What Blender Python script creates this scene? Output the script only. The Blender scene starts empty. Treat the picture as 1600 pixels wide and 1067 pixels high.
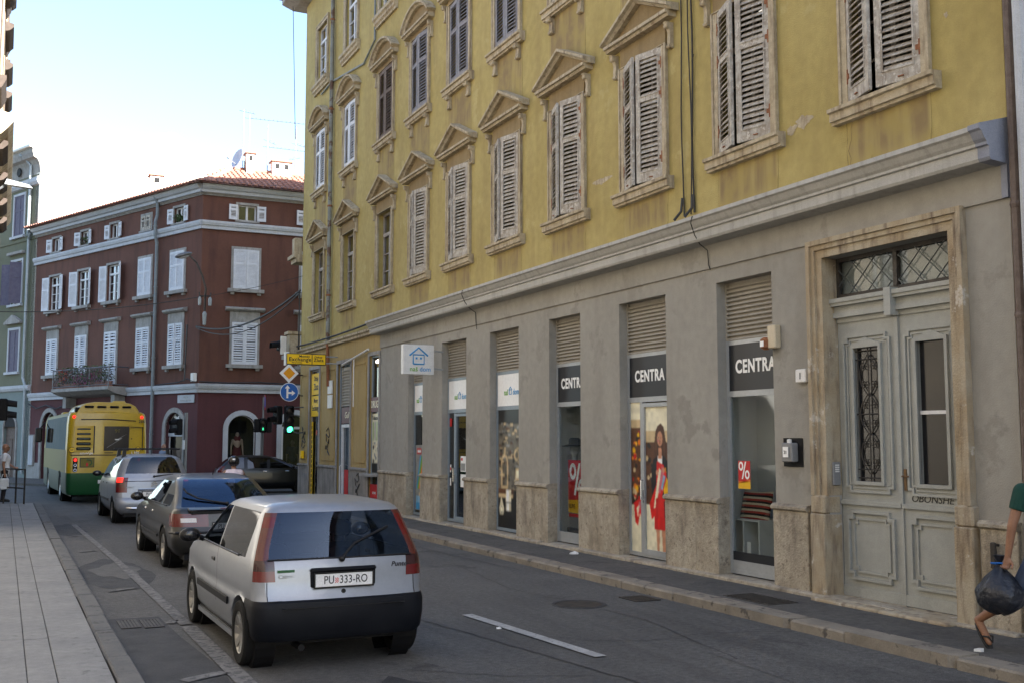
import bpy, bmesh, math, random
from mathutils import Vector, Matrix
random.seed(7)
R = math.radians
SC = bpy.context.scene
COL = SC.collection

# ---------------------------------------------------------------- camera, sky, sun, exposure
cam_d = bpy.data.cameras.new('camera'); cam = bpy.data.objects.new('camera', cam_d); COL.objects.link(cam)
cam_d.sensor_width = 36.0; cam_d.lens = 1654/1600*36; cam_d.clip_start = 0.05; cam_d.clip_end = 2000
cam.location = (0, 0, 2.0)
cam.rotation_euler = (R(90+5.23), 0, R(-25.58))
SC.camera = cam
SUN_EL, SUN_AZ = 33.0, 150.0          # azimuth clockwise from +Y: the sun stands behind the camera to the right, hidden by the yellow house
W = bpy.data.worlds.new('World'); SC.world = W; W.use_nodes = True
nt = W.node_tree; nt.nodes.clear()
sky = nt.nodes.new('ShaderNodeTexSky'); sky.sky_type = 'NISHITA'; sky.sun_disc = False
sky.sun_elevation = R(SUN_EL); sky.sun_rotation = R(SUN_AZ); sky.air_density = 1.0; sky.dust_density = 1.3; sky.ozone_density = 1.0
bg = nt.nodes.new('ShaderNodeBackground'); bg.inputs['Strength'].default_value = 0.075
wo = nt.nodes.new('ShaderNodeOutputWorld')
nt.links.new(sky.outputs[0], bg.inputs[0]); nt.links.new(bg.outputs[0], wo.inputs[0])
sd = bpy.data.lights.new('sun', 'SUN'); sd.energy = 5.0; sd.angle = R(0.5); sd.color = (1.0, .95, .87)
so = bpy.data.objects.new('sun', sd); COL.objects.link(so); so.location = (30, -10, 40)
sdir = Vector((math.sin(R(SUN_AZ))*math.cos(R(SUN_EL)), math.cos(R(SUN_AZ))*math.cos(R(SUN_EL)), math.sin(R(SUN_EL))))
so.rotation_euler = (-sdir).to_track_quat('-Z', 'Y').to_euler()
VS = SC.view_settings; VS.view_transform = 'Standard'; VS.look = 'None'; VS.gamma = 1.0; VS.use_curve_mapping = False
VS.exposure = 2.6
SC.cycles.use_denoising = True; SC.cycles.max_bounces = 8; SC.cycles.transparent_max_bounces = 12
SC.cycles.caustics_reflective = False; SC.cycles.caustics_refractive = False; SC.cycles.sample_clamp_indirect = 6

# ---------------------------------------------------------------- mesh helpers
class MB:
    def __init__(s): s.v = []; s.f = []; s.m = []
    def add(s, vs, fs, mi=0):
        b = len(s.v); s.v += [tuple(v) for v in vs]
        for f in fs: s.f.append([b+i for i in f]); s.m.append(mi)
        return s
    def box(s, x0, y0, z0, x1, y1, z1, mi=0):
        return s.add([(x0,y0,z0),(x1,y0,z0),(x1,y1,z0),(x0,y1,z0),(x0,y0,z1),(x1,y0,z1),(x1,y1,z1),(x0,y1,z1)],
              [(0,3,2,1),(4,5,6,7),(0,1,5,4),(1,2,6,5),(2,3,7,6),(3,0,4,7)], mi)
    def cbox(s, x0, y0, z0, x1, y1, z1, c=.01, mi=0):       # box with chamfered edges all round
        vs = []
        for z, d in ((z0,c),(z0+c,0),(z1-c,0),(z1,c)):
            for (x,y) in ((x0+d+c,y0+d),(x1-d-c,y0+d),(x1-d,y0+d+c),(x1-d,y1-d-c),(x1-d-c,y1-d),(x0+d+c,y1-d),(x0+d,y1-d-c),(x0+d,y0+d+c)):
                vs.append((x,y,z))
        fs = [tuple(range(7,-1,-1)), tuple(range(24,32))]
        for k in range(3):
            for i in range(8): fs.append((k*8+i, k*8+(i+1)%8, k*8+8+(i+1)%8, k*8+8+i))
        return s.add(vs, fs, mi)
    def prism(s, pts, a, b, axis='y', mi=0):
        n = len(pts)
        def P(p, t): return (p[0],t,p[1]) if axis=='y' else ((t,p[0],p[1]) if axis=='x' else (p[0],p[1],t))
        vs = [P(p,a) for p in pts]+[P(p,b) for p in pts]
        fs = [tuple(range(n)), tuple(range(2*n-1,n-1,-1))]+[(i,i+n,(i+1)%n+n,(i+1)%n) for i in range(n)]
        return s.add(vs, fs, mi)
    def quad(s, a, b, c, d, mi=0): return s.add([a,b,c,d], [(0,1,2,3)], mi)
    def poly(s, pts, mi=0): return s.add(pts, [tuple(range(len(pts)))], mi)
    def tube(s, pts, r, n=8, mi=0, cap=True):
        pts = [Vector(p) for p in pts]; rs = r if isinstance(r,(list,tuple)) else [r]*len(pts)
        vs = []; up = None
        for i, p in enumerate(pts):
            t = (pts[min(i+1,len(pts)-1)]-pts[max(i-1,0)]).normalized()
            if up is None: up = Vector((0,0,1)) if abs(t.z) < .9 else Vector((1,0,0))
            a = t.cross(up)
            if a.length < 1e-4: a = t.cross(Vector((0,1,0)))
            a.normalize(); b = a.cross(t); up = b
            for k in range(n):
                an = 2*math.pi*k/n; vs.append(p+(a*math.cos(an)+b*math.sin(an))*rs[i])
        fs = []
        for i in range(len(pts)-1):
            for k in range(n): fs.append((i*n+k, i*n+(k+1)%n, (i+1)*n+(k+1)%n, (i+1)*n+k))
        if cap: fs += [tuple(range(n-1,-1,-1)), tuple(range((len(pts)-1)*n, len(pts)*n))]
        return s.add(vs, fs, mi)
    def lathe(s, prof, c=(0,0,0), n=24, axis='z', mi=0):
        vs = []; m = len(prof)
        for k in range(n):
            a = 2*math.pi*k/n
            for (r,h) in prof:
                x, y = r*math.cos(a), r*math.sin(a)
                p = (x,y,h) if axis=='z' else ((h,x,y) if axis=='x' else (y,h,x))
                vs.append((p[0]+c[0],p[1]+c[1],p[2]+c[2]))
        fs = []
        for k in range(n):
            for i in range(m-1):
                fs.append((k*m+i, ((k+1)%n)*m+i, ((k+1)%n)*m+i+1, k*m+i+1))
        return s.add(vs, fs, mi)
    def ball(s, c, r, n=12, m=8, mi=0, rot=None):
        rx, ry, rz = (r,r,r) if not isinstance(r,(tuple,list)) else r
        vs = []
        for j in range(m+1):
            ph = math.pi*j/m-math.pi/2
            for k in range(n):
                a = 2*math.pi*k/n
                p = Vector((rx*math.cos(ph)*math.cos(a), ry*math.cos(ph)*math.sin(a), rz*math.sin(ph)))
                if rot: p = rot @ p
                vs.append(p+Vector(c))
        fs = [(j*n+k, j*n+(k+1)%n, (j+1)*n+(k+1)%n, (j+1)*n+k) for j in range(m) for k in range(n)]
        return s.add(vs, fs, mi)
    def mesh(s, name, mats, smooth=False, angle=40, merge=False):
        me = bpy.data.meshes.new(name); me.from_pydata(s.v, [], s.f)
        for mt in (mats if isinstance(mats,(list,tuple)) else [mats]): me.materials.append(MAT[mt] if isinstance(mt,str) else mt)
        if any(s.m): me.polygons.foreach_set('material_index', s.m)
        if merge:
            bm = bmesh.new(); bm.from_mesh(me); bmesh.ops.remove_doubles(bm, verts=bm.verts, dist=1e-4)
            bmesh.ops.dissolve_degenerate(bm, dist=1e-5, edges=bm.edges); bm.to_mesh(me); bm.free()
        bm = bmesh.new(); bm.from_mesh(me); bmesh.ops.recalc_face_normals(bm, faces=bm.faces); bm.to_mesh(me); bm.free()
        if smooth:
            me.polygons.foreach_set('use_smooth', [True]*len(me.polygons)); me.set_sharp_from_angle(angle=R(angle))
        me.update(); return me
MAT = {}
def ob(name, me, parent=None, loc=(0,0,0), rz=0, rot=None, stuff=False):
    o = bpy.data.objects.new(name, me); COL.objects.link(o); o.parent = parent
    o.location = loc; o.rotation_euler = rot if rot else (0,0,rz)
    if stuff: o['kind'] = 'stuff'
    return o
def bld(name, mb, mats, parent=None, loc=(0,0,0), rz=0, smooth=False, angle=40, rot=None, stuff=False, merge=False):
    return ob(name, mb.mesh(name, mats, smooth, angle, merge), parent, loc, rz, rot, stuff)
def tag(o, label, cat, group=None):
    o['label'] = label; o['category'] = cat
    if group: o['group'] = group
    return o
def thing(name, label, cat, loc=(0,0,0), rz=0, group=None):
    o = ob(name, None, None, loc, rz); o.empty_display_size = .2
    return tag(o, label, cat, group)
def struct(name, mb, mats, **k):
    o = bld(name, mb, mats, **k); o['kind'] = 'structure'; return o
def copy_tree(o, parent=None, loc=None, rz=None):
    c = o.copy(); COL.objects.link(c); c.parent = parent
    if loc is not None: c.location = loc
    if rz is not None: c.rotation_euler = (0,0,rz)
    for ch in list(o.children): copy_tree(ch, c)
    return c
def wallgrid(mb, x0, x1, z0, z1, ops, y=0, depth=.25, mi=0, mr=None):
    """a wall sheet in the xz plane with openings (x0,x1,z0,z1) and their reveals"""
    xs = sorted({x0,x1,*[o[0] for o in ops],*[o[1] for o in ops]}); zs = sorted({z0,z1,*[o[2] for o in ops],*[o[3] for o in ops]})
    for i in range(len(xs)-1):
        for j in range(len(zs)-1):
            cx, cz = (xs[i]+xs[i+1])/2, (zs[j]+zs[j+1])/2
            if any(o[0]<cx<o[1] and o[2]<cz<o[3] for o in ops): continue
            mb.quad((xs[i],y,zs[j]),(xs[i+1],y,zs[j]),(xs[i+1],y,zs[j+1]),(xs[i],y,zs[j+1]), mi)
    mr = mi if mr is None else mr
    for (a,b,c,d) in ops:
        e = y+depth
        mb.quad((a,y,c),(a,y,d),(a,e,d),(a,e,c),mr); mb.quad((b,y,d),(b,y,c),(b,e,c),(b,e,d),mr)
        mb.quad((a,y,d),(b,y,d),(b,e,d),(a,e,d),mr); mb.quad((b,y,c),(a,y,c),(a,e,c),(b,e,c),mr)
    return mb
_txt = {}
def text_mesh(s, size, mat, depth=.004, bold=0, sx=1.0, align='CENTER', shear=0):
    """lettering as a mesh that stands in the xz plane and faces -y"""
    cu = bpy.data.curves.new('lettering','FONT'); cu.body = s; cu.size = size; cu.align_x = align; cu.align_y = 'CENTER'
    cu.extrude = depth/2; cu.offset = bold*size; cu.resolution_u = 4; cu.shear = shear; cu.space_character = 1+bold*4
    o = bpy.data.objects.new('lettering', cu); COL.objects.link(o)
    bpy.context.view_layer.update()
    me = bpy.data.meshes.new_from_object(o.evaluated_get(bpy.context.evaluated_depsgraph_get()))
    bpy.data.objects.remove(o); bpy.data.curves.remove(cu)
    me.transform(Matrix(((sx,0,0,0),(0,0,-1,0),(0,1,0,0),(0,0,0,1))))
    me.materials.clear(); me.materials.append(MAT[mat]); me.name = 'lettering'
    return me
def text(s, size, mat, parent, loc, **k):
    rz = k.pop('rz', 0); return ob('lettering', text_mesh(s,size,mat,**k), parent, loc, rz)

# ---------------------------------------------------------------- materials (all procedural, in world position)
def N(nt, t, **k):
    n = nt.nodes.new(t)
    for a, b in k.items(): setattr(n, a, b)
    return n
def M(name, c, c2=None, sc=2.5, rough=.75, metal=0, bump=0, bsc=70, streak=None, sk=.5, spots=None, sps=9, spt=.62, rng=(.35,.65), spec=.5, coat=0, fine=.12, ssc=(7,7,.45), emit=0, mott=.05, msc=13):
    """base colour c drifting to c2, fine speckle, vertical streaks of colour `streak`, patches of colour `spots`, noise relief"""
    m = bpy.data.materials.new(name); m.use_nodes = True; nt = m.node_tree; L = nt.links.new
    b = nt.nodes['Principled BSDF']; b.inputs['Roughness'].default_value = rough; b.inputs['Metallic'].default_value = metal
    b.inputs['Specular IOR Level'].default_value = spec; b.inputs['Coat Weight'].default_value = coat; b.inputs['Coat Roughness'].default_value = .06
    pos = N(nt,'ShaderNodeNewGeometry').outputs['Position']
    def noise(scale, det=5, vec=None, rg=.55):
        n = N(nt,'ShaderNodeTexNoise'); n.inputs['Scale'].default_value = scale; n.inputs['Detail'].default_value = det; n.inputs['Roughness'].default_value = rg
        L(vec or pos, n.inputs['Vector']); return n.outputs['Fac']
    def ramp(f, a, bb):
        r = N(nt,'ShaderNodeMapRange'); r.inputs['From Min'].default_value = a; r.inputs['From Max'].default_value = bb; L(f, r.inputs['Value']); return r.outputs[0]
    def mix(f, A, B, mode='MIX'):
        x = N(nt,'ShaderNodeMix', data_type='RGBA', blend_type=mode)
        if isinstance(f,(int,float)): x.inputs[0].default_value = f
        else: L(f, x.inputs[0])
        for i, q in ((6,A),(7,B)):
            if isinstance(q,tuple): x.inputs[i].default_value = (*q,1)
            else: L(q, x.inputs[i])
        return x.outputs[2]
    out = mix(ramp(noise(sc),*rng), c, c2) if c2 else c
    if streak:
        mp = N(nt,'ShaderNodeVectorMath', operation='MULTIPLY'); mp.inputs[1].default_value = ssc; L(pos, mp.inputs[0])
        f = noise(1.0, 4, mp.outputs[0]); r = ramp(f, .5, .72)
        mm = N(nt,'ShaderNodeMath', operation='MULTIPLY'); L(r, mm.inputs[0]); mm.inputs[1].default_value = sk
        out = mix(mm.outputs[0], out, streak)
    if spots:
        out = mix(ramp(noise(sps, 6, None, .65), spt, spt+.05), out, spots)
    for fs_, fine in (((90,fine),(msc,mott)) if fine else ()):
        v = N(nt,'ShaderNodeMapRange'); L(noise(fs_,4), v.inputs['Value']); v.inputs['From Min'].default_value = .3; v.inputs['From Max'].default_value = .7
        v.inputs['To Min'].default_value = 1-fine; v.inputs['To Max'].default_value = 1+fine
        h = N(nt,'ShaderNodeVectorMath', operation='MULTIPLY')
        if isinstance(out,tuple): h.inputs[0].default_value = out
        else: L(out, h.inputs[0])
        cb = N(nt,'ShaderNodeCombineXYZ'); [L(v.outputs[0], cb.inputs[i]) for i in range(3)]
        L(cb.outputs[0], h.inputs[1]); out = h.outputs[0]
    if isinstance(out,tuple): b.inputs['Base Color'].default_value = (*out,1)
    else: L(out, b.inputs['Base Color'])
    if bump:
        bu = N(nt,'ShaderNodeBump'); bu.inputs['Strength'].default_value = bump; bu.inputs['Distance'].default_value = .02
        L(noise(bsc, 6), bu.inputs['Height']); L(bu.outputs[0], b.inputs['Normal'])
    if emit:
        b.inputs['Emission Color'].default_value = (*c,1); b.inputs['Emission Strength'].default_value = emit
    MAT[name] = m; return m
def GLASS(name, tint=(.25,.28,.3), ior=1.5, rough=.01, base=.0, gl=(.95,.97,1)):
    m = bpy.data.materials.new(name); m.use_nodes = True; nt = m.node_tree; L = nt.links.new; nt.nodes.clear()
    o = N(nt,'ShaderNodeOutputMaterial'); mx = N(nt,'ShaderNodeMixShader'); t = N(nt,'ShaderNodeBsdfTransparent'); g = N(nt,'ShaderNodeBsdfGlossy')
    fr = N(nt,'ShaderNodeFresnel'); gm_ = N(nt,'ShaderNodeNewGeometry'); im = N(nt,'ShaderNodeMix'); im.inputs[2].default_value = ior; im.inputs[3].default_value = 1/ior; L(gm_.outputs['Backfacing'], im.inputs[0]); L(im.outputs[0], fr.inputs['IOR']); t.inputs[0].default_value = (*tint,1); g.inputs['Roughness'].default_value = rough
    g.inputs['Color'].default_value = (*gl,1)
    ad = N(nt,'ShaderNodeMath', operation='ADD', use_clamp=True); L(fr.outputs[0], ad.inputs[0]); ad.inputs[1].default_value = base
    L(ad.outputs[0], mx.inputs[0]); L(t.outputs[0], mx.inputs[1]); L(g.outputs[0], mx.inputs[2]); L(mx.outputs[0], o.inputs[0]); MAT[name] = m; return m
def E_srgb(h):
    return tuple((lambda c: c/12.92 if c <= .04045 else ((c+.055)/1.055)**2.4)(int(h[i:i+2],16)/255) for i in (0,2,4))
# ground
M('asphalt', (.082,.080,.077), (.108,.105,.100), sc=.7, rough=.8, bump=.6, bsc=110, streak=(.052,.051,.050), sk=.65, ssc=(1.9,.16,1), spots=(.058,.057,.056), sps=.8, spt=.6, fine=.5, mott=.28, msc=16)
M('asphalt_dark', (.022,.023,.026), (.046,.047,.05), sc=3, rough=.75, bump=.5, bsc=120, fine=.3)
M('asphalt_grey', (.088,.087,.085), (.115,.113,.108), sc=4, rough=.85, bump=.4, bsc=120, fine=.25)
M('pavement_asphalt', (.072,.068,.063), (.098,.092,.084), sc=1.2, rough=.85, bump=.5, bsc=140, fine=.4, mott=.25, spots=(.05,.048,.045), sps=2.2, spt=.58)
M('kerb', (.19,.165,.13), (.27,.235,.185), sc=3, rough=.85, bump=.5, bsc=40, spots=(.10,.088,.075), sps=5, spt=.58)
M('slab', (.20,.202,.20), (.25,.248,.24), sc=1.6, rough=.8, bump=.25, bsc=60, spots=(.15,.152,.15), sps=4, spt=.62, mott=.12)
M('kerb_grey', (.10,.102,.102), (.14,.138,.132), sc=3, rough=.85, bump=.5, bsc=40, spots=(.06,.06,.06), sps=5, spt=.58)
M('joint', (.05,.05,.05), rough=.9)
M('road_paint', (.42,.42,.41), (.30,.30,.295), sc=6, rough=.8, spots=(.11,.11,.11), sps=22, spt=.6)
M('road_paint_worn', (.20,.195,.19), (.12,.12,.118), sc=9, rough=.85, spots=(.075,.075,.077), sps=14, spt=.5)
M('iron', (.045,.042,.04), (.075,.065,.055), sc=8, rough=.6, metal=.6, bump=.3)
# yellow house
M('yellow_wall', (.362,.282,.092), (.425,.342,.128), sc=.75, rng=(.3,.7), rough=.9, bump=.35, bsc=55, mott=.08, msc=6, streak=(.29,.215,.08), sk=.5, fine=.09, ssc=(2.6,2.6,.4), spots=(.43,.35,.14), sps=1.3, spt=.60)
M('ochre_wall', (.36,.25,.085), (.42,.31,.13), sc=.8, rough=.9, bump=.3, bsc=55, streak=(.22,.16,.09), sk=.55, fine=.09)
M('grey_wall', (.29,.275,.24), (.345,.328,.288), sc=.6, rng=(.3,.7), rough=.88, bump=.22, bsc=60, spots=(.268,.253,.22), sps=1.2, spt=.57, mott=.07, msc=7, streak=(.23,.215,.185), sk=.5, fine=.06, ssc=(1.7,1.7,.35))
M('cornice_paint', (.40,.395,.37), (.45,.44,.41), sc=1.4, rough=.8, bump=.2, streak=(.24,.225,.2), sk=.5, ssc=(9,9,1.2))
M('blue_grey', (.22,.235,.29), (.26,.275,.32), sc=3, rough=.8, bump=.2)
M('stone', (.38,.31,.20), (.47,.40,.28), sc=3.5, rough=.85, bump=.4, bsc=45, mott=.15, streak=(.17,.12,.075), sk=.85, ssc=(11,11,1.3))
M('stone_door', (.43,.37,.27), (.36,.28,.175), sc=2.2, rough=.85, bump=.6, bsc=40, streak=(.14,.10,.07), sk=.9, ssc=(10,10,1.6), spots=(.55,.5,.42), sps=3.5, spt=.62)
M('plinth', (.33,.28,.205), (.45,.395,.305), sc=2.5, rough=.9, bump=.9, bsc=38, streak=(.15,.125,.1), sk=.8, ssc=(4,4,1.1), spots=(.24,.20,.15), sps=15, spt=.58, fine=.2, mott=.15)
M('plinth_grey', (.22,.205,.185), (.30,.28,.25), sc=2.5, rough=.9, bump=.8, bsc=40, streak=(.11,.10,.09), sk=.8, ssc=(5,5,1.1), fine=.2)
M('brown_plaster', (.235,.165,.075), (.275,.205,.105), sc=2, rough=.9, bump=.25, streak=(.17,.12,.06), sk=.5)
M('shutter_old', (.50,.47,.41), (.32,.275,.22), sc=9, rough=.75, bump=.5, bsc=50, streak=(.19,.15,.12), sk=.85, ssc=(30,30,2.2), spots=(.54,.50,.43), sps=15, spt=.55)
M('shutter_blue', (.27,.27,.30), (.21,.20,.21), sc=9, rough=.75, bump=.4, bsc=50, streak=(.15,.135,.13), sk=.8, ssc=(30,30,2.2))
M('shutter_brown', (.13,.095,.075), (.18,.14,.115), sc=9, rough=.8, bump=.5, streak=(.09,.06,.05), sk=.7, ssc=(30,30,2.2))
M('shutter_white', (.66,.68,.72), (.58,.60,.64), sc=5, rough=.6)
M('rust', (.30,.12,.05), (.2,.08,.04), sc=30, rough=.9, bump=.4)
M('shaded_brown', (.05,.035,.027), (.07,.05,.04), sc=9, rough=.8)  # brown darkened to imitate shaded sills, hoods and shutters of the cream house
M('window_wood', (.30,.265,.225), (.40,.37,.33), sc=7, rough=.7, streak=(.18,.14,.11), sk=.7, ssc=(25,25,2))
M('brass_old', (.16,.09,.035), (.10,.06,.03), sc=12, rough=.5, metal=.5)
M('white_paint', (.72,.72,.72), (.64,.64,.64), sc=5, rough=.5)
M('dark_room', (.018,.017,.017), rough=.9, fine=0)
M('room_grey', (.45,.46,.46), rough=.9, fine=0)
M('room_wall', (.72,.72,.70), rough=.9, fine=0)
M('door_paint', (.32,.33,.305), (.365,.37,.34), sc=2.5, rough=.6, bump=.12, bsc=40, streak=(.25,.25,.215), sk=.3, ssc=(4,4,.8))
M('louvre', (.34,.31,.255), (.38,.35,.29), sc=4, rough=.6)
M('alu', (.36,.38,.39), (.40,.42,.43), sc=3, rough=.45, metal=.3)
M('alu_blue', (.27,.32,.36), rough=.45, metal=.2)
M('lead', (.09,.1,.1), rough=.5, metal=.5)
M('black', (.006,.006,.007), rough=.6, fine=0, spec=.2)
M('black_gloss', (.012,.012,.014), rough=.15, fine=0)
M('cable', (.02,.02,.02), rough=.6, fine=0)
M('cream_plastic', (.55,.47,.33), rough=.45)
M('white_plastic', (.72,.71,.68), rough=.4)
M('grey_plastic', (.22,.22,.22), rough=.5)
GLASS('glass', (.82,.85,.85), 1.5)
GLASS('glass_dark', (.30,.32,.33), 1.55, base=.05)
GLASS('window_glass', (.16,.17,.18), 1.6, base=.22)
GLASS('car_glass', (.22,.25,.28), 1.45, base=.0); GLASS('car_glass_rear', (.30,.37,.48), 1.5, base=.01, gl=(.48,.66,.95))  # rear glass: blue tint imitates the sky's reflection
GLASS('car_glass_dark', (.09,.10,.11), 1.5, base=.03)
# flat print
PRINT = {}
for n_, h_ in dict(print_navy='10151d', print_white='f4f4f2', print_blue='2f8fc8', print_green='6aa72e', print_red='c21a1a', print_red2='d8211c', print_yellow='e8b312', sign_yellow='f0c400',
     print_orange='e07a18', print_skin='c98f6e', print_hair='4a2a1a', print_brown='5c3a24', print_tan='cbb48a', print_cream='e9e2c4', print_jacket='14151f', print_grey='8d8f8c', print_dark='1d1c1b',
     print_pink='c96a78', print_lightblue='86b8d8', sign_blue='1f63b4', sign_orange='f2a30a', print_black='0c0c0c', print_maroon='571a1c', print_wallstone='6d675a').items():
    M(n_, E_srgb(h_), rough=.45, fine=.03); PRINT[n_] = E_srgb(h_)
M('stripe_red', E_srgb('b2453a'), rough=.9); M('stripe_dark', E_srgb('2b2320'), rough=.9); M('stripe_cream', E_srgb('d8c9ae'), rough=.9)
# far houses
M('red_wall', (.105,.044,.029), (.14,.060,.041), sc=.7, rng=(.3,.7), rough=.9, bump=.25, bsc=50, streak=(.055,.024,.019), sk=.6, ssc=(2.4,2.4,.4), fine=.06)
M('maroon_wall', (.085,.027,.029), (.10,.034,.036), sc=.5, rough=.9, bump=.2, bsc=50, streak=(.06,.022,.024), sk=.4)
M('white_band', (.50,.52,.55), (.42,.44,.46), sc=1.2, rough=.8, streak=(.36,.36,.36), sk=.4)
M('grey_stone', (.28,.27,.25), (.36,.35,.33), sc=3, rough=.9, bump=.3, streak=(.16,.15,.14), sk=.6, ssc=(8,8,1.5))
M('green_wall', (.125,.13,.085), (.15,.155,.105), sc=.5, rough=.9, bump=.2, streak=(.16,.165,.09), sk=.4)
M('pale_green_wall', (.17,.21,.20), (.20,.24,.23), sc=.6, rough=.9, bump=.2)
M('purple_shutter', (.085,.075,.12), (.11,.10,.14), sc=6, rough=.7)
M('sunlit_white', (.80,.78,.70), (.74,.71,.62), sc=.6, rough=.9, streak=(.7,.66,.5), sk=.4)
M("row_wall", (.31,.27,.215), (.36,.315,.25), sc=.8, rough=.9, bump=.2)  # walls of the added left row, toned for the bounce light
M("cream_wall", (.44,.43,.40), (.50,.48,.45), sc=.8, rough=.9, bump=.2)
M('tile', (.27,.125,.09), (.34,.175,.13), sc=4, rough=.85, bump=.3, spots=(.19,.12,.10), sps=5, spt=.58)
M('chimney_plaster', (.62,.52,.45), (.68,.6,.54), sc=3, rough=.9)
M('zinc', (.27,.32,.34), (.33,.37,.39), sc=4, rough=.5, metal=.3)
M('pipe_grey', (.17,.20,.215), (.21,.24,.25), sc=4, rough=.55)
M('pipe_old', (.16,.16,.14), (.24,.26,.24), sc=2.5, rough=.7, spots=(.10,.055,.035), sps=2.2, spt=.55)
M('antenna', (.16,.17,.18), rough=.5, metal=.3)
M('dish', (.42,.47,.55), rough=.5)
M('leaf', (.05,.09,.03), (.09,.13,.05), sc=9, rough=.8)
M('leaf_dry', (.11,.10,.075), (.16,.13,.10), sc=9, rough=.9)
M('flower_red', (.32,.07,.04), rough=.8); M('flower_pink', (.30,.08,.17), rough=.8)
M('lamp_grey', (.13,.14,.15), rough=.4, metal=.4)
M('lamp_glass', (.5,.52,.55), rough=.2)
# vehicles
def PAINT(name, c, metal=.55, rough=.35):
    M(name, c, rough=rough, metal=metal, coat=.35, fine=.03)
PAINT('paint_silver', (.25,.27,.305), .35, .34); PAINT('paint_silver2', (.25,.27,.31), .35); PAINT('paint_grey', (.022,.021,.019), .35); M('paint_black', (.008,.008,.009), rough=.3, coat=.25, spec=.3)
M('bumper', (.006,.007,.010), (.009,.010,.013), sc=5, rough=.5, fine=.1, spec=.12)
M('tyre', (.009,.009,.009), rough=.85, bump=.2, spec=.2)
M('rim', (.38,.37,.35), rough=.35, metal=.8)
M('trim', (.008,.008,.009), rough=.45, spec=.3)
M('seat', (.03,.034,.045), rough=.9)
M('light_red', E_srgb('5c0809'), rough=.25, coat=.25); M('light_dark', E_srgb('2e0608'), rough=.25, coat=.25); M('light_amber', E_srgb('52201a'), rough=.25, coat=.25); M('light_clear', (.62,.58,.56), rough=.25, coat=.25)
M('brake_on', (.8,.02,.012), rough=.3, emit=.42)
M('plate_white', (.72,.72,.72), rough=.4); M('plate_ink', (.015,.015,.02), rough=.5)
M('chrome', (.7,.7,.7), rough=.12, metal=1)
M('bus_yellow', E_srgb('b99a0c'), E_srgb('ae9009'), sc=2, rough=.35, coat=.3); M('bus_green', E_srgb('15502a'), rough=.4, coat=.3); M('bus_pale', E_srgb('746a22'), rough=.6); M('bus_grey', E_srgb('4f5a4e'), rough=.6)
# lights and people
M('signal_green', (.05,1,.42), emit=1.3, fine=0); M('figure_green', (.05,.8,.35), emit=.35, fine=0); M('signal_off', (.03,.02,.02), rough=.3); M('lamp_lit', (1,.9,.75), emit=1.5, fine=0)
M('skin', (.42,.235,.155), (.36,.19,.12), sc=8, rough=.55); M('skin_tan', (.30,.15,.085), (.25,.12,.07), sc=8, rough=.55)
M('hair_dark', (.012,.010,.009), rough=.5); M('hair_grey', (.2,.19,.18), rough=.7)
M('cloth_white', (.72,.74,.78), rough=.9, bump=.2, bsc=25); M('cloth_dark', (.02,.021,.026), rough=.9, bump=.2, bsc=25); M('cloth_green', (.006,.045,.032), rough=.9, bump=.3, bsc=22)
M('cloth_blue', (.22,.27,.36), rough=.9); M('cloth_pink', (.70,.60,.64), rough=.9, bump=.2, bsc=25); M('denim', (.05,.07,.12), rough=.9)
M('bag_plastic', (.012,.014,.02), (.018,.02,.028), sc=10, rough=.38, bump=.8, bsc=18, fine=0); M('bag_white', (.62,.66,.68), rough=.4, bump=.8, bsc=14)
M('sole', (.015,.015,.015), rough=.7); M('mannequin_skin', (.5,.36,.28), rough=.4); M('dress_red', (.12,.015,.02), rough=.8); M('dress_green', (.14,.17,.07), (.03,.05,.03), sc=18, rough=.8, rng=(.48,.52))
M('dress_blue', (.02,.05,.13), rough=.8)
# ================================================================= the setting: road, pavements, sky is the world
PZ = .10
rd = MB().quad((-160,-60,0),(160,-60,0),(160,260,0),(-160,260,0))
road = struct('road', rd, 'asphalt')
def sheet(name, pts, mat, z, parent=road):
    return bld(name, MB().poly([(x,y,z) for x,y in pts]), mat, parent)
def blob(cx, cy, rx, ry, n=26, j=.18, seed=1):
    rr = random.Random(seed); ph = [rr.uniform(0,6.28) for _ in range(4)]
    return [(cx+rx*math.cos(a)*(1+j*math.sin(2*a+ph[0])+j*.7*math.sin(5*a+ph[1])+j*.4*math.sin(9*a+ph[2])), cy+ry*math.sin(a)*(1+j*math.sin(3*a+ph[3])+j*.6*math.sin(7*a+ph[1]))) for a in [2*math.pi*k/n for k in range(n)]]
# repaired strip of asphalt along the left kerb, with older patches
sheet('asphalt_patch', [(1.09,8.2),(1.72,8.2),(1.80,9.6),(1.70,11.3),(1.66,12.7),(1.09,12.75)], 'asphalt_dark', .004)
sheet('asphalt_patch', blob(1.55,17.0,.5,1.9,seed=3,j=.1), 'asphalt_dark', .004)
sheet('asphalt_patch', blob(1.62,17.3,.30,1.0,seed=8), 'asphalt_grey', .008)
sheet('asphalt_patch', blob(1.35,25.6,.38,1.7,seed=5,j=.12), 'asphalt_dark', .004)
sheet('asphalt_patch', blob(6.9,20.5,.6,1.5,seed=6), 'asphalt_dark', .004)
sheet('asphalt_patch', blob(5.4,17.5,.35,1.4,seed=11), 'asphalt_dark', .004)
sheet('asphalt_patch', [(1.6,28.3),(2.3,28.4),(2.25,31.6),(1.55,31.5)], 'asphalt_grey', .004)
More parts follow.
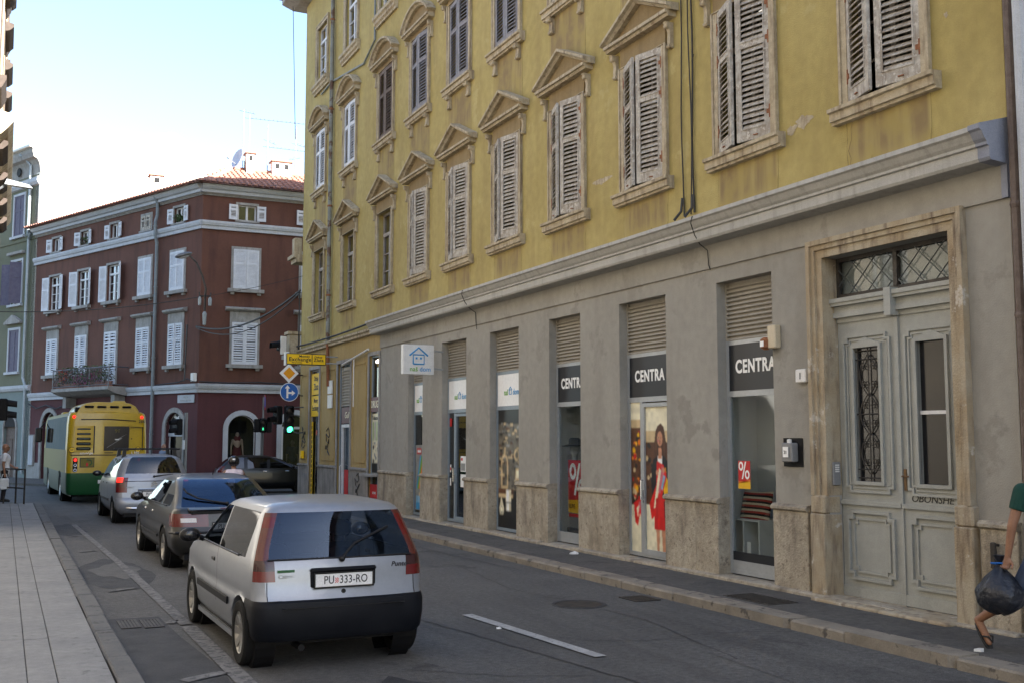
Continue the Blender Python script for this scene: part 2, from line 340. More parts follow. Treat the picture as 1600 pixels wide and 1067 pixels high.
# painted markings
def line(p, q, w, mat='road_paint_worn', z=.012):
    d = Vector((q[0]-p[0], q[1]-p[1])).normalized(); n = Vector((-d.y, d.x))*w/2
    sheet('lane_marking', [(p[0]-n.x,p[1]-n.y),(q[0]-n.x,q[1]-n.y),(q[0]+n.x,q[1]+n.y),(p[0]+n.x,p[1]+n.y)], mat, z)
line((4.84,11.30),(5.03,8.62),.13,'road_paint')
line((1.90,5.0),(1.86,11.9),.16); line((1.855,12.0),(1.79,17.4),.13); line((1.785,17.5),(1.56,26.9),.11)
for y, xa, xb in ((9.45,1.42,1.79),(12.35,1.70,1.79),(15.2,1.32,1.68),(20.6,1.30,1.60),(23.9,1.28,1.52)): line((xa,y-.2),(xb,y),.14 if y < 10 else .10)
line((5.1,4.6),(5.2,1.9),.13,'road_paint')
# seams and cracks in the asphalt
def crack(pts, w, seed, mat='asphalt_dark'):
    q = random.Random(seed); P = []
    for (a, b) in zip(pts, pts[1:]):
        n = max(2, int(math.hypot(b[0]-a[0], b[1]-a[1])/.18))
        for k in range(n): t = k/n; P.append((a[0]*(1-t)+b[0]*t+q.uniform(-.02,.02), a[1]*(1-t)+b[1]*t+q.uniform(-.02,.02)))
    P.append(pts[-1]); mb = MB()
    for i in range(len(P)-1):
        (x0,y0), (x1,y1) = P[i], P[i+1]; l = math.hypot(x1-x0,y1-y0); nx, ny = -(y1-y0)/l*w/2, (x1-x0)/l*w/2
        mb.quad((x0-nx,y0-ny,.0055),(x1-nx,y1-ny,.0055),(x1+nx,y1+ny,.0055),(x0+nx,y0+ny,.0055))
    bld('road_crack', mb, mat, road)
crack([(4.0,14.5),(4.15,11.8),(4.55,9.3),(4.95,6.5)], .018, 1); crack([(6.6,16),(6.2,13),(6.5,10.2),(6.1,8)], .012, 2); crack([(5.3,9.4),(5.9,9.1),(6.6,9.2),(7.5,8.9)], .012, 3); crack([(1.1,14.0),(1.5,14.2),(2.1,13.9),(2.9,14.1)], .014, 4); crack([(3.2,8.9),(3.9,8.3),(4.6,8.0)], .012, 5); crack([(7.1,22),(7.0,18),(7.2,14.8)], .016, 6)
sheet('asphalt_patch', [(5.9,6.3),(7.5,6.1),(7.5,8.4),(6.05,8.5)], 'asphalt', .004); sheet('oil_stain', blob(3.0,8.1,.22,.5,seed=21), 'asphalt_dark', .006); sheet('oil_stain', blob(4.0,13.2,.18,.4,seed=22), 'asphalt_dark', .006)
# pavements
rp = MB().box(7.86,-8,-.2,9.0,34.6,PZ).box(8.0,33.6,-.2,9.0,35.6,PZ-.001)
rpav = struct('right_pavement', rp, 'pavement_asphalt')
lp = MB().box(-6,-8,-.2,.872,34.9,.086)
lpav = struct('left_pavement', lp, 'joint')
def kerbs(parent, x0, x1, ya, yb, ztop, chip, lmin=.8, lmax=1.35, seed=2):
    rr = random.Random(seed); y = ya
    while y < yb:
        l = rr.uniform(lmin,lmax); dz = rr.uniform(-.006,.006); dx = rr.uniform(-.008,.008)
        mb = MB(); c = rr.uniform(.012,.028)
        a, b = y+.004, min(y+l,yb)-.004
        if chip and rr.random() < .45:                         # a broken corner
            k = rr.uniform(.05,.12); mb.prism([(x0+dx+k,a),(x1,a),(x1,b),(x0+dx,b),(x0+dx,a+k*1.6)], -.15, ztop+dz, 'z')
        else: mb.cbox(x0+dx,a,-.15,x1,b,ztop+dz,c)
        bld('kerb_stone', mb, 'kerb' if chip else 'kerb_grey', parent, rz=0); y += l
kerbs(rpav, 7.56, 7.86, 3.2, 33.6, PZ+.004, True)
kerbs(lpav, .885, 1.085, 5.0, 34.9, PZ, False, 1.0, 1.9, seed=5)
rr = random.Random(4)
for (x0,x1,lo,hi) in ((-1.9,-.86,1.2,1.9),(-.85,.245,1.5,2.4),(.253,.462,1.2,2.2),(.47,.868,1.4,2.6)):
    y = 5.0+rr.uniform(0,1)
    while y < 34.85:
        l = min(rr.uniform(lo,hi), 34.88-y)
        if l > .15: bld('paving_slab', MB().cbox(x0,y+.004,.02,x1,y+l-.004,PZ+rr.uniform(-.0025,.0025),.004), 'slab', lpav)
        y += l
# a raised step of the far pavement in front of the red house
fp = MB().prism([(-3,57.0),(5.4,42.6),(30,42.3),(30,60),(-3,75)], -.1, .10, 'z'); struct('far_pavement', fp, 'pavement_asphalt')
# covers and gullies
def grate(name, label, loc, w, l, nx, mat='iron', z=.008, group=None, frame=.03):
    t = thing(name, label, 'drain cover', (loc[0],loc[1],loc[2]), group=group)
    mb = MB(); mb.box(-w/2,-l/2,0,w/2,l/2,z*.4); bld('pit', mb, 'black', t)
    mb = MB(); mb.box(-w/2,-l/2,0,-w/2+frame,l/2,z).box(w/2-frame,-l/2,0,w/2,l/2,z).box(-w/2+frame,-l/2,0,w/2-frame,-l/2+frame,z).box(-w/2+frame,l/2-frame,0,w/2-frame,l/2,z); bld('frame', mb, mat, t)
    s = MB().box(-.012,-l/2+frame,0,.012,l/2-frame,z*.9).mesh('bar', mat)
    for i in range(nx): ob('bar', s, t, (-w/2+frame+(w-2*frame)*(i+.5)/nx,0,0))
    return t
grate('drain_grate','left iron gully grate in the patched asphalt beside the pale kerb',(1.30,12.30,.006),.20,.55,4)
grate('drain_grate','right iron gully grate in the patched asphalt, next to the edge line',(1.53,12.24,.006),.20,.55,4)
grate('drain_grate','dark iron gully grate at the kerb in front of the entrance door',(7.28,11.5,.002),.36,.42,7)
mh = thing('manhole_cover','round iron manhole cover in the middle of the right lane','manhole cover',(6.37,11.43,.001))
bld('cover', MB().lathe([(0,.006),(.27,.006),(.275,.003)],n=28), 'iron', mh); bld('ring', MB().lathe([(.28,.003),(.285,.008),(.33,.008),(.335,0)],n=28), 'asphalt_dark', mh)
pc = thing('pavement_cover','rectangular ribbed iron cover set in the pavement near the entrance door','manhole cover',(8.2,10.3,PZ))
bld('frame', MB().box(-.22,-.42,0,.22,.42,.006), 'iron', pc)
rib = MB().box(-.19,-.018,0,.19,.018,.014).mesh('rib','iron')
for i in range(11): ob('rib', rib, pc, (0,-.36+i*.072,0))
def scrap(label, loc, s, seed):
    q = random.Random(seed); mb = MB(); n = 9
    pts = [(math.cos(2*math.pi*k/n)*s*q.uniform(.6,1.1), math.sin(2*math.pi*k/n)*s*q.uniform(.4,.8), q.uniform(.004,.03)) for k in range(n)]
    b = [(x*1.02,y*1.02,.001) for x,y,z in pts]
    vs = pts+[(0,0,.05*s/.1)]+b; fs = [(k,(k+1)%n,n) for k in range(n)]+[(n+1+k,n+1+(k+1)%n,(k+1)%n,k) for k in range(n)]
    mb.add(vs, fs); tag(bld('paper_scrap', mb, 'white_plastic', None, loc), label, 'litter')
scrap('crumpled white paper on the pavement near the summer sale poster window', (8.62,15.6,PZ), .10, 1)
scrap('tiny white scrap lying beside the painted lane dash', (4.80,10.35,.001), .03, 2)
scrap('flattened white scrap on the kerb near the walking person', (7.98,6.95,PZ+.002), .06, 3)
# unseen row beside the camera, added to bounce sunlight back into the street
def added_left_house(label, y0, y1, X, h, mat, cat='building'):
    n = int((y1-y0)/3); t = thing('added_bounce_house', label, cat, (X,(y0+y1)/2,0), R(90), 'added unseen houses on the left side of the street'); hw = (y1-y0)/2; o = []
    us = [-hw+(k+.5)*2*hw/n for k in range(n)]
    for u in us:
        for z in (5.9,9.6,13.0):
            if z+2.6 < h: o.append((u-.55,u+.55,z,z+2.0))
        o.append((u-.9,u+.9,.3,3.2))
    bld('wall', wallgrid(MB(), -hw, hw, 0, h, o, 0, .2).quad((hw,0,0),(hw,10,0),(hw,10,h),(hw,0,h)).quad((-hw,10,0),(-hw,0,0),(-hw,0,h),(-hw,10,h)), mat, t)
    bld('room_back', MB().quad((-hw,.8,0),(hw,.8,0),(hw,.8,h),(-hw,.8,h)), 'dark_room', t); bld('roof', MB().prism([(-.5,h),(5,h+2.2),(10.4,h)], -hw, hw, 'x'), 'tile', t)
    bld('cornice', MB().prism([(.02,4.6),(-.2,4.7),(-.25,4.9),(.02,5.0)], -hw, hw, 'x'), 'grey_stone', t)
    for (a,b,c,d) in o:
        wd = bld('window', MB().prism([(a-.12,c),(a,c),(a,d),(b,d),(b,c),(b+.12,c),(b+.12,d+.12),(a-.12,d+.12)],-.05,.02,'y'), 'grey_stone', t); bld('pane', MB().quad((a,.12,c),(b,.12,c),(b,.12,d),(a,.12,d)), 'window_glass', wd)
added_left_house('unseen tan house added opposite the entrance door to bounce sunlight', -14, 6, -5.5, 15.5, 'row_wall')
added_left_house('low unseen tan house added opposite the shop windows to bounce sunlight', 6, 25.2, -5.5, 14.5, 'row_wall')
# ================================================================= the long yellow house on the right (local x runs along -Y, local y into the house)
Y0 = 21.3
yh = thing('yellow_building','long mustard yellow house with pedimented windows above a grey shop front','building',(9.0,Y0,0),R(-90))
def yx(Y): return Y0-Y
COLS = [8.84,11.38,13.92,16.46,19.0,21.52,24.05,26.65,29.95,33.2]
ROW1, ROW2, ROW3 = 5.95, 10.02, 13.66
WH, WH2, WH3, WW = 2.10, 1.98, 1.92, .56
EY0, EY1, TOP = 7.25, 35.4, 17.0
ops = []
for c in COLS:
    x = yx(c)
    ops += [(x-WW,x+WW,ROW1,ROW1+WH),(x-WW,x+WW,ROW2,ROW2+WH2),(x-.60,x+.60,ROW3,ROW3+WH3)]
mb = wallgrid(MB(), yx(EY1), yx(EY0), 5.0, TOP, ops, 0, .22)
mb.quad((yx(EY0),0,5.0),(yx(EY0),14,5.0),(yx(EY0),14,TOP),(yx(EY0),0,TOP)); mb.quad((yx(EY1),14,0),(yx(EY1),0,0),(yx(EY1),0,TOP),(yx(EY1),14,TOP))
bld('upper_wall', mb, 'yellow_wall', yh)
bld('back_wall', MB().quad((yx(EY1),14,0),(yx(EY0),14,0),(yx(EY0),14,TOP),(yx(EY1),14,TOP)), 'yellow_wall', yh)
# rooms behind the panes
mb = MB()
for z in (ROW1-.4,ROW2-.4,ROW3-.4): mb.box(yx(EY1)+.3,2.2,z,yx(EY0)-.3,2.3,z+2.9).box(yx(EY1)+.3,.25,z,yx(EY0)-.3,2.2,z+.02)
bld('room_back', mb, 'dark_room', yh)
# eaves and roof
mb = MB(); mb.prism([(-.75,TOP+.15),(-.75,TOP+.32),(.2,TOP+.42),(.2,TOP),(-.35,TOP)], yx(EY1)-.55, yx(EY0), 'x'); bld('eaves_cornice', mb, 'grey_stone', yh)
mb = MB(); mb.prism([(-.85,TOP+.33),(7,TOP+3.2),(14.6,TOP+.33)], yx(EY1)-.6, yx(EY0)+.05, 'x'); bld('roof', mb, 'tile', yh)

# --- shutters: a framed leaf, slats are its sub-parts
LW, LT = .545, .042
def leaf_frame(h, mat, w=LW):
    mb = MB(); st = .075; mid = h*.62
    mb.box(0,-LT,0,st,0,h).box(w-st,-LT,0,w,0,h).box(st,-LT,0,w-st,0,.15).box(st,-LT,h-.10,w-st,0,h).box(st,-LT,mid,w-st,0,mid+.075)
    for a, b in ((.15,mid),(mid+.075,h-.10)):
        mb.box(st,-LT-.010,a,st+.018,-LT+.004,b).box(w-st-.018,-LT-.010,a,w-st,-LT+.004,b).box(st+.018,-LT-.010,a,w-st-.018,-LT+.004,a+.018)
    return mb.mesh('shutter', mat)
def slat_mb(mb, z, w=LW, st=.093, j=0, wd=.038):
    a = R(52)+j; t = .0045
    pts = [(-LT/2+u*math.cos(a)-v*math.sin(a), z+(-u*math.sin(a)*-1)+v*math.cos(a)) for u, v in ((-wd,-t),(wd,-t),(wd,t),(-wd,t))]
    return mb.prism(pts, st, w-st, 'x')
def slat_zs(h, pitch=.0745):
    zs = []; mid = h*.62
    for a, b in ((.15,mid),(mid+.075,h-.10)):
        n = int((b-a)/pitch)
        zs += [a+(b-a)*(k+.5)/n for k in range(n)]
    return zs
FR = {}; SL = {}; SLAT = {}
def shutter_leaf(parent, mat, h, loc, ang, mirror, single, rr):
    key = (mat, round(h,2))
    if key not in FR:
        FR[key] = leaf_frame(h, mat)
        m = MB()
        for z in slat_zs(h): slat_mb(m, z)
        SL[key] = m.mesh('slats', mat)
        SLAT[key] = [slat_mb(MB(), 0, j=j).mesh('slat', mat) for j in (0,.12,-.1)]
    o = ob('shutter', FR[key], parent, loc, ang)
    if mirror: o.scale.x = -1
    if single:
        for z in slat_zs(h): ob('slat', rr.choice(SLAT[key]), o, (0,0,z))
    else: ob('slats', SL[key], o, stuff=True)
    return o
def rusty(o, h, mir):
    mb = MB()
    for z in (.30,h*.62+.03,h-.28): bld('hinge', MB().prism([(0,z-.06),(.02,z-.06),(.02,z),(.055,z),(.055,z+.06),(.02,z+.06),(.02,z+.12),(0,z+.12)],-LT-.012,-LT-.002,'y'), 'rust', o)
    bld('bolt', MB().box(.2,-LT-.02,.05,.27,-LT-.002,.062), 'rust', o)
    pass
def glazing(parent, w, h, mat, trans=.70, bars=2, y=.13, glass='window_glass', loc=(0,0,0)):
    f = .055; mb = MB(); zt = h*trans
    mb.box(-w,y,0,-w+f,y+.06,h).box(w-f,y,0,w,y+.06,h).box(-w+f,y,0,w-f,y+.06,f).box(-w+f,y,h-f,w-f,y+.06,h).box(-w+f,y-.02,zt,w-f,y+.06,zt+.09)
    mb.box(-.04,y-.012,f,.04,y+.06,zt).box(-.022,y,zt+.09,.022,y+.06,h-f)
    for k in range(1,bars+1):
        z = f+(zt-f)*k/(bars+1); mb.box(-w+f,y+.01,z-.013,-.04,y+.05,z+.013).box(.04,y+.01,z-.013,w-f,y+.05,z+.013)
    bld('sash', mb, mat, parent, loc)
    for s in (-1,1): 
        a, b = (-w+f,-.04) if s < 0 else (.04,w-f)
        bld('pane', MB().quad((a,y+.04+s*.003,f),(b,y+.04-s*.004,f),(b,y+.04-s*.004,h-f),(a,y+.04+s*.003,h-f)), glass, parent, loc)
# --- stone window dressings
def uframe(mb, w, h, t, y0, y1, e=.0, z0=0):
    """a door-frame shaped strip in one piece: two jambs and a head"""
    return mb.prism([(-w-t,z0),(-w,z0),(-w,h),(w,h),(w,z0),(w+t,z0),(w+t,h+e),(-w-t,h+e)], y0, y1, 'y')
def surround(w, h, t=.115, p=.05): return uframe(MB(), w, h, t, -p, .02, .02)
def bead_mesh(w, h, t=.115, p=.05): return uframe(MB(), w+t*.78, h, t*.34, -p-.018, -p+.004, .012).mesh('edge_bead','stone')
def sill_mesh(hw, deep=False):
    mb = MB()
    if deep: pr = [(.02,-.30),(-.07,-.30),(-.07,-.24),(-.12,-.20),(-.12,-.13),(-.17,-.09),(-.17,-.0),(.02,0)]
    else: pr = [(.02,-.19),(-.09,-.19),(-.09,-.155),(-.125,-.15),(-.125,-.055),(-.165,-.045),(-.165,0),(.02,.012)]
    mb.prism(pr, -hw, hw, 'x'); return mb.mesh('sill','stone')
def console_mesh(h, p, w=.10):
    n = 10; out = []
    for i in range(n+1):
        t = i/n; out.append((-(p*(.32+.68*t**1.6)+.018*math.sin(t*math.pi*2.4)), h*t))
    pts = [(.02,0)]+out+[(.02,h)]
    mb = MB().prism(pts, -w/2, w/2, 'x')
    mb.lathe([(0,-w/2-.008),(.035,-w/2-.008),(.035,w/2+.008),(0,w/2+.008)], (0,-p*.38,.035), 10, 'x'); mb.lathe([(0,-w/2-.008),(.04,-w/2-.008),(.04,w/2+.008),(0,w/2+.008)], (0,-p*.72,h-.06), 10, 'x')
    return mb.mesh('console','stone')
SILL1, SILL3 = sill_mesh(.80), sill_mesh(.86, True)
CON_P, CON_S = console_mesh(.40,.13,.075), console_mesh(.32,.12,.13)
def pediment_tri(z):
    mb = MB(); hw = .97
    mb.prism([(.02,z),(-.15,z),(-.17,z+.045),(-.21,z+.05),(-.21,z+.10),(.02,z+.12)], -hw+.05, hw-.05, 'x')
    rake = math.atan2(.50,.97)
    for s in (-1,1):
        pr = [(.02,-.085),(-.14,-.085),(-.18,-.045),(-.235,-.03),(-.235,.02),(.02,.04)]
        n = len(pr); vs = []
        for (x, zz) in ((s*(hw+.02), z+.16),(0, z+.62)):
            for (y, q) in pr: vs.append((x, y, zz+q))
        mb.add(vs, [tuple(range(n)),tuple(range(2*n-1,n-1,-1))]+[(i,(i+1)%n,(i+1)%n+n,i+n) for i in range(n)])
    return mb.mesh('pediment','stone')
def pediment_arc(z):
    mb = MB(); hw = .97
    mb.prism([(.02,z),(-.15,z),(-.17,z+.045),(-.21,z+.05),(-.21,z+.10),(.02,z+.12)], -hw+.05, hw-.05, 'x')
    pr = [(.02,-.085),(-.14,-.085),(-.18,-.045),(-.235,-.03),(-.235,.02),(.02,.04)]; n = len(pr); vs = []; K = 14
    rad = (.97**2+.46**2)/(2*.46); cz = z+.16+.46-rad; a0 = math.asin(.97/rad)
    for k in range(K+1):
        a = -a0+2*a0*k/K; d = Vector((math.sin(a), math.cos(a)))
        for (y, q) in pr: vs.append((d.x*(rad+q), y, cz+d.y*(rad+q)))
    fs = [(k*n+i,k*n+(i+1)%n,(k+1)*n+(i+1)%n,(k+1)*n+i) for k in range(K) for i in range(n)]+[tuple(range(n)),tuple(range((K+1)*n-1,K*n-1,-1))]
    mb.add(vs, fs); return mb.mesh('pediment','stone')
def tymp(z, arc):
    mb = MB()
    if not arc: mb.prism([(-.86,z+.13),(.86,z+.13),(0,z+.56)], -.06, .01, 'y')
    else:
        rad = (.97**2+.46**2)/(2*.46); cz = z+.16+.46-rad; a0 = math.asin(.86/rad)
        mb.prism([(math.sin(-a0+2*a0*k/12)*(rad-.05), cz+math.cos(-a0+2*a0*k/12)*(rad-.05)) for k in range(13)], -.06, .01, 'y')
    return mb.mesh('tympanum','brown_plaster')
def frieze(h, z1): 
    return MB().box(-WW-.10,-.035,h+.02,WW+.10,.01,z1).box(-WW-.13,-.055,h,WW+.13,.012,h+.022).mesh('frieze','brown_plaster')
D1 = (surround(WW,WH).mesh('window','stone'), pediment_tri(WH+.34), tymp(WH+.34,False), frieze(WH,WH+.34))
D2 = (surround(WW,WH2).mesh('window','stone'), pediment_arc(WH2+.14), tymp(WH2+.14,True), frieze(WH2,WH2+.14))
D3 = uframe(MB(),.60,WH3,.13,-.05,.02,.14).mesh('window','stone'); B3 = uframe(MB(),.71,WH3+.10,.03,-.068,-.046,.05).mesh('edge_bead','stone'); B1 = bead_mesh(WW,WH); B2 = bead_mesh(WW,WH2)
JAMB = {}
rr = random.Random(11)
SH1 = ['shutter_old']*7
for i, c in enumerate(COLS):
    x = yx(c)
    # first floor
    w = ob('window', D1[0], yh, (x,0,ROW1)); ob('edge_bead', B1, w); ob('sill', SILL1, w); ob('pediment', D1[1], w); ob('tympanum', D1[2], w); ob('frieze', D1[3], w)
    for s in (-1,1): ob('console', CON_P, w, (s*.80,0,WH-.12))
    if i >= 7: glazing(w, WW, WH, 'window_wood', .70, 2)
    else:
        glazing(w, WW, WH, 'window_wood', .70, 2, y=.15)
        ang = R((19,19,18,18,17,16,15)[i]); h = WH-.03
        a = shutter_leaf(yh, 'shutter_old', h, (x-WW+.01,.0,ROW1+.025), -ang, False, i < 6, rr); b = shutter_leaf(yh, 'shutter_old', h, (x+WW-.01,.0,ROW1+.025), ang*.85, True, i < 6, rr)
        if i < 4: rusty(a, h, 0); rusty(b, h, 1)
    # second floor
    if i >= 2:
        w = ob('window', D2[0], yh, (x,0,ROW2)); ob('edge_bead', B2, w); ob('sill', SILL1, w); ob('pediment', D2[1], w); ob('tympanum', D2[2], w); ob('frieze', D2[3], w)
        for s in (-1,1): ob('console', CON_P, w, (s*.80,0,WH2-.33)); ob('bracket', CON_S, w, (s*.55,0,-.50))
        glazing(w, WW, WH2, 'window_wood', .70, 2, y=.16)
        mt = 'shutter_brown' if i == 7 else ('shutter_white' if i > 7 else ('shutter_blue' if i in (4,5,6) else 'shutter_old')); h = WH2-.03
        an = R(3) if i > 6 else R(6 if i == 6 else 4)
        shutter_leaf(yh, mt, h, (x-WW+.01,.015,ROW2+.02), -an, False, False, rr); shutter_leaf(yh, mt, h, (x+WW-.01,.015,ROW2+.02), an, True, False, rr)
    # third floor
    if i >= 6:
        w = ob('window', D3, yh, (x,0,ROW3)); ob('edge_bead', B3, w); ob('sill', SILL3, w); glazing(w, .60, WH3, 'white_paint', .72, 2, y=.08)
# stains of brown plaster below the sills, each a thin skim with a ragged edge
def stain_mat():
    m = bpy.data.materials.new('brown_skim'); m.use_nodes = True; nt = m.node_tree; L = nt.links.new; b = nt.nodes['Principled BSDF']; b.inputs['Roughness'].default_value = .9
    tc = N(nt,'ShaderNodeTexCoord'); pos = N(nt,'ShaderNodeNewGeometry').outputs['Position']
    mp = N(nt,'ShaderNodeVectorMath', operation='MULTIPLY'); mp.inputs[1].default_value = (5,5,.6); L(pos, mp.inputs[0])
    n1 = N(nt,'ShaderNodeTexNoise'); n1.inputs['Scale'].default_value = 1; n1.inputs['Detail'].default_value = 5; L(mp.outputs[0], n1.inputs['Vector'])
    n2 = N(nt,'ShaderNodeTexNoise'); n2.inputs['Scale'].default_value = 3; n2.inputs['Detail'].default_value = 5; L(pos, n2.inputs['Vector'])
    sx = N(nt,'ShaderNodeSeparateXYZ'); L(tc.outputs['Generated'], sx.inputs[0])
    def mr(s, a, b2, c=0, d=1):
        q = N(nt,'ShaderNodeMapRange', interpolation_type='SMOOTHSTEP'); q.inputs[1].default_value = a; q.inputs[2].default_value = b2; q.inputs[3].default_value = c; q.inputs[4].default_value = d; L(s, q.inputs[0]); return q.outputs[0]
    def op(o, a, b2):
        q = N(nt,'ShaderNodeMath', operation=o); L(a, q.inputs[0])
        if isinstance(b2,(int,float)): q.inputs[1].default_value = b2
        else: L(b2, q.inputs[1])
        return q.outputs[0]
    f = op('MULTIPLY', op('MULTIPLY', mr(sx.outputs[0],0,.07), mr(sx.outputs[0],1,.93)), mr(sx.outputs[2],.02,.55))
    f = op('MULTIPLY', f, mr(n1.outputs[0],.30,.60,.25,.9)); f = op('MULTIPLY', f, mr(n2.outputs[0],.3,.6,.35,1))
    x = N(nt,'ShaderNodeMix', data_type='RGBA'); L(f, x.inputs[0]); x.inputs[7].default_value = (.215,.148,.072,1)
    y2 = N(nt,'ShaderNodeMix', data_type='RGBA'); L(mr(n2.outputs[0],.35,.65), y2.inputs[0]); y2.inputs[6].default_value = (.362,.282,.092,1); y2.inputs[7].default_value = (.425,.342,.128,1)
    L(y2.outputs[2], x.inputs[6]); L(x.outputs[2], b.inputs['Base Color']); MAT['brown_skim'] = m
    tr = N(nt,'ShaderNodeBsdfTransparent'); ms = N(nt,'ShaderNodeMixShader'); L(mr(f and op('MULTIPLY', f, 1.0),.0,.12), ms.inputs[0]); L(tr.outputs[0], ms.inputs[1]); L(b.outputs[0], ms.inputs[2]); L(ms.outputs[0], nt.nodes['Material Output'].inputs[0])
stain_mat()
for i, c in enumerate(COLS):
    x = yx(c)
    bld('stain', MB().quad((-.66,0,0),(.66,0,0),(.66,0,.74),(-.66,0,.74)), 'brown_skim', yh, (x,-.004,5.03))
    if i >= 2: bld('stain', MB().quad((-.70,0,0),(.70,0,0),(.70,0,1.45),(-.70,0,1.45)), 'brown_skim', yh, (x,-.004,8.40))
# pale plaster scars
def scar(Y, z, rx, rz_, seed, mat='cornice_paint'):
    pts = blob(0,0,rx,rz_,18,.3,seed); bld('plaster_scar', MB().poly([(x,0,z2) for x,z2 in pts]), mat, yh, (yx(Y),-.005,z))
scar(10.45,5.95,.10,.06,2,'stone'); scar(10.22,6.0,.12,.08,4,'stone'); scar(15.25,6.35,.26,.05,7,'stone'); scar(7.95,6.55,.03,.03,5,'stone'); scar(16.4,8.35,.22,.06,9,'stone')
# crack under the first window
bld('crack', MB().tube([(0,0,0),(.03,0,.12),(-.01,0,.22),(.05,0,.36),(.04,0,.48),(.09,0,.6)], .005, 4), 'brown_plaster', yh, (yx(9.45),-.003,5.2))

# ------------------------------------------------ grey ground floor
GE = 26.9
OPN = [(10.93,12.12),(13.40,14.75),(16.05,17.22),(18.50,19.86),(21.10,22.52),(23.75,24.75)]
gops = [(yx(b),yx(a),.14,4.18) for a, b in OPN]+[(yx(9.95),yx(8.02),.10,4.20)]
mb = wallgrid(MB(), yx(GE), yx(EY0), 0, 5.0, gops, 0, .2)
bld('ground_floor_wall', mb, 'grey_wall', yh)
# the flat band above the piers stands a little proud
mb = MB(); mb.box(yx(GE),-.03,4.40,yx(EY0),.02,4.80); bld('frieze_band', mb, 'grey_wall', yh)
pr = [(.02,4.74),(-.26,4.76),(-.28,4.79),(-.28,4.90),(-.31,4.91),(-.31,4.94),(-.34,4.97),(-.38,5.03),(-.41,5.05),(-.41,5.10),(.02,5.22)]
bld('cornice', MB().prism(pr, yx(GE+.15), yx(EY0+.12), 'x'), 'cornice_paint', yh)
bld('cornice_end', MB().prism([(y-.012 if y < 0 else y, z+(.006 if z > 5 else -.006)) for y, z in pr], yx(EY0+.12), yx(EY0)+.02, 'x').box(yx(EY0+.06),-.045,4.40,yx(EY0)+.015,.02,4.74), 'blue_grey', yh)
# piers: stone facing and a moulded cap, each pier its own stones
edges = [EY0]+[9.95+.30]  # filled below
piers = [(7.30,7.72),(10.30,10.93),(12.12,13.40),(14.75,16.05),(17.22,18.50),(19.86,21.10),(22.52,23.75),(24.75,26.85)]
for k, (a, b) in enumerate(piers):
    x0, x1 = yx(b), yx(a)
    cuts = [x0]+([x0+(x1-x0)*(.45 if k%2 else .6)] if x1-x0 > 1.0 else [])+[x1]
    for q in range(len(cuts)-1):
        bld('plinth_stone', MB().cbox(cuts[q]+(.003 if q else -.012),-.05,.12,cuts[q+1]-(.003 if q < len(cuts)-2 else -.012),.19,1.10,.008), 'plinth', yh)
    bld('plinth_cap', MB().prism([(.19,1.10),(-.055,1.10),(-.085,1.12),(-.085,1.15),(-.05,1.18),(.19,1.20)], x0-.02, x1+.02, 'x'), 'plinth', yh)
# low rough footing along the pavement
rr = random.Random(9); Y = 7.25
while Y < 35.2:
    l = min(rr.uniform(1.0,2.1), 35.3-Y); p = rr.uniform(.16,.20)
    if not (Y+l > 8.0 and Y < 9.95 and False):
        bld('footing_stone', MB().cbox(yx(Y+l)+.004,-p,-.02,yx(Y)-.004,.1,.115+rr.uniform(.01,.05),.016), 'plinth', yh)
    Y += l
# wires over the cornice
for (Y, z) in ((12.1,4.38),(20.35,4.3)):
    bld('wire', MB().tube([(0,-.10,5.2),(.02,-.43,5.08),(-.02,-.42,5.0),(-.06,-.33,4.85),(-.12,-.20,4.74),(-.13,-.06,4.66),(-.13,-.045,4.45),(-.10,-.04,z)], .008, 5), 'cable', yh, (yx(Y),0,0))

# ------------------------------------------------ shop windows
BLADE = {}
def louvre(x0, x1, z0, z1, parent, y=.15):
    mb = MB(); mb.box(x0,y,z0,x0+.03,y+.05,z1).box(x1-.03,y,z0,x1,y+.05,z1).box(x0+.03,y+.04,z0,x1-.03,y+.05,z1); lo = bld('louvre', mb, 'louvre', parent)
    w = round(x1-x0-.06,3)
    if w not in BLADE: BLADE[w] = MB().prism([(0,0),(-.045,-.012),(-.050,-.004),(-.01,.034),(0,.034)], -w/2, w/2, 'x').mesh('louvre_blade','louvre')
    n = 13
    for k in range(n): ob('louvre_blade', BLADE[w], lo, ((x0+x1)/2, y+.04, z0+.012+(z1-z0-.03)*k/n))
def frame4(mb, x0, x1, z0, z1, t=.055, y0=.15, y1=.21, b=None):
    b = b or t
    return mb.box(x0,y0,z0,x0+t,y1,z1).box(x1-t,y0,z0,x1,y1,z1).box(x0+t,y0,z0,x1-t,y1,z0+b).box(x0+t,y0,z1-t,x1-t,y1,z1)
def shop_room(x0, x1, mat, depth=1.6, z1=3.3):
    mb = MB(); y = .24; e = y+depth
    mb.quad((x0-.25,e,.15),(x1+.25,e,.15),(x1+.25,e,z1),(x0-.25,e,z1)); mb.quad((x0-.25,y,.15),(x0-.25,e,.15),(x0-.25,e,z1),(x0-.25,y,z1)); mb.quad((x1+.25,e,.15),(x1+.25,y,.15),(x1+.25,y,z1),(x1+.25,e,z1))
    mb.quad((x0-.25,y,.15),(x1+.25,y,.15),(x1+.25,e,.15),(x0-.25,e,.15)); mb.quad((x0-.25,e,z1),(x1+.25,e,z1),(x1+.25,y,z1),(x0-.25,y,z1))
    return bld('shop_interior', mb, mat, yh)
PY = .172
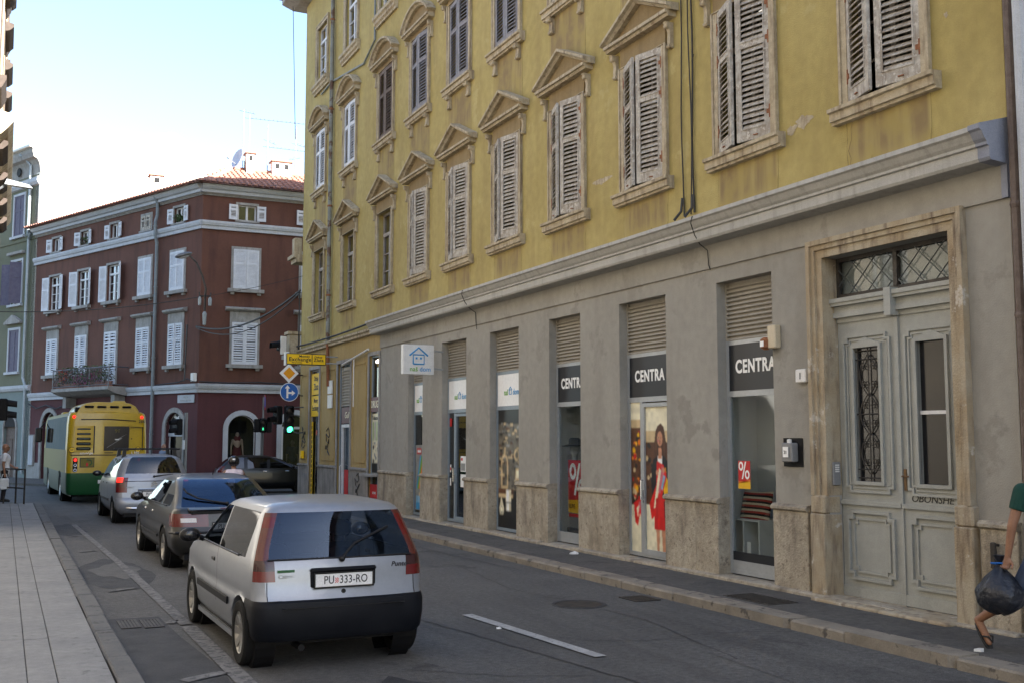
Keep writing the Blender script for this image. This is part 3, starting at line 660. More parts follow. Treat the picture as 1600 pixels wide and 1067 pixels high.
def pr_(p, name, shapes, x, z, parent, y=PY-.004):
    """flat print: layered cut-outs, each on its own thin layer"""
    mats = []; mb = MB()
    for k, (mt, pts) in enumerate(shapes):
        if mt not in mats: mats.append(mt)
        mb.poly([(px, -k*.0006, pz) for px, pz in pts], mats.index(mt))
    me = bpy.data.meshes.new(name); me.from_pydata(mb.v, [], mb.f)
    for mt in mats: me.materials.append(MAT[mt])
    me.polygons.foreach_set('material_index', mb.m); me.update()
    return ob(name, me, parent, (x,y,z))
def soft_print(name, shapes, x, parent, y, res=.013, blur=1, grain=.10, seed=1, z0=None):
    """a printed photograph: the cut-outs are rasterised, blurred and given grain, then stored as colours of a fine grid"""
    import numpy as np
    xs = [q[0] for m_, pp in shapes for q in pp]; zs = [q[1] for m_, pp in shapes for q in pp]; xa, xb, za, zb = min(xs), max(xs), min(zs), max(zs)
    nx, nz = int((xb-xa)/res), int((zb-za)/res); gx, gz = np.meshgrid(xa+(np.arange(nx)+.5)*(xb-xa)/nx, za+(np.arange(nz)+.5)*(zb-za)/nz); im = np.zeros((nz,nx,3))
    for m_, pp in shapes:
        ins = np.zeros((nz,nx), bool)
        for i in range(len(pp)):
            (ax,az), (bx,bz) = pp[i], pp[(i+1)%len(pp)]
            if az != bz: c = (az > gz) != (bz > gz); ins ^= c & (gx < (bx-ax)*(gz-az)/(bz-az)+ax)
        im[ins] = PRINT[m_]
    rg = np.random.RandomState(seed); lo = rg.rand(nz//7+2, nx//7+2); lo = np.kron(lo, np.ones((7,7)))[:nz,:nx]
    def bl(a):
        for ax in (0,1): a = (np.roll(a,1,ax)+2*a+np.roll(a,-1,ax))/4
        return a
    for _ in range(3): lo = bl(lo)
    im *= (1+grain*3*(lo-.5)+grain*(rg.rand(nz,nx)-.5))[...,None]
    for _ in range(blur): im = bl(im)
    vs = [(xa+(xb-xa)*i/nx, 0, za+(zb-za)*j/nz) for j in range(nz+1) for i in range(nx+1)]; n1 = nx+1
    fs = [(j*n1+i,j*n1+i+1,(j+1)*n1+i+1,(j+1)*n1+i) for j in range(nz) for i in range(nx)]
    me = bpy.data.meshes.new(name); me.from_pydata(vs, [], fs); at_ = me.color_attributes.new('print','FLOAT_COLOR','CORNER')
    at_.data.foreach_set('color', np.repeat(np.concatenate([np.clip(im,0,1).reshape(-1,3), np.ones((nx*nz,1))],1), 4, axis=0).astype('f').ravel())
    if 'photo_print' not in MAT:
        m = bpy.data.materials.new('photo_print'); m.use_nodes = True; nt = m.node_tree; c = N(nt,'ShaderNodeVertexColor', layer_name='print'); b = nt.nodes['Principled BSDF']; b.inputs['Roughness'].default_value = .35; nt.links.new(c.outputs[0], b.inputs['Base Color']); MAT['photo_print'] = m
    me.materials.append(MAT['photo_print']); me.update(); return ob(name, me, parent, (x,y,0))
def rect(x0,z0,x1,z1): return [(x0,z0),(x1,z0),(x1,z1),(x0,z1)]
def disc(cx,cz,r,n=18,rz=None): return [(cx+r*math.cos(2*math.pi*k/n), cz+(rz or r)*math.sin(2*math.pi*k/n)) for k in range(n)]
def ring_(cx,cz,r,r2,a0=0,a1=360,n=20):
    P = [R(a0+(a1-a0)*k/n) for k in range(n+1)]
    return [(cx+r*math.cos(a),cz+r*math.sin(a)) for a in P]+[(cx+r2*math.cos(a),cz+r2*math.sin(a)) for a in reversed(P)]
def percent(mt, x, z, s):
    return [(mt, disc(x-.26*s,z+.22*s,.20*s,20,.24*s)),('print_red', disc(x-.26*s,z+.22*s,.09*s,16,.13*s)),(mt, disc(x+.26*s,z-.22*s,.20*s,20,.24*s)),('print_red', disc(x+.26*s,z-.22*s,.09*s,16,.13*s)),
            (mt, [(x-.20*s,z-.46*s),(x-.09*s,z-.46*s),(x+.20*s,z+.46*s),(x+.09*s,z+.46*s)])]
for k, (a, b) in enumerate(OPN):
    x0, x1 = yx(b), yx(a); xc = (x0+x1)/2; w = x1-x0
    sf = ob('shopfront', None, yh); sf.empty_display_size = .1
    fr = MB(); frame4(fr, x0, x1, .16, 3.36, .06); fr.box(x0+.06,.15,2.58,x1-.06,.21,2.66)
    if k in (1,4):                                      # glazed door beside a narrow fixed light
        xm = x0+.30*w; fr.box(xm-.03,.145,.22,xm+.03,.215,2.58)
    if k == 0 or k == 2: fr.box(x0+.06,.155,.22,x1-.06,.205,.34)
    bld('frame', fr, 'alu' if k < 3 else 'alu_blue', sf)
    louvre(x0, x1, 3.36, 4.18, yh)
    bld('sign_board', MB().box(x0+.06,.155,2.66,x1-.06,.185,3.30), 'print_navy' if k < 3 else 'print_white', sf)
    if k < 3: text('CENTRA', .25, 'print_white', sf, (xc+(.03 if k == 0 else (-.03 if k == 1 else .02)),.152,2.985), bold=.034, sx=.80)
    else:
        g = ob('lettering', text_mesh('naš', .17, 'print_green', bold=.008, sx=.85, align='RIGHT'), sf, (xc-.12,.152,2.93))
        ob('lettering', text_mesh('dom', .17, 'print_blue', bold=.008, sx=.85, align='LEFT'), sf, (xc+.10,.152,2.93))
        hm = MB(); hm.tube([(-.05,-.002,-.06),(-.05,-.002,.03),(.05,-.002,.03),(.05,-.002,-.06),(-.05,-.002,-.06)], .008, 4).tube([(-.075,-.002,.025),(0,-.002,.09),(.075,-.002,.025)], .008, 4); bld('house_mark', hm, 'print_blue', sf, (xc-.01,.152,2.95))
    if k == 1 or k == 4:
        bld('pane', MB().box(x0+.06,.178,.22,xm-.03,.184,2.58), 'glass' if k == 1 else 'glass_dark', sf); bld('pane', MB().box(xm+.08,.176,.26,x1-.10,.182,2.50), 'glass' if k == 1 else 'glass_dark', sf)
        dr = ob('door', None, sf); dm = MB(); frame4(dm, xm+.03, x1-.04, .20, 2.56, .06, .135, .20, .08); bld('door', dm, 'alu' if k == 1 else 'alu_blue', sf); bpy.data.objects.remove(dr)
        bld('handle', MB().tube([(xm+.06,.135,1.05),(xm+.06,.085,1.05),(xm+.06,.085,1.35),(xm+.06,.135,1.35)], .012, 6).box(xm+.045,.128,1.0,xm+.075,.136,1.2), 'chrome', sf)
    else: bld('pane', MB().box(x0+.06,.178,.22 if k > 2 else .34,x1-.06,.184,2.58), 'glass' if k in (0,2) else 'glass_dark', sf)
    if k in (0,2,5,4): shop_room(x0, x1, 'room_wall' if k in (0,2) else 'room_grey', .62 if k != 4 else 2.2)
    # flat prints on the glass
    if k == 1:
        xm = x0+.30*w; sh = [('print_cream', rect(x0+.06,.22,xm-.03,2.58)), ('print_tan', rect(x0+.06,2.18,xm-.03,2.30)), ('print_brown', rect(x0+.06,.95,xm-.03,2.18))]
        q = random.Random(3)
        for _ in range(60):
            sh.append((q.choice(['print_red','print_orange','print_tan','print_dark','print_hair','print_yellow','print_brown']), disc(q.uniform(x0+.09,xm-.06), q.uniform(1.0,2.1), q.uniform(.018,.05), 8)))
        sh += [('print_red2', [(xm-.28,.98),(xm-.03,1.1),(xm-.03,.72),(xm-.10,.82),(xm-.16,.62),(xm-.24,.68)]),('print_cream', [(xm-.2,.9),(xm-.12,.95),(xm-.16,.75)]),('print_pink',[(xm-.14,1.0),(xm-.05,1.02),(xm-.1,.84)])]
        soft_print('poster_strip', [(m_, [(px-x0, pz) for px, pz in pts]) for m_, pts in sh], x0, sf, PY-.004)
        a0, b0 = xm+.08, x1-.10; W_ = b0-a0; cx = a0+W_*.52
        sh = [('print_cream', rect(a0,.26,b0,2.5)), ('print_tan', rect(a0,1.95,b0,2.12)), ('print_brown', rect(a0,.98,b0,1.95)), ('print_yellow', [(cx-.1,.9),(b0,.75),(b0,1.62),(cx+.2,1.45)])]
        for _ in range(50): sh.append((q.choice(['print_red','print_orange','print_dark','print_hair','print_tan','print_brown','print_dark']), disc(q.uniform(a0+.03,b0-.03), q.uniform(1.15,1.9), q.uniform(.02,.05), 8)))
        sh += [('print_skin', [(cx-.09,.26),(cx-.03,.26),(cx-.02,.62),(cx-.12,.62)]), ('print_skin', [(cx+.06,.26),(cx+.14,.26),(cx+.15,.62),(cx+.03,.62)]),
               ('print_hair', [(cx-.05,2.20),(cx+.04,2.24),(cx+.12,2.18),(cx+.19,1.9),(cx+.17,1.62),(cx-.12,1.62),(cx-.15,1.9),(cx-.11,2.12)]),
               ('print_jacket', [(cx-.18,1.68),(cx-.08,1.74),(cx+.12,1.74),(cx+.24,1.64),(cx+.27,1.1),(cx-.22,1.1),(cx-.25,1.35)]),
               ('print_white', [(cx-.05,1.74),(cx+.07,1.74),(cx+.05,1.2),(cx-.06,1.2)]),
               ('print_skin', [(cx-.03,1.86),(cx+.05,1.86),(cx+.06,1.70),(cx-.04,1.70)]), ('print_skin', disc(cx+.01,2.0,.075,16,.115)),
               ('print_hair', [(cx-.075,2.06),(cx+.01,2.15),(cx+.09,2.06),(cx+.11,2.14),(cx+.02,2.22),(cx-.09,2.15)]), ('print_red', disc(cx+.01,1.935,.022,8,.009)), ('print_dark', disc(cx-.022,2.015,.013,8,.007)), ('print_dark', disc(cx+.042,2.015,.013,8,.007)),
               ('print_red2', [(cx-.15,1.12),(cx+.17,1.12),(cx+.22,.60),(cx-.17,.60)]), ('print_yellow', [(cx+.05,1.5),(cx+.26,1.62),(b0,1.55),(b0,1.15),(cx+.12,1.10)]),
               ('print_red2', [(cx-.08,1.66),(cx+.10,1.60),(cx+.20,1.44),(cx-.04,.92),(cx-.24,.74),(cx-.30,.98),(cx-.10,1.3)]),
               ('print_cream', [(cx-.02,1.55),(cx+.06,1.5),(cx-.12,.95),(cx-.18,.92),(cx-.1,1.25)]), ('print_pink', [(cx+.06,1.6),(cx+.12,1.5),(cx,1.15),(cx-.05,1.2)]), ('print_lightblue',[(cx+.1,1.45),(cx+.15,1.42),(cx+.06,1.2),(cx+.03,1.25)]),
               ('print_brown', [(cx-.13,2.0),(cx-.09,2.1),(cx-.075,1.9),(cx-.10,1.66)]), ('print_brown', [(cx+.10,2.1),(cx+.14,1.95),(cx+.15,1.7),(cx+.10,1.85)]), ('print_tan', [(cx-.05,2.02),(cx-.03,2.05),(cx-.04,1.95)]), ('print_pink', disc(cx-.035,1.97,.018,8,.02)), ('print_brown', disc(cx+.012,1.965,.008,6,.02)),
               ('print_dark', [(cx-.20,1.62),(cx-.12,1.66),(cx-.14,1.3),(cx-.22,1.28)]), ('print_navy', [(cx+.16,1.66),(cx+.23,1.6),(cx+.26,1.3),(cx+.18,1.42)]), ('print_red', [(cx-.12,1.08),(cx-.05,1.1),(cx-.08,.62),(cx-.15,.62)]), ('print_maroon', [(cx+.10,1.06),(cx+.13,1.05),(cx+.17,.62),(cx+.13,.62)]),
               ('print_skin', disc(cx-.08,1.48,.035,10,.045)), ('print_skin', disc(cx+.10,1.52,.035,10,.04))]
        soft_print('poster_woman', [(m_, [(min(max(px,a0),b0)-a0, pz) for px, pz in pts]) for m_, pts in sh], a0, sf, PY-.002, .011)
    if k == 3:
        q = random.Random(21); a0, b0 = x0+.06, x1-.06
        sh = [('print_dark', rect(a0,.22,b0,2.58)), ('print_wallstone', rect(a0,1.0,b0,2.30))]
        for _ in range(170): 
            px, pz = q.uniform(a0+.05,b0-.05), q.uniform(1.0,2.35); s = q.uniform(.02,.06)
            sh.append((q.choice(['print_wallstone','print_brown','print_grey','print_dark','print_wallstone','print_tan']), rect(max(a0,px-s*1.3),pz-s*.5,min(b0,px+s*1.3),pz+s*.5)))
        sh += [('print_tan', ring_(a0+.30,1.52,.17,.11,200,-20)), ('print_tan', rect(a0+.13,1.05,a0+.19,1.5)), ('print_tan', rect(a0+.41,1.05,a0+.47,1.5)), ('print_tan', rect(a0+.13,1.0,a0+.47,1.06)), ('print_tan', disc(a0+.30,1.74,.05,10,.09)),
               ('print_tan', disc(a0+.86,1.68,.12,16)), ('print_wallstone', disc(a0+.86,1.68,.07,12)), ('print_tan', rect(a0+.80,1.18,b0-.04,1.42)), ('print_cream', rect(a0+.83,1.22,b0-.07,1.38)),
               ('print_brown', rect(a0,.80,a0+.72,1.0)), ('print_dark', rect(a0,.22,b0,.86)), ('print_tan', rect(a0+.02,.82,a0+.70,.90)),
               ('print_cream', rect(a0+.36,.56,a0+.60,.98)), ('print_white', rect(a0+.40,.56,a0+.50,.98)), ('print_grey', rect(a0+.36,.72,a0+.60,.74)),
               ('print_cream', [(a0+.05,.60),(a0+.15,.84),(a0+.28,.60),(a0+.24,.48),(a0+.08,.48)]), ('print_grey', ring_(a0+.16,.58,.07,.05,0,359)), ('print_cream', rect(b0-.22,.74,b0-.02,1.02)), ('print_grey', rect(b0-.22,.86,b0-.02,.88)), ('print_cream', disc(b0-.14,.54,.12,14)), ('print_grey', ring_(b0-.14,.54,.08,.06,0,359))]
        soft_print('poster_wall', [(m_, [(px-a0, pz) for px, pz in pts]) for m_, pts in sh], a0, sf, PY-.004, .015, 2, .25)
    if k == 2:
        a0 = x0+.16
        sh = [('print_red', rect(0,.70,.80,1.62)), ('print_yellow', [(0,.68),(.80,.66),(.80,.93),(0,.90)]), ('print_red', rect(.02,.60,.8,.66))]+percent('print_white',.34,1.28,.62)
        pr_(0, 'sale_poster', sh, a0, 0, sf, .30); ob('lettering', text_mesh('RUVE', .11, 'print_brown', sx=.9, align='LEFT'), sf, (a0+.03,.295,.79))
        sb = MB(); sb.box(x0+.06,.33,.16,x1-.06,.36,.40); bld('base_board', sb, 'print_navy', sf)
        # hat on a display head hangs above the poster
        hh = thing('display_hat','dark wide-brimmed hat on a display head above the red sale poster','hat',(9.42,17.02,1.82))
        bld('head_form', MB().lathe([(0,-.25),(.055,-.24),(.05,-.12),(.085,-.05),(.09,.05),(.05,.12),(0,.13)],n=14), 'room_grey', hh, smooth=True); bld('brim', MB().lathe([(.0,.10),(.11,.085),(.24,.05),(.245,.045),(.11,.07),(0,.08)],n=20), 'print_black', hh, smooth=True); bld('crown', MB().lathe([(.115,.08),(.11,.17),(.07,.20),(0,.19)],n=16), 'print_black', hh, smooth=True)
    if k == 0:
        sh = [('print_red', rect(0,0,.26,.38)), ('print_yellow', rect(0,0,.26,.10)), ('print_orange', [(0,.10),(.26,.10),(.26,.13),(0,.07)])]+percent('print_white',.13,.25,.26)
        pr_(0, 'sale_sticker', sh, x0+.20, 1.32, sf)
        bld('base_board', MB().box(x0+.06,.165,.34,x1-.06,.175,.46), 'print_navy', sf)
        cube = thing('display_cube','pale open display cube standing in the shop window below the striped cushion','display stand',(9.62,12.0,.17)); w_ = .34
        bld('panel', MB().box(-w_,-.32,0,-w_+.02,.3,.72).box(w_-.02,-.32,0,w_,.3,.72).box(-w_+.02,-.32,.70,w_-.02,.3,.72).box(-w_+.02,-.32,0,w_-.02,.3,.02).box(-.02,-.32,.02,0,.3,.70).box(-w_+.02,.28,.02,w_-.02,.3,.70), 'room_wall', cube, rz=R(-90))
        pc2 = MB().box(-.05,-.33,.03,.03,-.322,.42); q = tag(bld('price_card', pc2, 'print_white', None, (9.615,11.86,.17), rz=R(-90)), 'small white price card leaning on the display cube', 'card')
        # striped cushion
        mb = MB(); nx, nz = 16, 14; vs = []; 
        for s in (1,-1):
            for i in range(nx+1):
                for j in range(nz+1):
                    u, v = i/nx*2-1, j/nz*2-1; e = 1+.10*(abs(u*v))**2; d = .085*max(0,(1-u**4))**.5*max(0,(1-v**4))**.5
                    vs.append((u*.27*e, s*d, v*.20*e))
        fs = []; ms = []; n1 = (nx+1)*(nz+1)
        for q in (0,1):
            for i in range(nx):
                for j in range(nz):
                    a = q*n1+i*(nz+1)+j; fs.append((a,a+nz+1,a+nz+2,a+1)); ms.append(j%3)
        mb.v = vs; mb.f = [list(f) for f in fs]; mb.m = ms
        tag(bld('cushion', mb, ['stripe_red','stripe_cream','stripe_dark'], None, (9.50,11.96,1.07), smooth=True, rot=(R(-14),0,R(-86)), merge=True), 'striped red and cream cushion on the display cube in the shop window', 'cushion')
    if k == 5:
        sh = [('print_lightblue', rect(.1,.3,.85,.62)), ('print_blue', rect(.1,.3,.85,.46)), ('print_tan', disc(.45,.66,.14,12,.06)), ('print_orange', [(.3,.8),(.42,.8),(.75,1.6),(.62,1.6)]), ('print_green', [(.2,.8),(.3,.8),(.62,1.6),(.5,1.6)]), ('print_blue', [(.12,.8),(.2,.8),(.5,1.6),(.4,1.6)]), ('print_red', rect(.15,1.62,.5,1.78)), ('print_white', rect(.2,1.67,.45,1.73))]
        soft_print('shop_poster', [('print_grey', rect(.05,.28,.88,1.85))]+[(m_, [(px*.9,pz) for px, pz in p_]) for m_, p_ in sh], x0+.06, sf, PY-.004, .015)
    if k == 4:
        sh = [('print_red', rect(0,2.28,.12,2.46)), ('print_white', rect(.02,1.25,.10,1.42)), ('print_white', rect(.02,.95,.10,1.12)), ('print_red', rect(.03,1.3,.09,1.36))]
        pr_(0, 'door_sticker', sh, x0+.09, 0, sf)
        pr_(0, 'door_notice', [('print_white', rect(.0,1.28,.30,1.62)), ('print_white', rect(.0,.94,.30,1.22)), ('print_red', rect(.02,1.52,.12,1.58)), ('print_grey', rect(.02,1.3,.26,1.46))], xm+.30, 0, sf, .17)

# ------------------------------------------------ entrance door with its stone surround
dx0, dx1 = yx(9.95), yx(8.02); dc = (dx0+dx1)/2
en = ob('entrance', None, yh, (dc,0,0)); hw = (dx1-dx0)/2
mb = MB()
for s in (-1,1):
    for (a, b, p) in ((hw,hw+.10,.03),(hw+.10,hw+.16,.06),(hw+.16,hw+.22,.09)):
        q0, q1 = sorted((s*a,s*b)); mb.box(q0,-p,1.32,q1,.01,4.20+(b-hw))
    q0, q1 = sorted((s*(hw-.004),s*(hw+.24))); mb.cbox(q0,-.10,.02,q1,.19,1.10,.012); mb.cbox(q0-.0,-.09,1.10,q1,.18,1.32,.02)
    q0, q1 = sorted((s*(hw-.002),s*(hw+.001))); mb.box(q0,.0,1.32,q1,.2,4.2)
for (a, p) in ((0,.03),(.10,.06),(.16,.09)):
    t = .10 if a == 0 else .06; mb.box(-hw-a,-p,4.20+a,hw+a,.01,4.20+a+t)
bld('stone_surround', mb, 'stone_door', en)
bld('threshold', MB().cbox(-hw-.05,-.30,.0,hw*.05,.2,.14,.02).cbox(hw*.05+.006,-.30,.0,hw+.05,.2,.135,.02), 'stone_door', en)
y = .20
mb = MB(); mb.box(-hw,y-.02,3.40,hw,y+.06,3.46).box(-hw,y-.07,3.46,hw,y+.06,3.52).box(-hw,y-.05,3.52,hw,y+.06,3.60).box(-hw,y-.11,3.60,hw,y+.06,3.64).box(-hw,y-.13,3.64,hw,y+.06,3.69).box(-.05,y-.15,3.40,.05,y-.02,3.72); bld('transom', mb, 'door_paint', en)
fl = MB(); frame4(fl, -hw, hw, 3.70, 4.20, .05, y, y+.05); fl.box(-.03,y-.01,3.75,.03,y+.05,4.15); bld('fanlight', fl, 'iron', en)
bld('fanlight_pane', MB().box(-hw+.05,y+.03,3.75,hw-.05,y+.036,4.15), 'glass', en); bld('fanlight_room', MB().box(-hw,y+.10,3.5,hw,y+.12,4.3), 'room_grey', en)
def fbar(p, q): return MB().tube([(p[0],y-.005,p[1]),(q[0],y-.005,q[1])], .011, 5)
for s in (-1,1):
    for k in range(-1,4):
        for sl in (-1,1):
            xa, za, xb, zb = -.3+k*.30, 3.75, -.3+k*.30+.42, 4.15
            if sl < 0: xa, xb = xb, xa
            t0 = max(0, *( [(0.05-xa)/(xb-xa)] if xb > xa else [(hw-.05-xa)/(xb-xa)] )); t1 = min(1, *( [(hw-.05-xa)/(xb-xa)] if xb > xa else [(.05-xa)/(xb-xa)] ))
            if t1-t0 > .15: bld('fanlight_bar', MB().tube([(s*(xa+(xb-xa)*t0),y-.005,za+(zb-za)*t0),(s*(xa+(xb-xa)*t1),y-.005,za+(zb-za)*t1)], .008, 5), 'lead', en)
def moulding(mb, loop, t, y0, y1):
    n = len(loop)
    for i in range(n):
        (a, b), (c, d) = loop[i], loop[(i+1)%n]
        x0, x1 = sorted((a,c)); z0, z1 = sorted((b,d))
        if x1-x0 > z1-z0: mb.box(x0-t/2,y0,z0-t/2,x1+t/2,y1,z0+t/2)
        else: mb.box(x0-t/2,y0+.0008,z0+t/2,x0+t/2,y1,z1-t/2)
def notched(x0,x1,z0,z1,n):
    return [(x0+n,z0),(x1-n,z0),(x1-n,z0+n),(x1,z0+n),(x1,z1-n),(x1-n,z1-n),(x1-n,z1),(x0+n,z1),(x0+n,z1-n),(x0,z1-n),(x0,z0+n),(x0+n,z0+n)]
for s in (-1,1):
    a, b = (-hw+.005,-.008) if s < 0 else (.008,hw-.005)
    lf = ob('door_leaf', None, en)
    mb = MB(); gx0, gx1, gz0, gz1 = (a+b)/2-.20, (a+b)/2+.20, 1.50, 3.08
    wallgrid(mb, a, b, .14, 3.40, [(gx0,gx1,gz0,gz1)], y, .05); mb.quad((a,y,.14),(a,y+.05,.14),(a,y+.05,3.4),(a,y,3.4)); mb.quad((b,y,3.4),(b,y+.05,3.4),(b,y+.05,.14),(b,y,.14))
    mb.box(a,y-.03,1.22,b,y,1.27).box(a,y-.018,.14,b,y,.26)
    bpy.data.objects.remove(lf); lf = bld('door_leaf', mb, 'door_paint', en)
    pm = MB(); moulding(pm, notched(a+.11,b-.11,1.38,3.22,.06), .03, y-.030, y); moulding(pm, notched(a+.155,b-.155,1.425,3.175,.05), .02, y-.016, y)
    moulding(pm, [(gx0-.02,gz0-.02),(gx1+.02,gz0-.02),(gx1+.02,gz1+.02),(gx0-.02,gz1+.02)], .04, y-.035, y+.01); moulding(pm, notched(a+.12,b-.12,.36,1.14,.07), .035, y-.035, y); moulding(pm, notched(a+.20,b-.20,.44,1.06,.05), .025, y-.02, y)
    pm.prism([(gx0-.03,gz1+.03),(gx1+.03,gz1+.03),((gx0+gx1)/2,gz1+.12)], y-.03, y, 'y')
    bld('moulding', pm, 'door_paint', en)
    bld('door_pane', MB().box(gx0,y+.035,gz0,gx1,y+.04,gz1), 'black_gloss', en)
    if s < 0:                                            # wrought iron scrolls
        gm = MB(); cx = (gx0+gx1)/2; yy = y+.012
        for xx in (gx0+.035,gx1-.035): gm.tube([(xx,yy,gz0),(xx,yy,gz1)], .007, 5)
        for zz in (gz0+.04,gz0+.14,gz1-.14,gz1-.04,(gz0+gz1)/2): gm.tube([(gx0,yy,zz),(gx1,yy,zz)], .007, 5)
        for zc in ((gz0+gz1)/2-.46,(gz0+gz1)/2,(gz0+gz1)/2+.46):
            for m_ in (-1,1):
                gm.tube([(cx+m_*(.015+.13*math.sin(t*math.pi)),yy,zc-.24+.48*t) for t in [i/10 for i in range(11)]], .007, 5)
                gm.tube([(cx+m_*(.075+.05*(1-t*.8)*math.cos(t*9)),yy,zc+m_*.0+.10+.05*(1-t*.8)*math.sin(t*9)) for t in [i/16 for i in range(17)]], .006, 5)
                gm.tube([(cx+m_*(.075+.05*(1-t*.8)*math.cos(-t*9)),yy,zc-.10+.05*(1-t*.8)*math.sin(-t*9)) for t in [i/16 for i in range(17)]], .006, 5)
        gm.tube([(cx,yy,gz0),(cx,yy,gz1)], .008, 5); bld('iron_grille', gm, 'iron', en)
    else: bld('glazing_bar', MB().box(gx0,y+.012,(gz0+gz1)/2-.02,gx1,y+.034,(gz0+gz1)/2+.02), 'white_paint', en)
bld('cover_strip', MB().box(-.028,y-.028,1.27,.028,y-.002,3.40).box(-.02,y-.02,.14,.02,y-.002,1.22), 'door_paint', en)
bld('door_handle', MB().box(.045,y-.02,1.42,.085,y-.002,1.66).tube([(.065,y-.02,1.58),(.065,y-.07,1.58),(.16,y-.07,1.58)], .011, 6), 'brass_old', en)
text('OBONSHE', .115, 'print_black', en, (.42,y-.003,1.335), depth=.003, sx=1.1, shear=.2)
# ------------------------------------------------ the older ochre end of the ground floor
oops = [(yx(34.1),yx(32.95),.14,4.22),(yx(30.9),yx(29.6),.14,4.22),(yx(27.85),yx(26.95+.05),.14,4.25)]
OD = .12
bld('ochre_wall', wallgrid(MB(), yx(EY1), yx(GE)-.002, 0, 5.0, oops, .0, OD), 'ochre_wall', yh)
bld('string_course', MB().prism([(.0,4.80),(-.10,4.82),(-.10,4.88),(-.15,4.92),(-.15,4.97),(.0,5.03)], yx(EY1)-.05, yx(GE+.16), 'x'), 'stone', yh)
for (a, b) in ((31.0,32.9),(27.95,29.5),(34.15,35.38)):
    bld('plinth_stone', MB().cbox(yx(b),-.04,.12,yx(a),.02,1.12,.008), 'plinth_grey', yh); bld('plinth_cap', MB().prism([(.0,1.12),(-.07,1.13),(-.07,1.17),(.0,1.2)], yx(b)-.01, yx(a)+.01, 'x'), 'plinth_grey', yh)
    pm = MB(); moulding(pm, notched(yx(b)+.16,yx(a)-.16,1.35,4.1,.09), .03, -.02, .005); bld('wall_panel', pm, 'ochre_wall', yh)
for k, (x0, x1, z0, z1) in enumerate(oops):
    sf = ob('shopfront', None, yh, (0,-.12,0)); fm = MB(); frame4(fm, x0-.10, x1+.10, z0, z1+.10, .10, .09, .14); bld('surround', fm, 'grey_stone', sf); 
    fm = MB(); frame4(fm, x0, x1, z0, z1, .05, .18, .24); bld('frame', fm, 'alu_blue' if k else 'window_wood', sf)
    bld('pane', MB().box(x0+.05,.215,z0+.05,x1-.05,.22,z1-.05), 'glass_dark', sf)
    bld('shop_interior', MB().box(x0-.2,1.6,0,x1+.2,1.62,4.3).box(x0-.22,.26,0,x0-.2,1.6,4.3), 'dark_room' if k < 2 else 'room_grey', yh)
    if k == 0:
        bld('sign_board', MB().box(x0+.05,.16,3.42,x1-.05,.19,4.10).box(x0+.05,.16,2.72,x1-.05,.19,3.38), 'sign_yellow', sf); xc = (x0+x1)/2
        for (s_, sz, z) in (('Otkup',.22,3.93),('Zlata',.30,3.66),('Money',.20,3.22),('Exchange',.25,2.98)): text(s_, sz, 'print_dark', sf, (xc,.157,z), bold=.01, sx=.85)
        bld('sign_strip', MB().box(x0+.06,.17,.2,x0+.24,.18,2.55), 'sign_yellow', sf)
        for j in range(14): text('$€', .13, 'print_dark', sf, (x0+.15,.167,.35+j*.155), sx=.8)
        pr_(0, 'sticker', [('print_red', disc(.7,2.2,.09))], x0, 0, sf)
    if k == 1:
        louvre(x0+.30, x1, 2.95, 4.1, yh, .03); bld('sign_board', MB().box(x0+.3,.16,2.45,x1-.03,.19,2.92), 'print_maroon', sf); text('Gull', .26, 'print_cream', sf, ((x0+x1)/2+.18,.157,2.68), shear=.3)
        fm = MB(); frame4(fm, x0+.3, x1-.05, .2, 2.42, .09, .16, .22); bld('door', fm, 'white_paint', sf); bld('handle', MB().tube([(x0+.42,.16,.35),(x0+.42,.09,.4),(x0+.42,.09,1.2),(x0+.42,.16,1.25)], .015, 6), 'white_paint', sf)
        pr_(0, 'door_poster', [('print_red', rect(.5,.3,.9,1.1))], x0, 0, sf, .2)
    if k == 2:
        bld('sign_board', MB().box(x0+.05,.15,2.72,x1-.03,.18,3.12), 'print_maroon', sf); ob('lettering', text_mesh('DRUGST', .27, 'print_cream', bold=.012, sx=.8, align='LEFT'), sf, (x0+.08,.148,2.92))
        q = random.Random(5); sh = [('print_cream', rect(0,1.35,x1-x0-.1,2.68)), ('print_grey', rect(0,1.05,x1-x0-.1,1.1))]
        for j in range(5): sh.append((q.choice(['print_dark','print_grey','print_green']), rect(.06+j*.15,1.95,.13+j*.15,2.45)))
        for j in range(26): sh.append((q.choice(['print_dark','print_grey','print_tan','print_dark']), disc(q.uniform(.06,.7), q.uniform(1.4,1.9), q.uniform(.02,.07), 7)))
        soft_print('shop_poster', sh, x0+.05, sf, .2, .02); ob('lettering', text_mesh('Tobacco', .16, 'print_dark', sx=.8, align='LEFT'), sf, (x0+.08,.19,2.56))
        bld('sign_board', MB().box(x0+.05,.15,.1,x1,.19,.78), 'print_red', sf); text('NOVINE', .1, 'print_white', sf, ((x0+x1)/2,.147,.55), sx=.8); bld('window_ledge', MB().box(x0-.1,-.12,1.0,x1+.05,.2,1.06), 'grey_stone', sf)
        # small lamp that is on behind the glass
        bld('spot_lamp', MB().lathe([(0,0),(.05,0),(.06,.06),(0,.1)],n=12), 'lamp_lit', sf, (x1-.15,.12,4.02))
# rolled awning arm
bld('awning_arm', MB().tube([(yx(30.2),-.10,4.15),(yx(27.6),-.12,4.42)], .03, 6).tube([(yx(29.0),-.10,4.25),(yx(29.0),-.10,2.9)], .018, 6), 'white_plastic', yh)
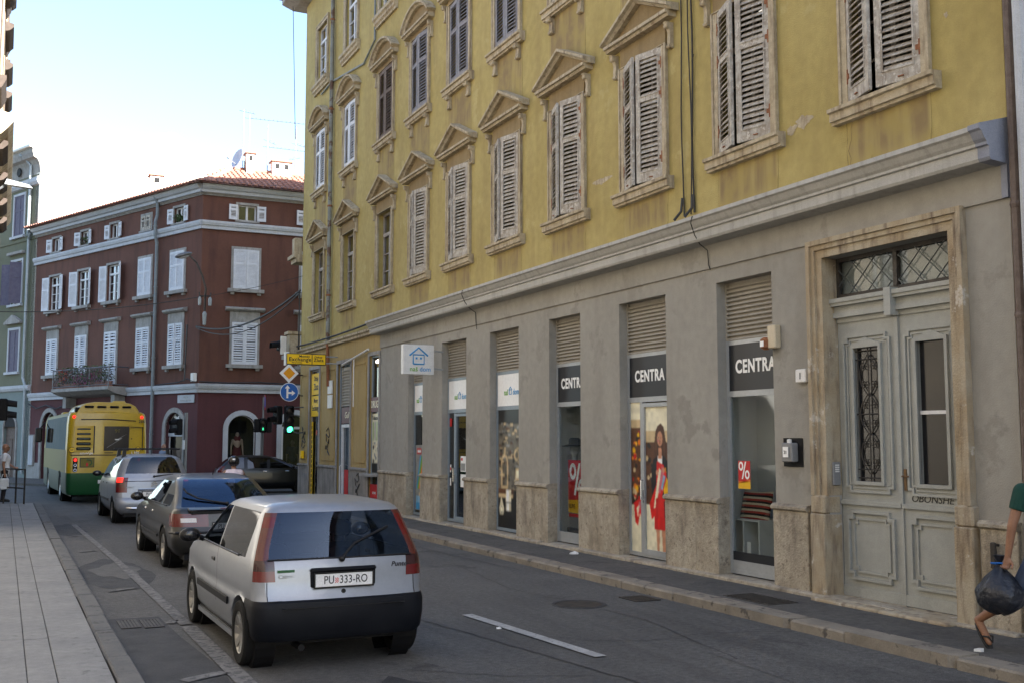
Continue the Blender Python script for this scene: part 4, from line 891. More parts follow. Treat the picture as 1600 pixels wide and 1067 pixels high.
# ================================================================= the red corner house at the end of the street
CX_, CY_ = 7.0, 43.9
LROT = math.atan2(-.914,.4055); LL = 14.5; RL = 9.0; RH = 12.25
rb = thing('red_building','dark red corner house with white shutters and clay tile roof','building',(CX_,CY_,0))
def on_left(u): return (u*.4055, u*-.914, 0)      # u is negative going left from the corner
LWIN = [-12.4,-9.62,-6.95,-4.25,-1.72]; RWIN = [1.80,4.62]
Z1, H1, Z2, H2, Z3, H3 = 5.02, 1.74, 8.12, 1.66, 10.98, .66
def win_ops(us, bal=None):
    o = []
    for u in us:
        z1 = 4.40 if bal is not None and abs(u-bal) < .1 else Z1
        o += [(u-.52,u+.52,z1,Z1+H1),(u-.52,u+.52,Z2,Z2+H2),(u-.38,u+.38,Z3,Z3+H3)]
    return o
ARW = .70
def arch_wall(name, x0, x1, z0, z1, arches, mat, rz, depth=.22):
    """ground-floor wall sheet with round-headed openings (xc, half width, sill z, spring z)"""
    mb = MB(); xs = [x0]
    def reveal(a, b): mb.quad((a[0],0,a[1]),(b[0],0,b[1]),(b[0],depth,b[1]),(a[0],depth,a[1]))
    cur = x0
    for (xc, w, zs, zp) in sorted(arches):
        mb.quad((cur,0,z0),(xc-w,0,z0),(xc-w,0,z1),(cur,0,z1)); K = 14
        pts = [(xc-w*math.cos(math.pi*k/K), zp+w*math.sin(math.pi*k/K)) for k in range(K+1)]
        for k in range(K): mb.quad((pts[k][0],0,pts[k][1]),(pts[k+1][0],0,pts[k+1][1]),(pts[k+1][0],0,z1),(pts[k][0],0,z1)); reveal(pts[k],pts[k+1])
        if zs > z0: mb.quad((xc-w,0,z0),(xc+w,0,z0),(xc+w,0,zs),(xc-w,0,zs))
        reveal((xc-w,zs),(xc-w,zp)); reveal((xc+w,zp),(xc+w,zs)); cur = xc+w
    mb.quad((cur,0,z0),(x1,0,z0),(x1,0,z1),(cur,0,z1)); return bld(name, mb, mat, rb, rz=rz)
def arch_trim(xc, w, zs, zp, t, p, rz, mat='grey_stone', name='arch_surround'):
    mb = MB(); K = 16; path = [(xc-w,zs)]+[(xc-w*math.cos(math.pi*k/K), zp+w*math.sin(math.pi*k/K)) for k in range(K+1)]+[(xc+w,zs)]
    outp = [(xc-w-t,zs)]+[(xc-(w+t)*math.cos(math.pi*k/K), zp+(w+t)*math.sin(math.pi*k/K)) for k in range(K+1)]+[(xc+w+t,zs)]
    for k in range(len(path)-1):
        a, b, c, d = path[k], path[k+1], outp[k+1], outp[k]
        mb.add([(a[0],-p,a[1]),(b[0],-p,b[1]),(c[0],-p,c[1]),(d[0],-p,d[1]),(a[0],.02,a[1]),(b[0],.02,b[1]),(c[0],.01,c[1]),(d[0],.01,d[1])],[(0,1,2,3),(0,4,5,1),(3,2,6,7)])
    return bld(name, mb, mat, rb, rz=rz)
# walls
bld('upper_wall', wallgrid(MB(), -LL, 0, 4.0, RH, win_ops(LWIN,-6.95), 0, .2), 'red_wall', rb, rz=LROT)
bld('upper_wall', wallgrid(MB(), 0, RL, 4.0, RH, win_ops(RWIN), 0, .2), 'red_wall', rb)
LAR = [(-12.4,.72,.1,2.55),(-9.0,.72,.1,2.5),(-5.2,.72,.1,2.5),(-1.62,.66,.1,2.42)]; RAR = [(1.78,.56,.55,2.40),(3.95,.55,.1,2.45)]
arch_wall('ground_floor_wall', -LL, 0, 0, 4.0, LAR, 'maroon_wall', LROT); arch_wall('ground_floor_wall', 0, RL, 0, 4.0, RAR, 'maroon_wall', 0)
bld('room_back', MB().quad((-LL,1.6,0),(-.8,1.6,0),(-.8,1.6,RH),(-LL,1.6,RH)), 'dark_room', rb, rz=LROT); bld('room_back', MB().quad((.8,1.7,0),(RL,1.7,0),(RL,1.7,RH),(.8,1.7,RH)), 'dark_room', rb)
bld('back_wall', MB().poly([(-5.9,13.3,0),(2,16,0),(2,16,RH),(-5.9,13.3,RH)]).quad((2,16,0),(RL,9,0),(RL,9,RH),(2,16,RH)).quad((RL,9,0),(RL,0,0),(RL,0,RH),(RL,9,RH)), 'red_wall', rb); bld('ceiling', MB().poly([(0,0,RH+.05),(RL,0,RH+.05),(RL,9,RH+.05),(2,16,RH+.05),(-5.9,13.3,RH+.05)]), 'dark_room', rb)
bld('plinth_course', MB().box(-.9,-.05,0,.03,.0,.62).box(-4.4,-.05,0,-2.45,.0,.62).box(-8.2,-.05,0,-6.0,.0,.62).box(-14.5,-.05,0,-13.2,.0,.85), 'grey_stone', rb, rz=LROT); bld('plinth_course', MB().box(.0,-.05,0,3.3,.0,.55), 'grey_stone', rb)
for (xc,w,zs,zp) in LAR: arch_trim(xc,w,zs,zp,.20,.06,LROT)
arch_trim(*RAR[0],.20,.06,0,'white_band'); arch_trim(*RAR[1],.20,.06,0,'white_band')
# bands, eaves
def band(z0, z1, p, mat='white_band', name='band', gap=None, step=True):
    pr = [(.01,z0),(-p*.55,z0),(-p*.55,z0+(z1-z0)*.4),(-p*.8,z0+(z1-z0)*.45),(-p,z0+(z1-z0)*.75),(-p,z1),(.01,z1+.03)]
    if gap: bld(name, MB().prism(pr, -LL-.02, gap[0], 'x'), mat, rb, rz=LROT); bld(name, MB().prism(pr, gap[1], p*.2, 'x'), mat, rb, rz=LROT)
    else: bld(name, MB().prism(pr, -LL-.02, p*.2, 'x'), mat, rb, rz=LROT)
    bld(name, MB().prism(pr, -p*.2, RL, 'x'), mat, rb)
band(10.52,10.86,.16); band(3.86,4.20,.16,gap=(-10.6,-5.3)); band(12.02,12.34,.34,name='eaves_board'); band(11.92,12.02,.10,'grey_stone','eaves_moulding')
# clay tile roof: two slopes meeting in a hip, each course of tiles a corrugated strip
def slope_roof(u0, u1, rz, run, rise, hip0, hip1, z0=12.36, over=.50):
    mb = MB(); pitch = .24; n = int((u1-u0+2*over)/pitch); C = 12; nr = 9
    for c in range(nr):
        for k in range(n):
            ux = u0-over+k*pitch; t0, t1 = c/nr, (c+1)/nr
            lo = u0-over+hip0*t1*run; hi = u1+over-hip1*t1*run
            if ux < lo or ux+pitch > hi+pitch*.5: continue
            vs = []
            for (t, dz) in ((t0,.045),(t1+.01,.0)):
                yy = -over+t*(run+over); zz = z0+t*rise
                for j in range(5):
                    a = math.pi*j/4; vs.append((ux+.02+(.20)*(1-math.cos(a))/2, yy, zz+dz+.075*math.sin(a)))
            mb.add(vs, [(j,j+1,j+6,j+5) for j in range(4)]+[(0,1,2,3,4)])
    bld('roof_tiles', mb, 'tile', rb, rz=rz, stuff=True)
    b = MB(); b.poly([(u0-over,-over,z0-.02),(u1+over,-over,z0-.02),(u1+over-hip1*(run+over),run,z0+rise-.02),(u0-over+hip0*(run+over),run,z0+rise-.02)]); bld('roof_deck', b, 'tile', rb, rz=rz)
slope_roof(-LL, 0, LROT, 6.5, 1.55, 0, .32); slope_roof(0, RL, 0, 2.6, 1.36, .60, 0)
bld('hip_tiles', MB().tube([(.1,-.3,12.45),(1.65,2.6,13.80)], .11, 8), 'tile', rb); bld('ridge_tiles', MB().tube([(1.6,2.6,13.78),(RL,2.7,13.80)], .11, 8), 'tile', rb)
bld('rear_slope', MB().quad((1.6,2.6,13.76),(RL,2.7,13.76),(RL,7,12.3),(3,7,12.3)), 'tile', rb)
# shutters and windows
def louvre_leaf(w, h, mat, n1=5, n2=9, solid=False):
    mb = MB(); st = .075; mid = h*.6
    mb.box(0,-.04,0,st,0,h).box(w-st,-.04,0,w,0,h).box(st,-.04,0,w-st,0,.12).box(st,-.04,h-.10,w-st,0,h).box(st,-.04,mid,w-st,0,mid+.09)
    for a, b, n in ((.12,mid,n2),(mid+.09,h-.10,n1)):
        for k in range(n):
            z = a+(b-a)*(k+.5)/n; hh = (b-a)/n*(.49 if solid else .30)
            mb.prism([(-.034,z-hh),(-.026,z-hh),(-.006,z+hh),(-.014,z+hh)], st, w-st, 'x')
    return mb
LEAF = {}; RJ = random.Random(12)
def leaf(key, *a, **k):
    if key not in LEAF: LEAF[key] = louvre_leaf(*a, **k).mesh('shutter', a[2])
    return LEAF[key]
def hung(parent, me, w, h, xc, z, rz, lo, open_, base):
    """two leaves; open_ = swing angle from closed"""
    for s in (-1,1):
        ang = R(open_+RJ.uniform(-1.5,4 if open_ < 90 else 5)-(12*RJ.random()**2 if open_ > 90 else 0))*(-1 if s < 0 else 1); o = ob('shutter', me, parent, (base[0]+math.cos(rz)*(xc+s*lo), base[1]+math.sin(rz)*(xc+s*lo), z), rz+ang)
        d = Vector((math.sin(rz),-math.cos(rz)))*(.03 if open_ < 90 else .06); o.location.x += d.x; o.location.y += d.y
        if s > 0: o.scale.x = -1
def redwin(u, rz, row, kind, base=(0,0)):
    z, h, w = ((Z1,H1,.52),(Z2,H2,.52),(Z3,H3,.38))[row]
    if kind == 'balcony': h += z-4.40; z = 4.40
    p = (math.cos(rz)*u, math.sin(rz)*u, z)
    wd = bld('window', uframe(MB(),w,h,.09,-.035,.02,.10), 'grey_stone', rb, p, rz)
    if row == 0:
        bld('hood', MB().box(-w-.09,-.03,h+.10,w+.09,.01,h+.42).prism([(.01,h+.42),(-.12,h+.44),(-.20,h+.50),(-.20,h+.56),(.01,h+.62)], -w-.28, w+.28, 'x'), 'grey_stone', wd)
    if row < 2 and kind != 'balcony': bld('sill', MB().box(-w-.22,-.17,-.14,w+.22,.02,0).box(-w-.1,-.1,-.24,-w+.05,.0,-.14).box(w-.05,-.1,-.24,w+.1,.0,-.14), 'grey_stone', wd)
    if row == 2: bld('sill', MB().box(-w-.12,-.10,-.07,w+.12,.02,0), 'grey_stone', wd)
    glazing(wd, w, h, 'white_paint', .72 if row < 2 else .995, 2 if row < 2 else 0, y=.10)
    if kind == 'closed' or kind == 'balcony': hung(rb, leaf(('c',row,round(h,2)), w-.005, h-.03, 'shutter_white', 5, 9 if h < 2 else 12), w, h, u, z+.015, rz, w-.005, 2, (0,0))
    elif kind == 'solid': hung(rb, leaf(('s',row), w-.005, h-.03, 'shutter_white', 9, 15, solid=True), w, h, u, z+.015, rz, w-.005, 2, (0,0))
    elif kind == 'grey': hung(rb, leaf(('g',row), w-.005, h-.03, 'shutter_old', 5, 6), w, h, u, z+.015, rz, w-.005, 2, (0,0))
    elif kind == 'open': hung(rb, leaf(('s',row), w-.005, h-.03, 'shutter_white', 9, 15, solid=True), w, h, u, z+.015, rz, w+.02, 168, (0,0))
    elif kind == 'openlow': hung(rb, leaf(('o',row), .36, h-.03, 'shutter_white', 3, 4), w, h, u, z+.015, rz, w+.02, 172, (0,0))
for k, u in enumerate(LWIN):
    redwin(u, LROT, 0, 'balcony' if k == 2 else 'closed'); redwin(u, LROT, 1, 'open' if k < 3 else 'solid'); redwin(u, LROT, 2, 'grey' if k == 3 else 'openlow')
for k, u in enumerate(RWIN):
    redwin(u, 0, 0, 'closed'); redwin(u, 0, 1, 'solid'); redwin(u, 0, 2, 'openlow')
# ground-floor arches: glazing and shops
def arch_glass(xc, w, zs, zp, rz, y=.2, mat='glass_dark'):
    K = 14; pts = [(xc-w,zs)]+[(xc-w*math.cos(math.pi*k/K), zp+w*math.sin(math.pi*k/K)) for k in range(K+1)]+[(xc+w,zs)]
    f = MB(); f.tube([(p[0],y,p[1]) for p in pts], .035, 4); bld('arch_frame', f, 'white_paint', rb, rz=rz)
    bld('arch_pane', MB().poly([(a,y+.01,b) for a, b in pts]), mat, rb, rz=rz)
for a in LAR[:3]: arch_glass(*a, LROT)
arch_glass(*LAR[3], LROT, mat='glass'); arch_glass(*RAR[0], 0, mat='glass'); arch_glass(*RAR[1], 0)
xc, w, zs, zp = LAR[3]
bld('shop_fascia', MB().box(xc-w,.12,2.10,xc+w,.19,2.38), 'white_band', rb, rz=LROT); bld('fanlight_sign', MB().poly([(xc-.95*w*math.cos(math.pi*k/12),.15,2.40+.95*w*math.sin(math.pi*k/12)) for k in range(13)]), 'print_navy', rb, rz=LROT)
def lp(u, y, z): return (math.cos(LROT)*u-math.sin(LROT)*y, math.sin(LROT)*u+math.cos(LROT)*y, z)
ob('lettering', text_mesh('occo', .17, 'print_white', sx=1.3), rb, lp(xc+.08,.14,2.52), LROT); bld('emblem', MB().poly([(-.3,0,.15),(.0,0,.05),(.28,0,-.12),(.1,0,.12),(.2,0,.28),(-.05,0,.14),(-.22,0,.30)]), 'print_white', rb, lp(xc-.02,.14,2.74), LROT)
bld('shop_back', MB().quad((xc-.8,1.1,.1),(xc+.75,1.1,.1),(xc+.75,1.1,2.4),(xc-.8,1.1,2.4)).quad((xc-.8,.25,.1),(xc+.75,.25,.1),(xc+.75,1.1,.1),(xc-.8,1.1,.1)), 'room_wall', rb, rz=LROT)
bld('display_back', MB().quad((1.0,1.3,.5),(2.6,1.3,.5),(2.6,1.3,3),(1.0,1.3,3)).quad((1.0,.25,.54),(2.6,.25,.54),(2.6,1.3,.54),(1.0,1.3,.54)), 'dark_room', rb)
bld('door', MB().box(3.42,.10,.1,3.50,.16,2.5).box(4.4,.10,.1,4.48,.16,2.5).box(3.5,.10,2.4,4.4,.16,2.5), 'white_paint', rb)
# street name plate, vent boxes, drain, small box
sp = thing('street_name_plate','white street name plate on the red wall above the corner shop arch','sign',(CX_+on_left(-.80)[0],CY_+on_left(-.80)[1],3.62),LROT)
bld('plate', MB().box(-.60,-.045,-.16,.60,-.015,.16), 'white_band', sp); text('ULICA', .11, 'print_grey', sp, (0,-.048,.06), sx=1.2); text('KANDLEROVA', .10, 'print_grey', sp, (0,-.048,-.07), sx=1.2)
dp = thing('drainpipe','grey drainpipe running down the red house front','drainpipe',(CX_+on_left(-3.2)[0],CY_+on_left(-3.2)[1],0),LROT)
bld('pipe', MB().tube([(0,-.12,.2),(0,-.12,10.3),(0,-.22,10.6),(0,-.22,11.2),(0,-.14,11.5),(0,-.14,12.0),(.0,-.30,12.3)], .07, 8), 'pipe_grey', dp)
for z in (2.2,5.4,8.4,11.0): bld('clamp', MB().lathe([(.082,-.03),(.09,0),(.082,.03)],(0,-.12 if z < 10.4 else -.22,z),10), 'pipe_grey', dp)
mbx = thing('meter_cabinet','pale double meter cabinet low on the red wall behind the bus','cabinet',(CX_+on_left(-14.0)[0],CY_+on_left(-14.0)[1],1.45),LROT)
bld('case', MB().cbox(-.26,-.12,-.75,.26,.0,.75,.02), 'grey_stone', mbx)
for s in (-1,1): bld('door', MB().box(-.21 if s < 0 else .015,-.135,-.70,-.015 if s < 0 else .21,-.118,.70), 'white_band', mbx)
jb = tag(bld('junction_box', MB().cbox(-.12,-.16,0,.12,-.01,.34,.015), 'white_plastic', None, (CX_+on_left(-.12)[0]-.05,CY_+on_left(-.12)[1]-.0,4.3), LROT), 'small white junction box on the ledge at the corner of the red house', 'junction box')
# cables along the ledge
cbl = MB().tube([(-3.0,-.12,4.24),(-1.2,-.14,4.30),(-.5,-.2,4.42),(0,-.18,4.28)], .025, 5); cb = tag(bld('wall_cable', cbl, 'cable', None, (CX_,CY_,0), LROT), 'dark cable lying along the white ledge of the red house', 'cable')
cbl = MB().tube([(0,-.18,4.28),(1.2,-.14,4.25),(2.4,-.13,4.3),(4.5,-.14,4.24)], .03, 5).tube([(-.55,-.06,4.3),(-.5,-.06,6.55)], .03, 5); tag(bld('wall_cable', cbl, 'cable', None, (CX_,CY_,0)), 'dark cable bundle along the ledge right of the red corner with a riser', 'cable')
# balcony
bc = ob('balcony', None, rb, (on_left(-7.9)[0],on_left(-7.9)[1],0), LROT)
bld('slab', MB().prism([(.0,3.86),(-.55,3.95),(-.95,4.12),(-.95,4.26),(.0,4.26)], -2.55, 2.55, 'x').box(-2.3,-.5,3.4,-2.0,0,3.9).box(2.0,-.5,3.4,2.3,0,3.9), 'grey_stone', bc)
rm = MB()
for s in (-1,1): rm.tube([(s*2.5,-.9,4.26),(s*2.5,-.9,5.1)], .025, 5).tube([(s*2.5,0,5.1),(s*2.5,-.9,5.1)], .022, 5).tube([(s*2.5,0,4.34),(s*2.5,-.9,4.34)], .016, 5)
rm.tube([(-2.5,-.9,5.1),(2.5,-.9,5.1)], .025, 5).tube([(-2.5,-.9,4.34),(2.5,-.9,4.34)], .018, 5).tube([(.85,-.9,4.26),(.85,-.9,5.1)], .022, 5); bld('railing', rm, 'antenna', bc)
bal = MB().tube([(.09*math.sin(t*9.42),0,.74*t) for t in [i/12 for i in range(13)]], .011, 4).mesh('baluster','antenna')
for k in range(34): ob('baluster', bal, bc, (-2.42+k*.147,-.9,4.35))
def foliage(n, box, mats, s, seed):
    q = random.Random(seed); mb = MB()
    for _ in range(n):
        c = Vector((q.uniform(box[0],box[1]), q.uniform(box[2],box[3]), q.uniform(box[4],box[5])**1.0)); a = Vector((q.uniform(-1,1),q.uniform(-1,1),q.uniform(-.6,1))).normalized(); b = a.cross(Vector((q.uniform(-1,1),q.uniform(-1,1),q.uniform(-1,1)))).normalized(); l = s*q.uniform(.6,1.4)
        mb.quad(c-a*l, c-b*l*.4, c+a*l, c+b*l*.4, q.choice(range(len(mats))))
    return mb
pot_l = thing('balcony_plants','straggly potted flowers along the balcony railing above the bus','plants',(CX_+on_left(-7.9)[0],CY_+on_left(-7.9)[1],4.27),LROT)
bld('trough', MB().box(-2.3,-.82,0,-.3,-.6,.22).box(.2,-.82,0,2.3,-.6,.22), 'tile', pot_l)
bld('foliage', foliage(900,(-2.35,2.35,-.98,-.5,.12,.95),['leaf_dry','leaf'],.07,3), ['leaf_dry','leaf'], pot_l, stuff=True)
bld('red_flowers', foliage(150,(-1.9,-1.2,-.98,-.6,.25,.80),['flower_red'],.06,4), 'flower_red', pot_l); bld('pink_flowers', foliage(170,(-.5,1.6,-.98,-.6,.15,.60),['flower_pink'],.06,5), 'flower_pink', pot_l)
wp = tag(bld('window_plant', foliage(90,(-.25,.3,-.12,.08,0,.32),['leaf'],.07,8), 'leaf', None, (CX_+on_left(-1.7)[0],CY_+on_left(-1.7)[1],Z3+.02), LROT), 'green pot plant on the attic window sill nearest the red corner', 'plant')
wp = tag(bld('window_plant', foliage(90,(-.3,.3,-.12,.08,0,.36),['leaf_dry','leaf'],.07,9), ['leaf_dry','leaf'], None, (CX_+on_left(-9.62)[0],CY_+on_left(-9.62)[1],Z3+.02), LROT), 'leafy pot plants on the second attic window from the left', 'plant')
# chimneys, dish, aerials
def chimney(label, x, y, z0, w, d, h, slots=2):
    t = thing('chimney', label, 'chimney', (CX_+x,CY_+y,z0), group='chimneys on the red house roof')
    bld('stack', MB().box(-w/2,-d/2,-.5,w/2,d/2,h), 'chimney_plaster', t); bld('cap', MB().box(-w/2-.07,-d/2-.07,h,w/2+.07,d/2+.07,h+.05), 'tile', t)
    for k in range(slots): bld('smoke_slot', MB().box(-w/2+w*(k+.3)/slots,-d/2-.01,h-.32,-w/2+w*(k+.72)/slots,-d/2+.02,h-.10), 'black', t)
chimney('tall narrow pale chimney beside the satellite dish', 2.33, 2.4, 13.45, .34, .5, 1.0, 1)
chimney('broad pale chimney with two smoke slots near the yellow house', 3.72, 2.45, 13.45, .82, .5, .78, 2)
chimney('small chimney low on the left roof slope of the red house', -1.2, 5.6, 12.9, .55, .5, .9, 1)
ds = thing('satellite_dish','grey-blue satellite dish on the red house roof ridge','satellite dish',(CX_+2.0,CY_+2.35,13.4))
vs = MB(); pr = [(.0,.0)]+[(.46*k/7,.16*(k/7)**2) for k in range(1,8)]+[(.46,.17),(.0,.02)]; vs.lathe(pr, n=24)
bld('reflector', vs, 'dish', ds, (-.1,0,.75), smooth=True, rot=Vector((-.90,-.30,.32)).to_track_quat('Z','Y').to_euler()); bld('mount', MB().tube([(.12,.1,-.2),(.12,.1,.75),(-.05,.05,.75)], .025, 6).tube([(-.12,-.05,.42),(-.62,-.2,.70)], .015, 5).ball((-.65,-.21,.74),.05,8,6), 'antenna', ds)
def aerial(label, x, y, z, h, booms):
    t = thing('roof_aerial', label, 'aerial', (CX_+x,CY_+y,z), group='aerials on the red house roof')
    bld('mast', MB().tube([(0,0,-.3),(0,0,h)], .022, 5), 'antenna', t)
    for (hz, l, n, a, s) in booms:
        d = Vector((math.cos(R(a)),math.sin(R(a)),0)); p = Vector((-d.y,d.x,0)); b = MB().tube([tuple(-d*.2+Vector((0,0,hz))), tuple(d*l+Vector((0,0,hz-.15)))], .014, 4)
        for k in range(n):
            c = d*(l*(k+.5)/n)+Vector((0,0,hz-.15*k/n)); b.tube([tuple(c-p*s),tuple(c+p*s)], .008, 4)
        bld('boom', b, 'antenna', t)
aerial('tall thin mast beside the satellite dish', 2.15, 3.0, 13.6, 3.05, [(3.0,.5,3,-20,.15)])
aerial('mast with a long yagi boom pointing right', 2.45, 3.2, 13.6, 2.9, [(2.75,3.4,18,-12,.17)])
aerial('middle mast with a drooping yagi boom', 3.22, 2.9, 13.6, 2.45, [(1.45,1.9,11,-14,.16),(1.75,.4,2,10,.1)])
aerial('rightmost mast near the yellow house with short crossbars', 4.5, 2.9, 13.6, 2.55, [(1.75,.6,4,0,.2),(1.1,.3,2,180,.15)])

# ================================================================= the green house further left, in line with the red one
gb = thing('green_building','olive green house with dark purple shutters left of the red house','building',(CX_+on_left(-LL)[0],CY_+on_left(-LL)[1],0),LROT)
GW = 12.0; GT = 15.2
gops = []; GC = [-2.0,-5.0,-8.0]
for u in GC: gops += [(u-.55,u+.55,12.25,14.35),(u-.55,u+.55,8.75,10.95),(u-.55,u+.55,5.35,7.45)]
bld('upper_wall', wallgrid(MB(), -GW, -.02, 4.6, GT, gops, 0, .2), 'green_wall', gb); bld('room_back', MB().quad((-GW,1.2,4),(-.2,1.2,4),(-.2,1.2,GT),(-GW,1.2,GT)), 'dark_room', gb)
bld('ground_floor_wall', wallgrid(MB(), -GW, -.02, 0, 4.6, [(-2.7,-1.3,.1,2.6)], 0, .25), 'pale_green_wall', gb)
K = 12; am = MB(); 
pts = [(-2.0-.70*math.cos(math.pi*k/K), 2.6+.55*math.sin(math.pi*k/K)) for k in range(K+1)]
bld('arch_head', MB().prism(pts, -.02, .05, 'y'), 'dark_room', gb)
am = MB()
for k in range(K): a, b = pts[k], pts[k+1]; am.tube([(a[0],-.03,a[1]),(b[0],-.03,b[1])], .06, 5)
am.box(-2.78,-.06,.1,-2.68,.0,2.6).box(-1.32,-.06,.1,-1.22,.0,2.6); bld('arch_surround', am, 'grey_stone', gb)
bld('door', MB().box(-2.7,.12,.1,-1.3,.16,2.6).box(-2.66,.09,2.0,-1.34,.12,2.1).box(-2.03,.09,.1,-1.97,.12,2.0), 'shutter_brown', gb)
bld('band', MB().prism([(.01,4.35),(-.1,4.38),(-.16,4.5),(-.16,4.62),(.01,4.66)], -GW, .0, 'x'), 'white_band', gb); bld('band', MB().prism([(.01,14.62),(-.1,14.66),(-.18,14.8),(-.18,15.0),(.01,15.05)], -GW, .15, 'x'), 'white_band', gb); bld('sill_band', MB().box(-GW,-.05,11.9,0,.01,12.05), 'green_wall', gb)
bld('eaves_cornice', MB().prism([(.01,15.2),(-.08,15.7),(-.2,15.9),(-.38,15.98),(-.45,16.2),(-.45,16.42),(.1,16.5),(.1,15.2)], -GW, .14, 'x'), 'grey_stone', gb); 
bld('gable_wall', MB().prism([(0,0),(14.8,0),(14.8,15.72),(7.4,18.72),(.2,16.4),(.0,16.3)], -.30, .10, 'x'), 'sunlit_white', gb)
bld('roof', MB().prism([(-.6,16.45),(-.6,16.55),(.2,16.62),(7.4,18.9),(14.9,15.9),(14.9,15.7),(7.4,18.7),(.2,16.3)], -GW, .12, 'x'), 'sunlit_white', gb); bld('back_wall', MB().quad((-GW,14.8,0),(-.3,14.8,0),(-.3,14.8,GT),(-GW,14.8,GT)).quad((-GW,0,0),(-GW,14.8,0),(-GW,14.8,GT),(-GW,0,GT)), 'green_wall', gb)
bld('vent_hole', MB().lathe([(0,-.02),(.22,-.02),(.24,.01)],(-2.0,-.115,15.55),14,'y'), 'black', gb)
def gleaf(h): 
    m = MB(); w = .55; m.box(0,-.04,0,.07,0,h).box(w-.07,-.04,0,w,0,h).box(.07,-.04,0,w-.07,0,.1).box(.07,-.04,h-.1,w-.07,0,h).box(.07,-.04,h*.62,w-.07,0,h*.62+.08).box(.07,-.022,.1,w-.07,-.005,h-.1); return m.mesh('shutter','purple_shutter')
GL = gleaf(2.1)
for u in GC:
    for (z, h, kind) in ((12.25,2.1,0),(8.75,2.2,1),(5.35,2.1,2)):
        wd = bld('window', uframe(MB(),.55,h,.13,-.04,.02,.12), 'white_band', gb, (u,0,z)); bld('sill', MB().box(-.75,-.14,-.12,.75,.02,0), 'white_band', wd)
        if kind == 1: bld('hood', MB().box(-.85,-.2,h+.35,.85,.02,h+.48), 'grey_stone', wd); glazing(wd,.55,h,'white_paint',.7,2,y=.1)
        if kind == 2: bld('pediment', MB().prism([(-.85,h+.3),(.85,h+.3),(.85,h+.4),(0,h+.75),(-.85,h+.4)], -.2, .02, 'y'), 'grey_stone', wd)
        if kind == 1: 
            ob('shutter', GL, gb, (u-.57,-.05,z), R(-150)); c = ob('shutter', GL, gb, (u+.55,-.02,z), R(60)); c.scale.x = -1
        else:
            ob('shutter', GL, gb, (u-.55,.03,z), 0); c = ob('shutter', GL, gb, (u+.55,.03,z), 0); c.scale.x = -1
gp = thing('drainpipe','pale zinc drainpipe between the green and the red house','drainpipe',(CX_+on_left(-LL-.45)[0],CY_+on_left(-LL-.45)[1],0),LROT)
bld('pipe', MB().tube([(.1,-.12,.3),(.1,-.12,4.6),(-.12,-.14,5.0),(-.12,-.14,11.9),(.2,-.2,12.2)], .075, 8), 'zinc', gp)
gp = thing('drainpipe','sunlit zinc drainpipe on the top storey of the green house','drainpipe',(CX_+on_left(-LL-.7)[0],CY_+on_left(-LL-.7)[1],12.1),LROT)
bld('pipe', MB().tube([(0,-.12,.0),(0,-.12,3.6),(-.3,-.3,4.0),(-.5,-.5,4.15)], .075, 8), 'zinc', gp)
# ================================================================= the house on the left side of the street
lb = thing('cream_building','cream house at the left edge with sunlit upper storeys and heavy sills','building',(-.42,31.5,0),R(90))
# local x runs along +Y, local y into the house (-X)
lops = []
for u in (-4.6,-1.4,1.8,4.6):
    for z in (6.3,10.2,13.6): lops.append((u-.55,u+.55,z,z+2.0))
bld('upper_wall', wallgrid(MB(), -6.2, 5.9, 0, 17.2, lops, 0, .2).quad((5.9,0,0),(5.9,11,0),(5.9,11,17.2),(5.9,0,17.2)).quad((-6.2,11,0),(-6.2,0,0),(-6.2,0,17.2),(-6.2,11,17.2)), 'cream_wall', lb)
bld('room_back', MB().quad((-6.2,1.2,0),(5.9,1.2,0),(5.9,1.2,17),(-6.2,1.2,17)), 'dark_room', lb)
bld('roof', MB().prism([(-.5,17.2),(5.5,19),(11.4,17.2)], -6.3, 6.0, 'x'), 'tile', lb)
for u in (-4.6,-1.4,1.8,4.6):
    for z in (6.3,10.2,13.6):
        wd = bld('window', uframe(MB(),.55,2.0,.15,-.06,.02,.15), 'stone', lb, (u,0,z)); bld('sill', MB().prism([(.02,-.30),(-.07,-.30),(-.12,-.20),(-.17,-.09),(-.17,0),(.02,0)],-.86,.86,'x'), 'shaded_brown', wd); glazing(wd,.55,2.0,'window_wood',.7,2,y=.12)  # sill colour carries the shade of its unlit end
        bld('hood', MB().prism([(.02,2.15),(-.16,2.2),(-.26,2.3),(-.26,2.38),(.02,2.45)], -.85, .85, 'x'), 'shaded_brown', wd)  # hood darkened in colour likewise, as if unlit
        for s in (-1,1): bld('shutter', louvre_leaf(.5,1.95,'shaded_brown'), 'shaded_brown', lb, (u+s*.58,-.04,z+.02), R(180 if s < 0 else 0))
bld('cornice', MB().prism([(.02,8.6),(-.12,8.65),(-.25,8.8),(-.36,8.95),(-.36,9.1),(.02,9.2)], -6.2, 6.0, 'x'), 'stone', lb)
ll = thing('wall_lamp','grey street lamp head hanging from the left house over the pavement','street lamp',(-.42,28.9,8.1),0)
bld('arm', MB().tube([(0,0,0),(.25,0,.22),(.5,0,.28)], .03, 6), 'lamp_grey', ll); bld('head', MB().add([(.2,-.1,.2),(.2,.1,.2),(.85,.07,.16),(.85,-.07,.16),(.25,-.08,.34),(.25,.08,.34),(.75,.05,.25),(.75,-.05,.25)],[(0,1,2,3),(4,7,6,5),(0,4,5,1),(1,5,6,2),(2,6,7,3),(3,7,4,0)]), 'lamp_grey', ll)
# ================================================================= signs, signals, pipes and boxes
def at(loc): return loc
